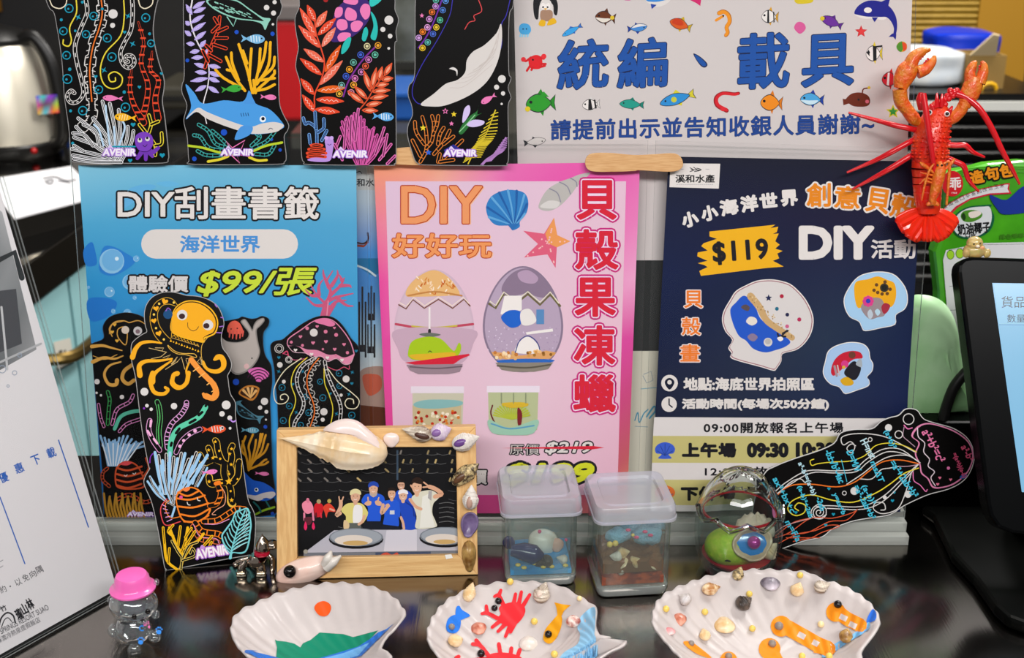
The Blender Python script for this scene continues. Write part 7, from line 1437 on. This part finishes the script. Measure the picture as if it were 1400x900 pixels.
for x, y, dp, col in ((388, 745, 150, 0), (548, 655, 90, 0)):
    lg = blob('foot', [(B_(x, y, dp) * 1.0, 62, .95, .8, 1)]); c = B_(x, y, dp); n_ = (CAM - c).normalized(); pl = Plane(c + n_ * 62 * u * .95, n_)
    a = Art(pl, .0004); px0 = 130 + x / 6.427 + 2; py0 = 760 + y / 6.427 + 2
    a.S([px0 - 3.4, py0 + 2, px0 - 2.6, py0 - 1.6, px0, py0 - 2.4, px0 + 2.8, py0 - 1.2, px0 + 2.8, py0 + 2.4, px0, py0 + 3.6], '2a84e0')
    for dx, dy in ((-3.4, -3.6), (-1, -5.6), (1.8, -5.4), (4, -3.2)): a.C(px0 + dx, py0 + dy, 1.3, '2a84e0', n=8)
    a.build('paw_print', PAINT, lg)
bm = NB(); T1 = Matrix.Translation((B_(328, 255).x, g.y, 0)); zb = zc(292)
lathe(bm, [(120 * u, zb - .001), (196 * u, zb), (198 * u, zb + .0012), (165 * u, zb + .0025), (152 * u, zb + .004), (146 * u, zb + .0085), (128 * u, zb + .0108), (70 * u, zb + .0114), (0, zb + .0115)], 44, T1); put('hat', bm, PINKH, e)
bm = NB()
for x, y in ((392, 440), (510, 396)): c = B_(x, y, 172); ball(bm, c, .0017, 1, .7, 1.2)
put('eyes', bm, BLACKBEAD, head); bm = NB(); c = B_(458, 488, 160); ball(bm, c, 48 * u, 1, .6, .55); put('snout', bm, CLP, head); bm = NB(); ball(bm, B_(470, 462, 190), .0011, 1.3, .8, .8); put('nose', bm, BLACKBEAD, head)
c = B_(430, 610, 158); a = Art(Plane(c, (.15, -.95, .25)), .0002); a.fr(130, 760, 6.427)
a.T('C', 386, 612, 428, 664, '2a84e0', 2); a.T('a', 424, 584, 452, 618, 'f07ab8', 2); a.T('n', 450, 574, 476, 606, 'f07ab8', 2); a.T('d', 478, 556, 502, 598, '201c1c', 2); a.T('y', 502, 566, 524, 600, '201c1c', 2); a.S([462, 626, 474, 612, 484, 622, 478, 640], 'f07ab8'); a.build('candy_lettering', PAINT, bod)
# ================================================================ little chrome figure between bookmark and frame
CHR = mat('chrome', 'b0a498', .1, 1); g = gp(352, 783); k = pxm(g + V((0, 0, .02))); u = 1 / k / 11.25
e = empty('chrome_figurine', g, 'small chrome figurine with red collar between octopus bookmark and frame', 'figurine')
def G_(x, y, dp=0): p = Plane(g, (0, -1, 0)).hit(310 + x / 11.25, 720 + y / 11.25); return p + V((0, -dp * u, 0))
bm = NB(); c = G_(560, 330); T1 = Matrix.Translation((c.x, g.y, c.z)); lathe(bm, [(100 * u, -40 * u), (128 * u, 0), (120 * u, 60 * u), (80 * u, 130 * u), (40 * u, 185 * u), (16 * u, 215 * u), (12 * u, 240 * u), (0, 250 * u)], 24, T1); hd = put('head', bm, CHR, e)
bm = NB(); ball(bm, G_(690, 290, -20), 95 * u, 1.1, 1, .8); ball(bm, G_(590, 225, 60), 26 * u); ball(bm, G_(735, 300, 40), 30 * u); put('hair', bm, CHR, hd)
bm = NB(); c = G_(540, 395); lathe(bm, [(118 * u, -30 * u), (126 * u, 0), (112 * u, 34 * u)], 24, Matrix.Translation((c.x, g.y, c.z))); put('collar', bm, mat('red_enamel', 'b01030', .15, coat=.5), e)
bm = NB(); c = G_(470, 600); lathe(bm, [(20 * u, -50 * u), (100 * u, -20 * u), (150 * u, 60 * u), (165 * u, 130 * u), (120 * u, 150 * u), (90 * u, 190 * u)], 24, Matrix.Translation((c.x, g.y, c.z))); put('torso', bm, CHR, e)
for x in (245, 550):
    bm = NB(); tube(bm, [G_(x + (60 if x < 300 else -20), 520, 40), G_(x, 600, 70), G_(x, 690, 80)], [52 * u, 66 * u, 66 * u], 14); lg = put('leg', bm, CHR, e)
    bm = NB(); c = G_(x, 690, 80); T1 = Matrix.Translation((c.x, c.y, 0)); rstack(bm, T1, [(140 * u, 130 * u, 20 * u, .0004), (146 * u, 136 * u, 24 * u, 20 * u), (130 * u, 120 * u, 24 * u, 30 * u), (146 * u, 136 * u, 24 * u, 48 * u), (140 * u, 130 * u, 24 * u, 95 * u)]); put('boot', bm, mat('pale_chrome', 'd8d0bc', .14, 1), lg)
bm = NB(); tube(bm, [G_(330, 470, 30), G_(240, 480, 60), G_(160, 520, 60)], [34 * u, 30 * u, 26 * u], 12); ball(bm, G_(150, 550, 70), 42 * u); put('arm', bm, CHR, e)
bm = NB(); tube(bm, [G_(640, 440, 0), G_(700, 500, 10), G_(705, 620, 20), G_(700, 700, 20)], [44 * u, 46 * u, 46 * u, 38 * u], 12)
for y in (470, 560, 690): ball(bm, G_(705, y, 60), 24 * u)
put('arm', bm, CHR, e)
# ================================================================ left: white notice in a leaning clear stand
sa, sb = gp(160, 806, .004), gp(-60, 929, .004); su = (sa - sb).normalized()
q0, dr = CAM, ray(0, 262); tt = (sa - CAM).dot(su) / dr.dot(su); Q = CAM + dr * tt                     # the right edge is square to the bottom edge
PS = plane3(sa, sb, Q); upv = (Q - sa).normalized()
def loc(p):  # picture corner of a point on the sheet
    c = RM.transposed() @ (p - CAM); return (700 + FPX * c.x / -c.z, 450 - FPX * c.y / -c.z)
WS = (Q - sa).length * 1.02; SL = .26
cor = [sa + upv * WS - su * SL, sa + upv * WS, sa, sa - su * SL]
def psheet(off, grow=0.0, bot=0.0): return [cor[0] + upv * grow + PS.n * off - su * grow, cor[1] + upv * grow + PS.n * off + su * grow, cor[2] - upv * bot + PS.n * off + su * grow, cor[3] - upv * bot + PS.n * off - su * grow]
e = empty('acrylic_sign_stand', (sa + sb) / 2 * 1.0, 'clear leaning sign stand holding the white resort notice at far left', 'sign holder')
def sheet3(name, o0, o1, m, par, grow=.004, bot=.003):
    f = psheet(o1, grow, bot); b = psheet(o0, grow, bot); bm = NB(); F_ = [bm.verts.new(p) for p in f]; G2 = [bm.verts.new(p) for p in b]
    for fc, mi in (((F_[3], F_[2], F_[1], F_[0]), 0), ((G2[0], G2[1], G2[2], G2[3]), 0)): bm.faces.new(fc).material_index = mi
    for i in range(4): bm.faces.new((F_[i], F_[(i + 1) % 4], G2[(i + 1) % 4], G2[i])).material_index = 1
    bmesh.ops.recalc_face_normals(bm, faces=bm.faces); return put(name, bm, m, par, False)
sheet3('front_panel', .0012, .003, [ACRYL, ACRYL_EDGE], e); sheet3('back_panel', -.003, -.0012, [ACRYL, ACRYL_EDGE], e)
bd = -(V((PS.n.x, PS.n.y, 0)).normalized()); bm = NB()
for s_ in (0,):
    pts = [sb + V((0, 0, -.0035)), sa + V((0, 0, -.0035)), sa + bd * .07 + V((0, 0, -.0035)), sb + bd * .07 + V((0, 0, -.0035))]; slab(bm, pts, .0003, .0025)
put('foot_plate', bm, ACRYL, e, False)
bm = NB(); tube(bm, [sb + PS.n * -.004 + V((0, 0, -.001)), sa + PS.n * -.004 + V((0, 0, -.001))], .0022, 8, 1); put('black_foot_strip', bm, mat('black_rubber', '141414', .6), e)
a = Art(PS, 0); pc = [loc(p) for p in cor]; a.P([c for p in pc for c in p], 'd2d0d2')
a.grad([-60, 250, 3, 290, 50, 478, -60, 540], [['5a5e60', '8a8e90', '9c9ea0'], ['3c4042', '6a6e70', '85888a'], ['505456', '7c8082', '707476'], ['8a8c8e', '606466', '8c8e90']])
a.L([-10, 360, 20, 345, 30, 380], 8, '2e3234', 1); a.P([-20, 400, 22, 395, 30, 470, -20, 490], '46484c'); a.L([2, 420, 10, 505], 3, 'b4b6b8', 1); a.L([-10, 500, 56, 470], 3, 'a8aaac', 1)
for x, y, r in ((3, 505, 5), (27, 486, 2.6), (20, 510, 3), (11, 528, 1.6)): a.O(x, y, r, 1, '8c98a8')
BL2 = '2a5cae'
for ch, x, y in (('優', 5, 653), ('惠', 26, 640), ('下', 49, 629), ('載', 70, 619)): a.T(ch, x - 6, y - 7, x + 6, y + 7, BL2, .3, rot=-22)
a.L([80, 602, 121, 721], 1.6, BL2, 1); a.L([0, 680, 34, 771], 1.6, BL2, 1)
for ch, x, y in (('約', 4, 806), ('以', 25, 796), ('免', 35, 790), ('向', 45, 785), ('隅', 54, 779)): a.T(ch, x - 4.5, y - 5, x + 4.5, y + 5, '3c3c40', .1, rot=-25)
a.C(14, 802, 1.1, '3c3c40')
for y in (776, 768): a.L([-3, y + 2, 4, y - 2], 1, '8c8c90', 1)
for ch, x, y in (('瓏', 26, 840), ('山', 33, 833), ('林', 41, 826)): a.T(ch, x - 4.6, y - 8, x + 4.6, y + 8, '1e1e22', .4, rot=-28)
a.L([-2, 858, 2, 845, 10, 838, 18, 842, 21, 852], 2.2, '26262a'); a.L([2, 858, 6, 848, 11, 845, 16, 850], 1.2, '26262a'); a.T('竹', 0, 828, 9, 836, '26262a', .2, rot=-25)
a.T('SPRINGS RESORT SUAO', -4, 843, 70, 851, '4a4a4e', .1, rot=-27.5); a.T('蘇澳冷熱泉度假飯店', -8, 858, 58, 866, '5a5a5e', 0, rot=-27.5)
tag(a.build('resort_notice', PAPER), 'white resort notice with small blue and black Chinese text at far left', 'notice')
# ================================================================ right: till terminal on its black foot
BLK = mat('black_plastic', '060708', .25, spec=.06); BLKM = mat('black_foot', '080908', .35, spec=.08)
bA = V((.27, -.075, .045)); PT = Plane(bA, (-.1, -cos(rad(24)), sin(rad(24))))
e = empty('till_terminal', gp(1400, 800), 'black touchscreen till terminal with light blue screen at right edge', 'terminal')
O_ = J((0, 0, 1, [1310, 372, 1311, 360, 1318, 353, 1330, 351, 1700, 362, 1705, 720, 1690, 760, 1420, 733, 1385, 730, 1365, 722, 1354, 706, 1350, 690, 1330, 530]))
def outslab(bm, a, o0, o1, pl, n=4):
    P = [(p.x, p.y) for p in spline([(a[i], a[i + 1], 0) for i in range(0, len(a), 2)], n, True)]; quadslab(bm, P, o0, o1, pl)
bm = NB(); P = [(O_[i], O_[i + 1]) for i in range(0, len(O_), 2)]; quadslab(bm, P, -.022, 0, PT); put('housing', bm, BLK, e, False, bevel=.004)
a = Art(PT, .0006); a.P([1356.5, 387, 1690, 392, 1690, 690, 1397, 673], '84c4ea'); a.P([1359, 388.5, 1690, 393, 1690, 446, 1366, 444], '8ecbee'); a.L([1366, 444, 1690, 448], 1, '5a9cc4', 1)
a.T('貨品名', 1369, 405, 1418, 421, '18242c', .1); a.T('數量0', 1377, 430, 1408, 441, '18242c', 0)
sm = mat('lit_screen', 'ffffff', .2); nt = sm.node_tree; at_ = nt.nodes.new('ShaderNodeAttribute'); at_.attribute_name = 'ink'; nt.links.new(at_.outputs['Color'], nt.nodes['Principled BSDF'].inputs['Emission Color']); nt.nodes['Principled BSDF'].inputs['Emission Strength'].default_value = 1.5; nt.nodes['Principled BSDF'].inputs['Base Color'].default_value = (.02, .02, .02, 1)
a.build('screen', sm, e)
ft = [gp(x, y, .001) for x, y in ((1258, 704), (1275, 716), (1300, 770), (1330, 802), (1358, 842), (1375, 858), (1402, 868), (1560, 880), (1640, 712), (1400, 706))]
bm = NB(); slab(bm, ft, .0004, .010); put('foot', bm, BLKM, e, False, bevel=.003)
p = PT.hit(1470, 660, -.023); bm = NB(); tube(bm, [p, p + V((0, .03, -.02)), V((p.x, p.y + .045, .012))], .022, 16); put('neck', bm, BLKM, e)
# ---- black printer box behind, carrying the bags
zt = vplane(.045).hit(1290, 578).z; x0 = vplane(.045).hit(1243, 640).x
e = empty('receipt_printer', V((x0 + .1, .09, 0)), 'low black box behind the terminal carrying the green bags', 'printer')
bm = NB(); box(bm, x0, .045, .0003, x0 + .24, .14, zt); put('housing', bm, BLK, e, False, bevel=.003)
bm = NB(); box(bm, x0 + .02, .0425, zt * .55, x0 + .2, .045, zt * .62); put('paper_slot', bm, mat('slot_dark', '050505', .6), e, False)
# ---- snack bag
GBAG = mat('green_foil', '4cae1c', .3, col2='3c9614', vscale=30, coat=.3)
PB = Plane((0, .118, zt), (0, -cos(rad(6)), sin(rad(6))))
e = empty('snack_bag', PB.hit(1380, 560), 'bright green snack bag with black and orange Chinese title behind the lobster', 'snack bag')
PYB = loc(V((PB.hit(1380, 500).x, .118, zt + .0006)))[1]; bm = NB(); bq = [(1291, 236), (1330, 230), (1352, 224), (1400, 220), (1480, 226), (1500, 240), (1496, PYB), (1300, PYB), (1281, 520), (1284, 400), (1278, 345), (1292, 300)]
quadslab(bm, bq, -.02, 0, PB); put('body', bm, GBAG, e, False, bevel=.004)
bm = NB()
for k2 in range(4): tube(bm, [PB.hit(1293, 239 + 2.6 * k2, .0005), PB.hit(1350, 228 + 2.6 * k2, .0005), PB.hit(1495, 229 + 2.6 * k2, .0005)], .0007, 6)
put('crimped_seal', bm, GBAG, e)
a = Art(PB, .0012); a.fr(1220, 200, 4.5)
a.P([330, 640, 560, 596, 820, 590, 1180, 600, 1180, 1290, 360, 1290, 312, 700], 'd6d6da'); a.L([345, 640, 560, 606, 820, 602], 2, '50545a', 1)
for y in (862, 1010): a.L([350, y, 500, y - 8], 2.5, '50545a', 1)
a.C(358, 668, 24, '2c6a1c', 30); a.C(358, 668, 20, '9ccc30', 26); a.C(415, 660, 26, '2c6a1c', 32); a.C(415, 660, 22, '9ccc30', 28)
a.C(370, 230, 66, 'd01c28', 80); a.T('乖', 350, 190, 424, 270, 'f0e8e8', 2); a.T('1968', 362, 282, 398, 292, 'f0e8e8', 0)
for ch, x, y, r in (('造', 520, 190, -12), ('句', 612, 168, -10), ('包', 702, 150, -10)): a.T(ch, x - 44, y - 42, x + 44, y + 42, 'e8901c', 4, [('17140f', 10)], rot=r)
a.P([296, 400, 350, 350, 440, 300, 540, 262, 700, 228, 724, 226, 718, 262, 734, 292, 600, 300, 480, 330, 400, 380, 350, 432, 310, 424], 'c8283c'); a.P([306, 398, 352, 354, 440, 306, 540, 268, 700, 236, 714, 236, 708, 262, 720, 284, 600, 290, 480, 320, 390, 370, 346, 416, 314, 414], 'd8d8dc')
for k2, ch in enumerate('法國進口非基因改造玉米'): u_ = k2 / 10; a.T(ch, 322 + 352 * u_ - 14, 380 - 200 * u_ + 70 * u_ * u_ - 14 - 8, 322 + 352 * u_ + 14, 380 - 200 * u_ + 70 * u_ * u_ + 14 - 8, '3a2c2c', .5, rot=-28 + 22 * u_)
a.S([368, 470, 400, 410, 470, 372, 560, 362, 612, 360, 604, 380, 628, 440, 600, 520, 520, 566, 430, 566, 380, 530], '0f5c3c'); a.S([376, 472, 408, 416, 474, 380, 560, 372, 600, 376, 612, 440, 588, 510, 516, 556, 434, 556, 386, 524], 'd8dce0')
a.S([420, 430, 440, 400, 500, 392, 550, 410, 545, 440, 490, 466, 440, 462], '4c8c28'); a.S([470, 410, 520, 398, 548, 412, 520, 436, 480, 440], 'e8dcd4'); a.S([425, 430, 440, 410, 452, 440, 440, 458], '1c3c14')
a.T('奶油椰子', 400, 470, 604, 540, '17181c', 2.5, rot=-5); a.T('口味', 450, 536, 514, 562, '17181c', 1)
a.T('綠色乖乖', 660, 538, 810, 570, '3c7c1c', 1, rot=-3); a.S([600, 300, 700, 330, 800, 250, 900, 240, 900, 380, 700, 420, 640, 380], '1c3490')
a.build('printed_front', PAPER, e)
# ---- green plastic pouch in front of it
e = empty('plastic_pouch', V((vplane(.07).hit(1285, 578).x, .07, zt)), 'pale green soft plastic pouch standing beside the navy poster holder', 'pouch')
o2 = J((0, 0, 1, [1222, 578, 1222, 440, 1236, 412, 1262, 405, 1290, 414, 1308, 440, 1314, 480, 1322, 520, 1330, 560, 1331, 578])); P = [vplane(.07).hit(o2[i], o2[i + 1]) for i in range(0, len(o2), 2)]; P = spline([tuple(p) for p in P], 5, True)
bm = NB(); cx = sum(p.x for p in P) / len(P); cz = sum(p.z for p in P) / len(P); N_ = 12; rings = []
for sgn in (-1, 1):
    rr = []
    for i in range(N_ + 1):
        t = i / N_; rr.append([bm.verts.new(V((cx + (p.x - cx) * t, .074 + sgn * (.016 * math.sqrt(max(0, 1 - t ** 2.5)) + .0022 * noise.noise(V((p.x * 40 * t, sgn, p.z * 40 * t))) * (1 - t)), max(cz + (p.z - cz) * t, zt + .0004)))) for p in P])
    for A2, B2 in zip(rr, rr[1:]):
        n = len(A2)
        for j in range(n):
            try: bm.faces.new((A2[j], A2[(j + 1) % n], B2[(j + 1) % n], B2[j]))
            except ValueError: pass
bmesh.ops.remove_doubles(bm, verts=bm.verts, dist=.00004); bmesh.ops.recalc_face_normals(bm, faces=bm.faces)
put('film', bm, mat('green_film', 'c4f0bc', .35, col2='a4e09a', vscale=18, bump=.35, bscale=22), e)
bm = NB(); tube(bm, [vplane(.052).hit(x, y) for x, y in ((1330, 500), (1318, 512), (1304, 530), (1294, 556), (1288, 578))], .0042, 10); tag(put('power_cable', bm, mat('cable_black', '141414', .4)), 'thick black cable running down between green pouch and terminal', 'cable')
# ---- resin chick on the terminal's top edge
g = PT.hit(1333, 351, -.009); k = pxm(g); u = 1 / k / 4.5; e = empty('resin_chick', g, 'tiny amber resin chick figurine sitting on the terminal corner', 'figurine')
RES = mat('amber_resin', 'f6dc94', .15, trans=.6, ior=1.4, coat=.5, sss=.4); pp = lambda x, y, d=0: Plane(g, (0, -1, 0)).hit(1220 + x / 4.5, 200 + y / 4.5) + V((0, -d * u, 0))
bm = NB(); ball(bm, pp(505, 642), 66 * u, 1.05, .8, .75, None, 24, 16); ball(bm, pp(505, 595, 5), 50 * u, 1, .85, .85, None, 24, 16); bo = put('body', bm, RES, e)
for x, y in ((445, 650), (572, 650)): bm = NB(); ball(bm, pp(x, y, 30), 24 * u, 1, .8, 1.2); put('wing', bm, RES, bo)
bm = NB(); ball(bm, pp(508, 603, 48), 12 * u, 1.1, .8, .8); put('beak', bm, mat('pale_beak', 'f0e0c8', .3), bo); bm = NB(); ball(bm, pp(487, 590, 44), 5 * u); ball(bm, pp(525, 586, 44), 5 * u); put('eyes', bm, BLACKBEAD, bo); bm = NB(); ball(bm, pp(540, 615, 38), 14 * u, 1, .4, .8); put('cheek', bm, mat('rosy_cheek', 'e8a070', .4), bo)
# ================================================================ toy lobster hanging on the corner of the navy poster holder
LR = mat('lobster_red', 'd81a10', .28, col2='e0421a', vscale=70, coat=.3, bump=.5, bscale=420); LO = mat('lobster_orange', 'e0541a', .35, col2='d8801e', vscale=160, coat=.2, bump=.6, bscale=500); LP = mat('lobster_limb', 'd01620', .22, coat=.4); LF = mat('lobster_fan', 'ee2210', .25, coat=.3, col2='e63416', vscale=60)
h = lambda x, y, o=.022: HOLD.hit(x, y, o)
PXL = pxm(h(1270, 200)); r_ = lambda p: p / PXL
e = empty('toy_lobster', h(1268, 335, .012), 'red toy lobster with raised claws clipped to the navy poster corner', 'toy')
def spikes(bm, pts, rad_px, o, n, rows, sz, rnd):
    P = spline([tuple(h(x, y, o)) for x, y in pts], 10); R2 = random.Random(rnd)
    for i in range(rows):
        c = P[int((len(P) - 1) * (i + .5) / rows)]
        for j in range(n):
            t = rad(-78 + 156 * j / (n - 1)) + R2.uniform(-.06, .06); rr = r_(rad_px(i / rows))
            d = V((1, 0, 0)) * sin(t) + HOLD.n * cos(t); ball(bm, c + d * rr * V((1, .8, .8)).length / V((1, .8, .8)).length * 1.0, r_(sz) * R2.uniform(.8, 1.2), 1, 1, .8, None, 7, 5)
bm = NB(); tube(bm, [h(1285, 137), h(1283, 146), h(1281, 158), h(1276, 175), h(1272, 192), h(1270, 210), h(1270, 222)], [r_(5), r_(13), r_(18), r_(22.5), r_(24.5), r_(24), r_(21)], 26, 5, up=HOLD.n); spikes(bm, [(1281, 155), (1276, 175), (1271, 200), (1270, 218)], lambda t: 17 + 8 * min(1, t * 2), .022, 10, 11, 2.1, 2)
ca = put('carapace', bm, LR, e)
bm = NB(); seg = [(1270, 218, 23), (1269, 229, 22.5), (1268.5, 240, 21), (1268, 250, 20), (1268, 260, 19), (1268.5, 270, 18), (1269, 280, 16.5), (1269, 290, 14)]
for i in range(len(seg) - 1): x, y, r0 = seg[i]; x2, y2, r1 = seg[i + 1]; tube(bm, [h(x, y, .021), h(x + .2, y + 3, .021), h(x2, y2 + 2, .021)], [r_(r0 * .965), r_(r0), r_(r1 * .985)], 26, 3, up=HOLD.n)
spikes(bm, [(1270, 220), (1268, 284)], lambda t: 22 - 5 * t, .021, 7, 7, 1.8, 5); put('abdomen', bm, LF, e)
tf = None
for i, (an, ln, wd) in enumerate(((62, 50, 15), (33, 49, 14), (2, 44, 11), (-27, 47, 14), (-56, 46, 15))):
    c0 = (1269, 288); ex, ey = c0[0] - ln * sin(rad(an)) * .92, c0[1] + ln * cos(rad(an)) * .92
    bm = NB(); n = 9; rows = []
    for j in range(n + 1):
        t = j / n; w_ = wd * (.28 + .72 * math.sin(min(1, t * 1.02) * PI * .72) ** .8) * (1 if t < .93 else .8); cx, cy = c0[0] + (ex - c0[0]) * t, c0[1] + (ey - c0[1]) * t; px_, py_ = cos(rad(an)), sin(rad(an)); rows.append([])
        for q in range(9): s_ = q / 4 - 1; rows[-1].append(bm.verts.new(h(cx + px_ * w_ * s_, cy + py_ * w_ * s_ + (2 * (1 - s_ * s_) if t == 1 else 0), .019 + .003 * (1 - s_ * s_) - .001 * abs(i - 2) + .0006 * cos(s_ * 12))))
    for A2, B2 in zip(rows, rows[1:]):
        for q in range(8): bm.faces.new((A2[q], A2[q + 1], B2[q + 1], B2[q]))
    o = put('tail_fin', bm, [LF], e); m = o.modifiers.new('thickness', 'SOLIDIFY'); m.thickness = .0016
def limb(name, pts, rs, m=LP, par=None, seg=10, sm=4): bm = NB(); tube(bm, [h(*p) for p in pts], [r_(v) for v in rs], seg, sm); return put(name, bm, m, par or e)
def claw(arm, ar, palm, pr, f1, f2, f1r, f2r):
    c = limb('claw', arm, ar, LO, seg=14); bm = NB(); tube(bm, [h(*p) for p in palm], [r_(v) for v in pr], 18, 5, flat=.7, up=HOLD.n); put('palm', bm, LO, c)
    for f, fr_ in ((f1, f1r), (f2, f2r)):
        bm = NB(); tube(bm, [h(*p) for p in f], [r_(v) for v in fr_], 12, 5); q = spline([tuple(h(*p)) for p in f], 6)
        put('finger', bm, LO, c)
    bm = NB()
    for f in (f1, f2):
        for i in range(5): t = .25 + .15 * i; x = f[0][0] + (f[-1][0] - f[0][0]) * t; y = f[0][1] + (f[-1][1] - f[0][1]) * t; mx, my = (f1[1][0] + f2[1][0]) / 2, (f1[1][1] + f2[1][1]) / 2; ball(bm, h(x + (mx - x) * .35, y + (my - y) * .2, .026), r_(1.7), 1, 1, 1, None, 8, 6)
    put('teeth', bm, LP, c)
claw([(1256, 168, .022), (1249, 162, .023), (1240, 150, .024), (1232, 138, .025), (1230, 122, .026)], [6, 9, 8.5, 9.5, 9.5], [(1231, 121, .026), (1234, 110, .026), (1240, 98, .026), (1248, 88, .026)], [9, 13, 14.5, 11], [(1243, 92, .026), (1250, 78, .026), (1262, 70, .026), (1272, 68, .026)], [(1254, 99, .026), (1266, 94, .026), (1275, 84, .026), (1278, 76, .026)], [10, 8.5, 6, 2], [9, 8, 5.5, 2])
claw([(1296, 167, .022), (1304, 161, .023), (1313, 152, .024), (1318, 143, .025)], [6, 8, 8, 8], [(1318, 146, .026), (1325, 130, .026), (1330, 118, .026), (1333, 106, .026)], [8, 13, 13.5, 11], [(1327, 112, .026), (1326, 98, .026), (1331, 88, .026), (1335, 84, .026)], [(1339, 114, .026), (1344, 100, .026), (1345, 90, .026), (1342, 84, .026)], [8, 6.5, 5, 2], [8, 7, 5, 2])
limb('antenna', [(1261, 148, .030), (1259, 136, .033), (1260, 127, .034)], [6, 6.5, 4], LP); limb('antenna', [(1262, 128, .035), (1267, 160, .037), (1272, 195, .038), (1278, 235, .036), (1283, 262, .034)], [4.2, 4.2, 3.8, 3, 1.8], LP)
bm = NB()
for x, y in ((1292, 143), (1292, 136), (1295, 131), (1300, 128), (1305, 126), (1309, 128), (1297, 135), (1303, 131), (1308, 124), (1299, 124)): ball(bm, h(x, y, .026), r_(4.2), 1, 1, 1, None, 12, 8)
ab = put('antenna_base', bm, LP, e); limb('antenna', [(1308, 128, .026), (1322, 134, .028), (1340, 150, .030), (1356, 176, .031), (1370, 206, .031), (1384, 232, .030), (1394, 252, .028)], [5, 4.6, 4.2, 4, 3.8, 3, 1.6], LP)
for pts in ([(1258, 179, .02), (1240, 175, .024), (1222, 171, .022), (1200, 165, .016), (1160, 154, .0125)], [(1252, 190, .02), (1240, 196, .024), (1217, 209, .022), (1193, 221, .016), (1158, 236, .0105)], [(1250, 210, .02), (1240, 216, .022), (1218, 230, .02), (1195, 243, .015), (1165, 259, .0105)], [(1292, 198, .02), (1308, 199, .022), (1320, 199, .022), (1330, 208, .021), (1346, 215, .019)], [(1290, 214, .02), (1308, 222, .022), (1318, 228, .022), (1324, 246, .021), (1338, 262, .019)]): limb('walking_leg', pts, [4.2, 4, 4, 3.2, 1.6], LP)
for x, y in ((1270.5, 154), (1294.5, 156)):
    bm = NB(); ball(bm, h(x, y, .031), r_(4)); ey = put('eye', bm, mat('eye_white', 'f0ece8', .2), e); bm = NB(); ball(bm, h(x + .5, y - .5, .0325), r_(2.4)); put('pupil', bm, BLACKBEAD, ey)
for x, y, x2, y2 in ((1281, 146, 1281, 127), (1287, 146, 1288, 128), (1276, 148, 1272, 142), (1297, 155, 1302, 145)): limb('rostrum_spike', [(x, y, .03), ((x + x2) / 2, (y + y2) / 2, .031), (x2, y2, .031)], [3.4, 2.8, 1.2], LP, ca)
# ---- the small orange lobster on its back
e = empty('toy_lobster', h(1275, 285, .034), 'tiny orange lobster riding on the back of the big red lobster', 'toy')
def lb(name, pts, rs, seg=12): bm = NB(); tube(bm, [h(*p) for p in pts], [r_(v) for v in rs], seg, 4); return put(name, bm, LO, e)
lb('body', [(1284, 221, .035), (1285, 232, .036), (1282, 246, .036), (1278, 262, .036), (1275, 272, .036), (1275, 278, .035)], [3.5, 8, 8.5, 6.5, 5, 5])
for dx in (-8, -3, 3, 8): lb('tail_fin', [(1275, 275, .035), (1275 + dx * .7, 279, .035), (1275 + dx, 281, .035)], [2.4, 3, 2])
lb('antenna', [(1277, 224, .038), (1271, 232, .038), (1265, 250, .037), (1260, 274, .036)], [1.4, 1.8, 1.8, 1.2]); lb('antenna', [(1290, 224, .037), (1298, 222, .037), (1297, 245, .036), (1294, 280, .035)], [1.6, 2, 2.2, 1.6]); lb('claw', [(1276, 236, .036), (1266, 228, .037), (1261, 225, .037), (1258, 222, .037)], [2, 2.6, 3, 1.2]); lb('claw', [(1292, 232, .036), (1300, 224, .036), (1305, 217, .036)], [2, 2.6, 1.6])
for x, y, x2, y2 in ((1276, 240, 1258, 236), (1275, 246, 1257, 252), (1274, 250, 1260, 246)): lb('leg', [(x, y, .036), ((x + x2) / 2, y - 2, .037), (x2, y2, .036)], [1.5, 1.4, .9])
bm = NB(); ball(bm, h(1282, 226, .0395), r_(1.5)); ball(bm, h(1288, 226, .0395), r_(1.5)); put('eyes', bm, BLACKBEAD, e)
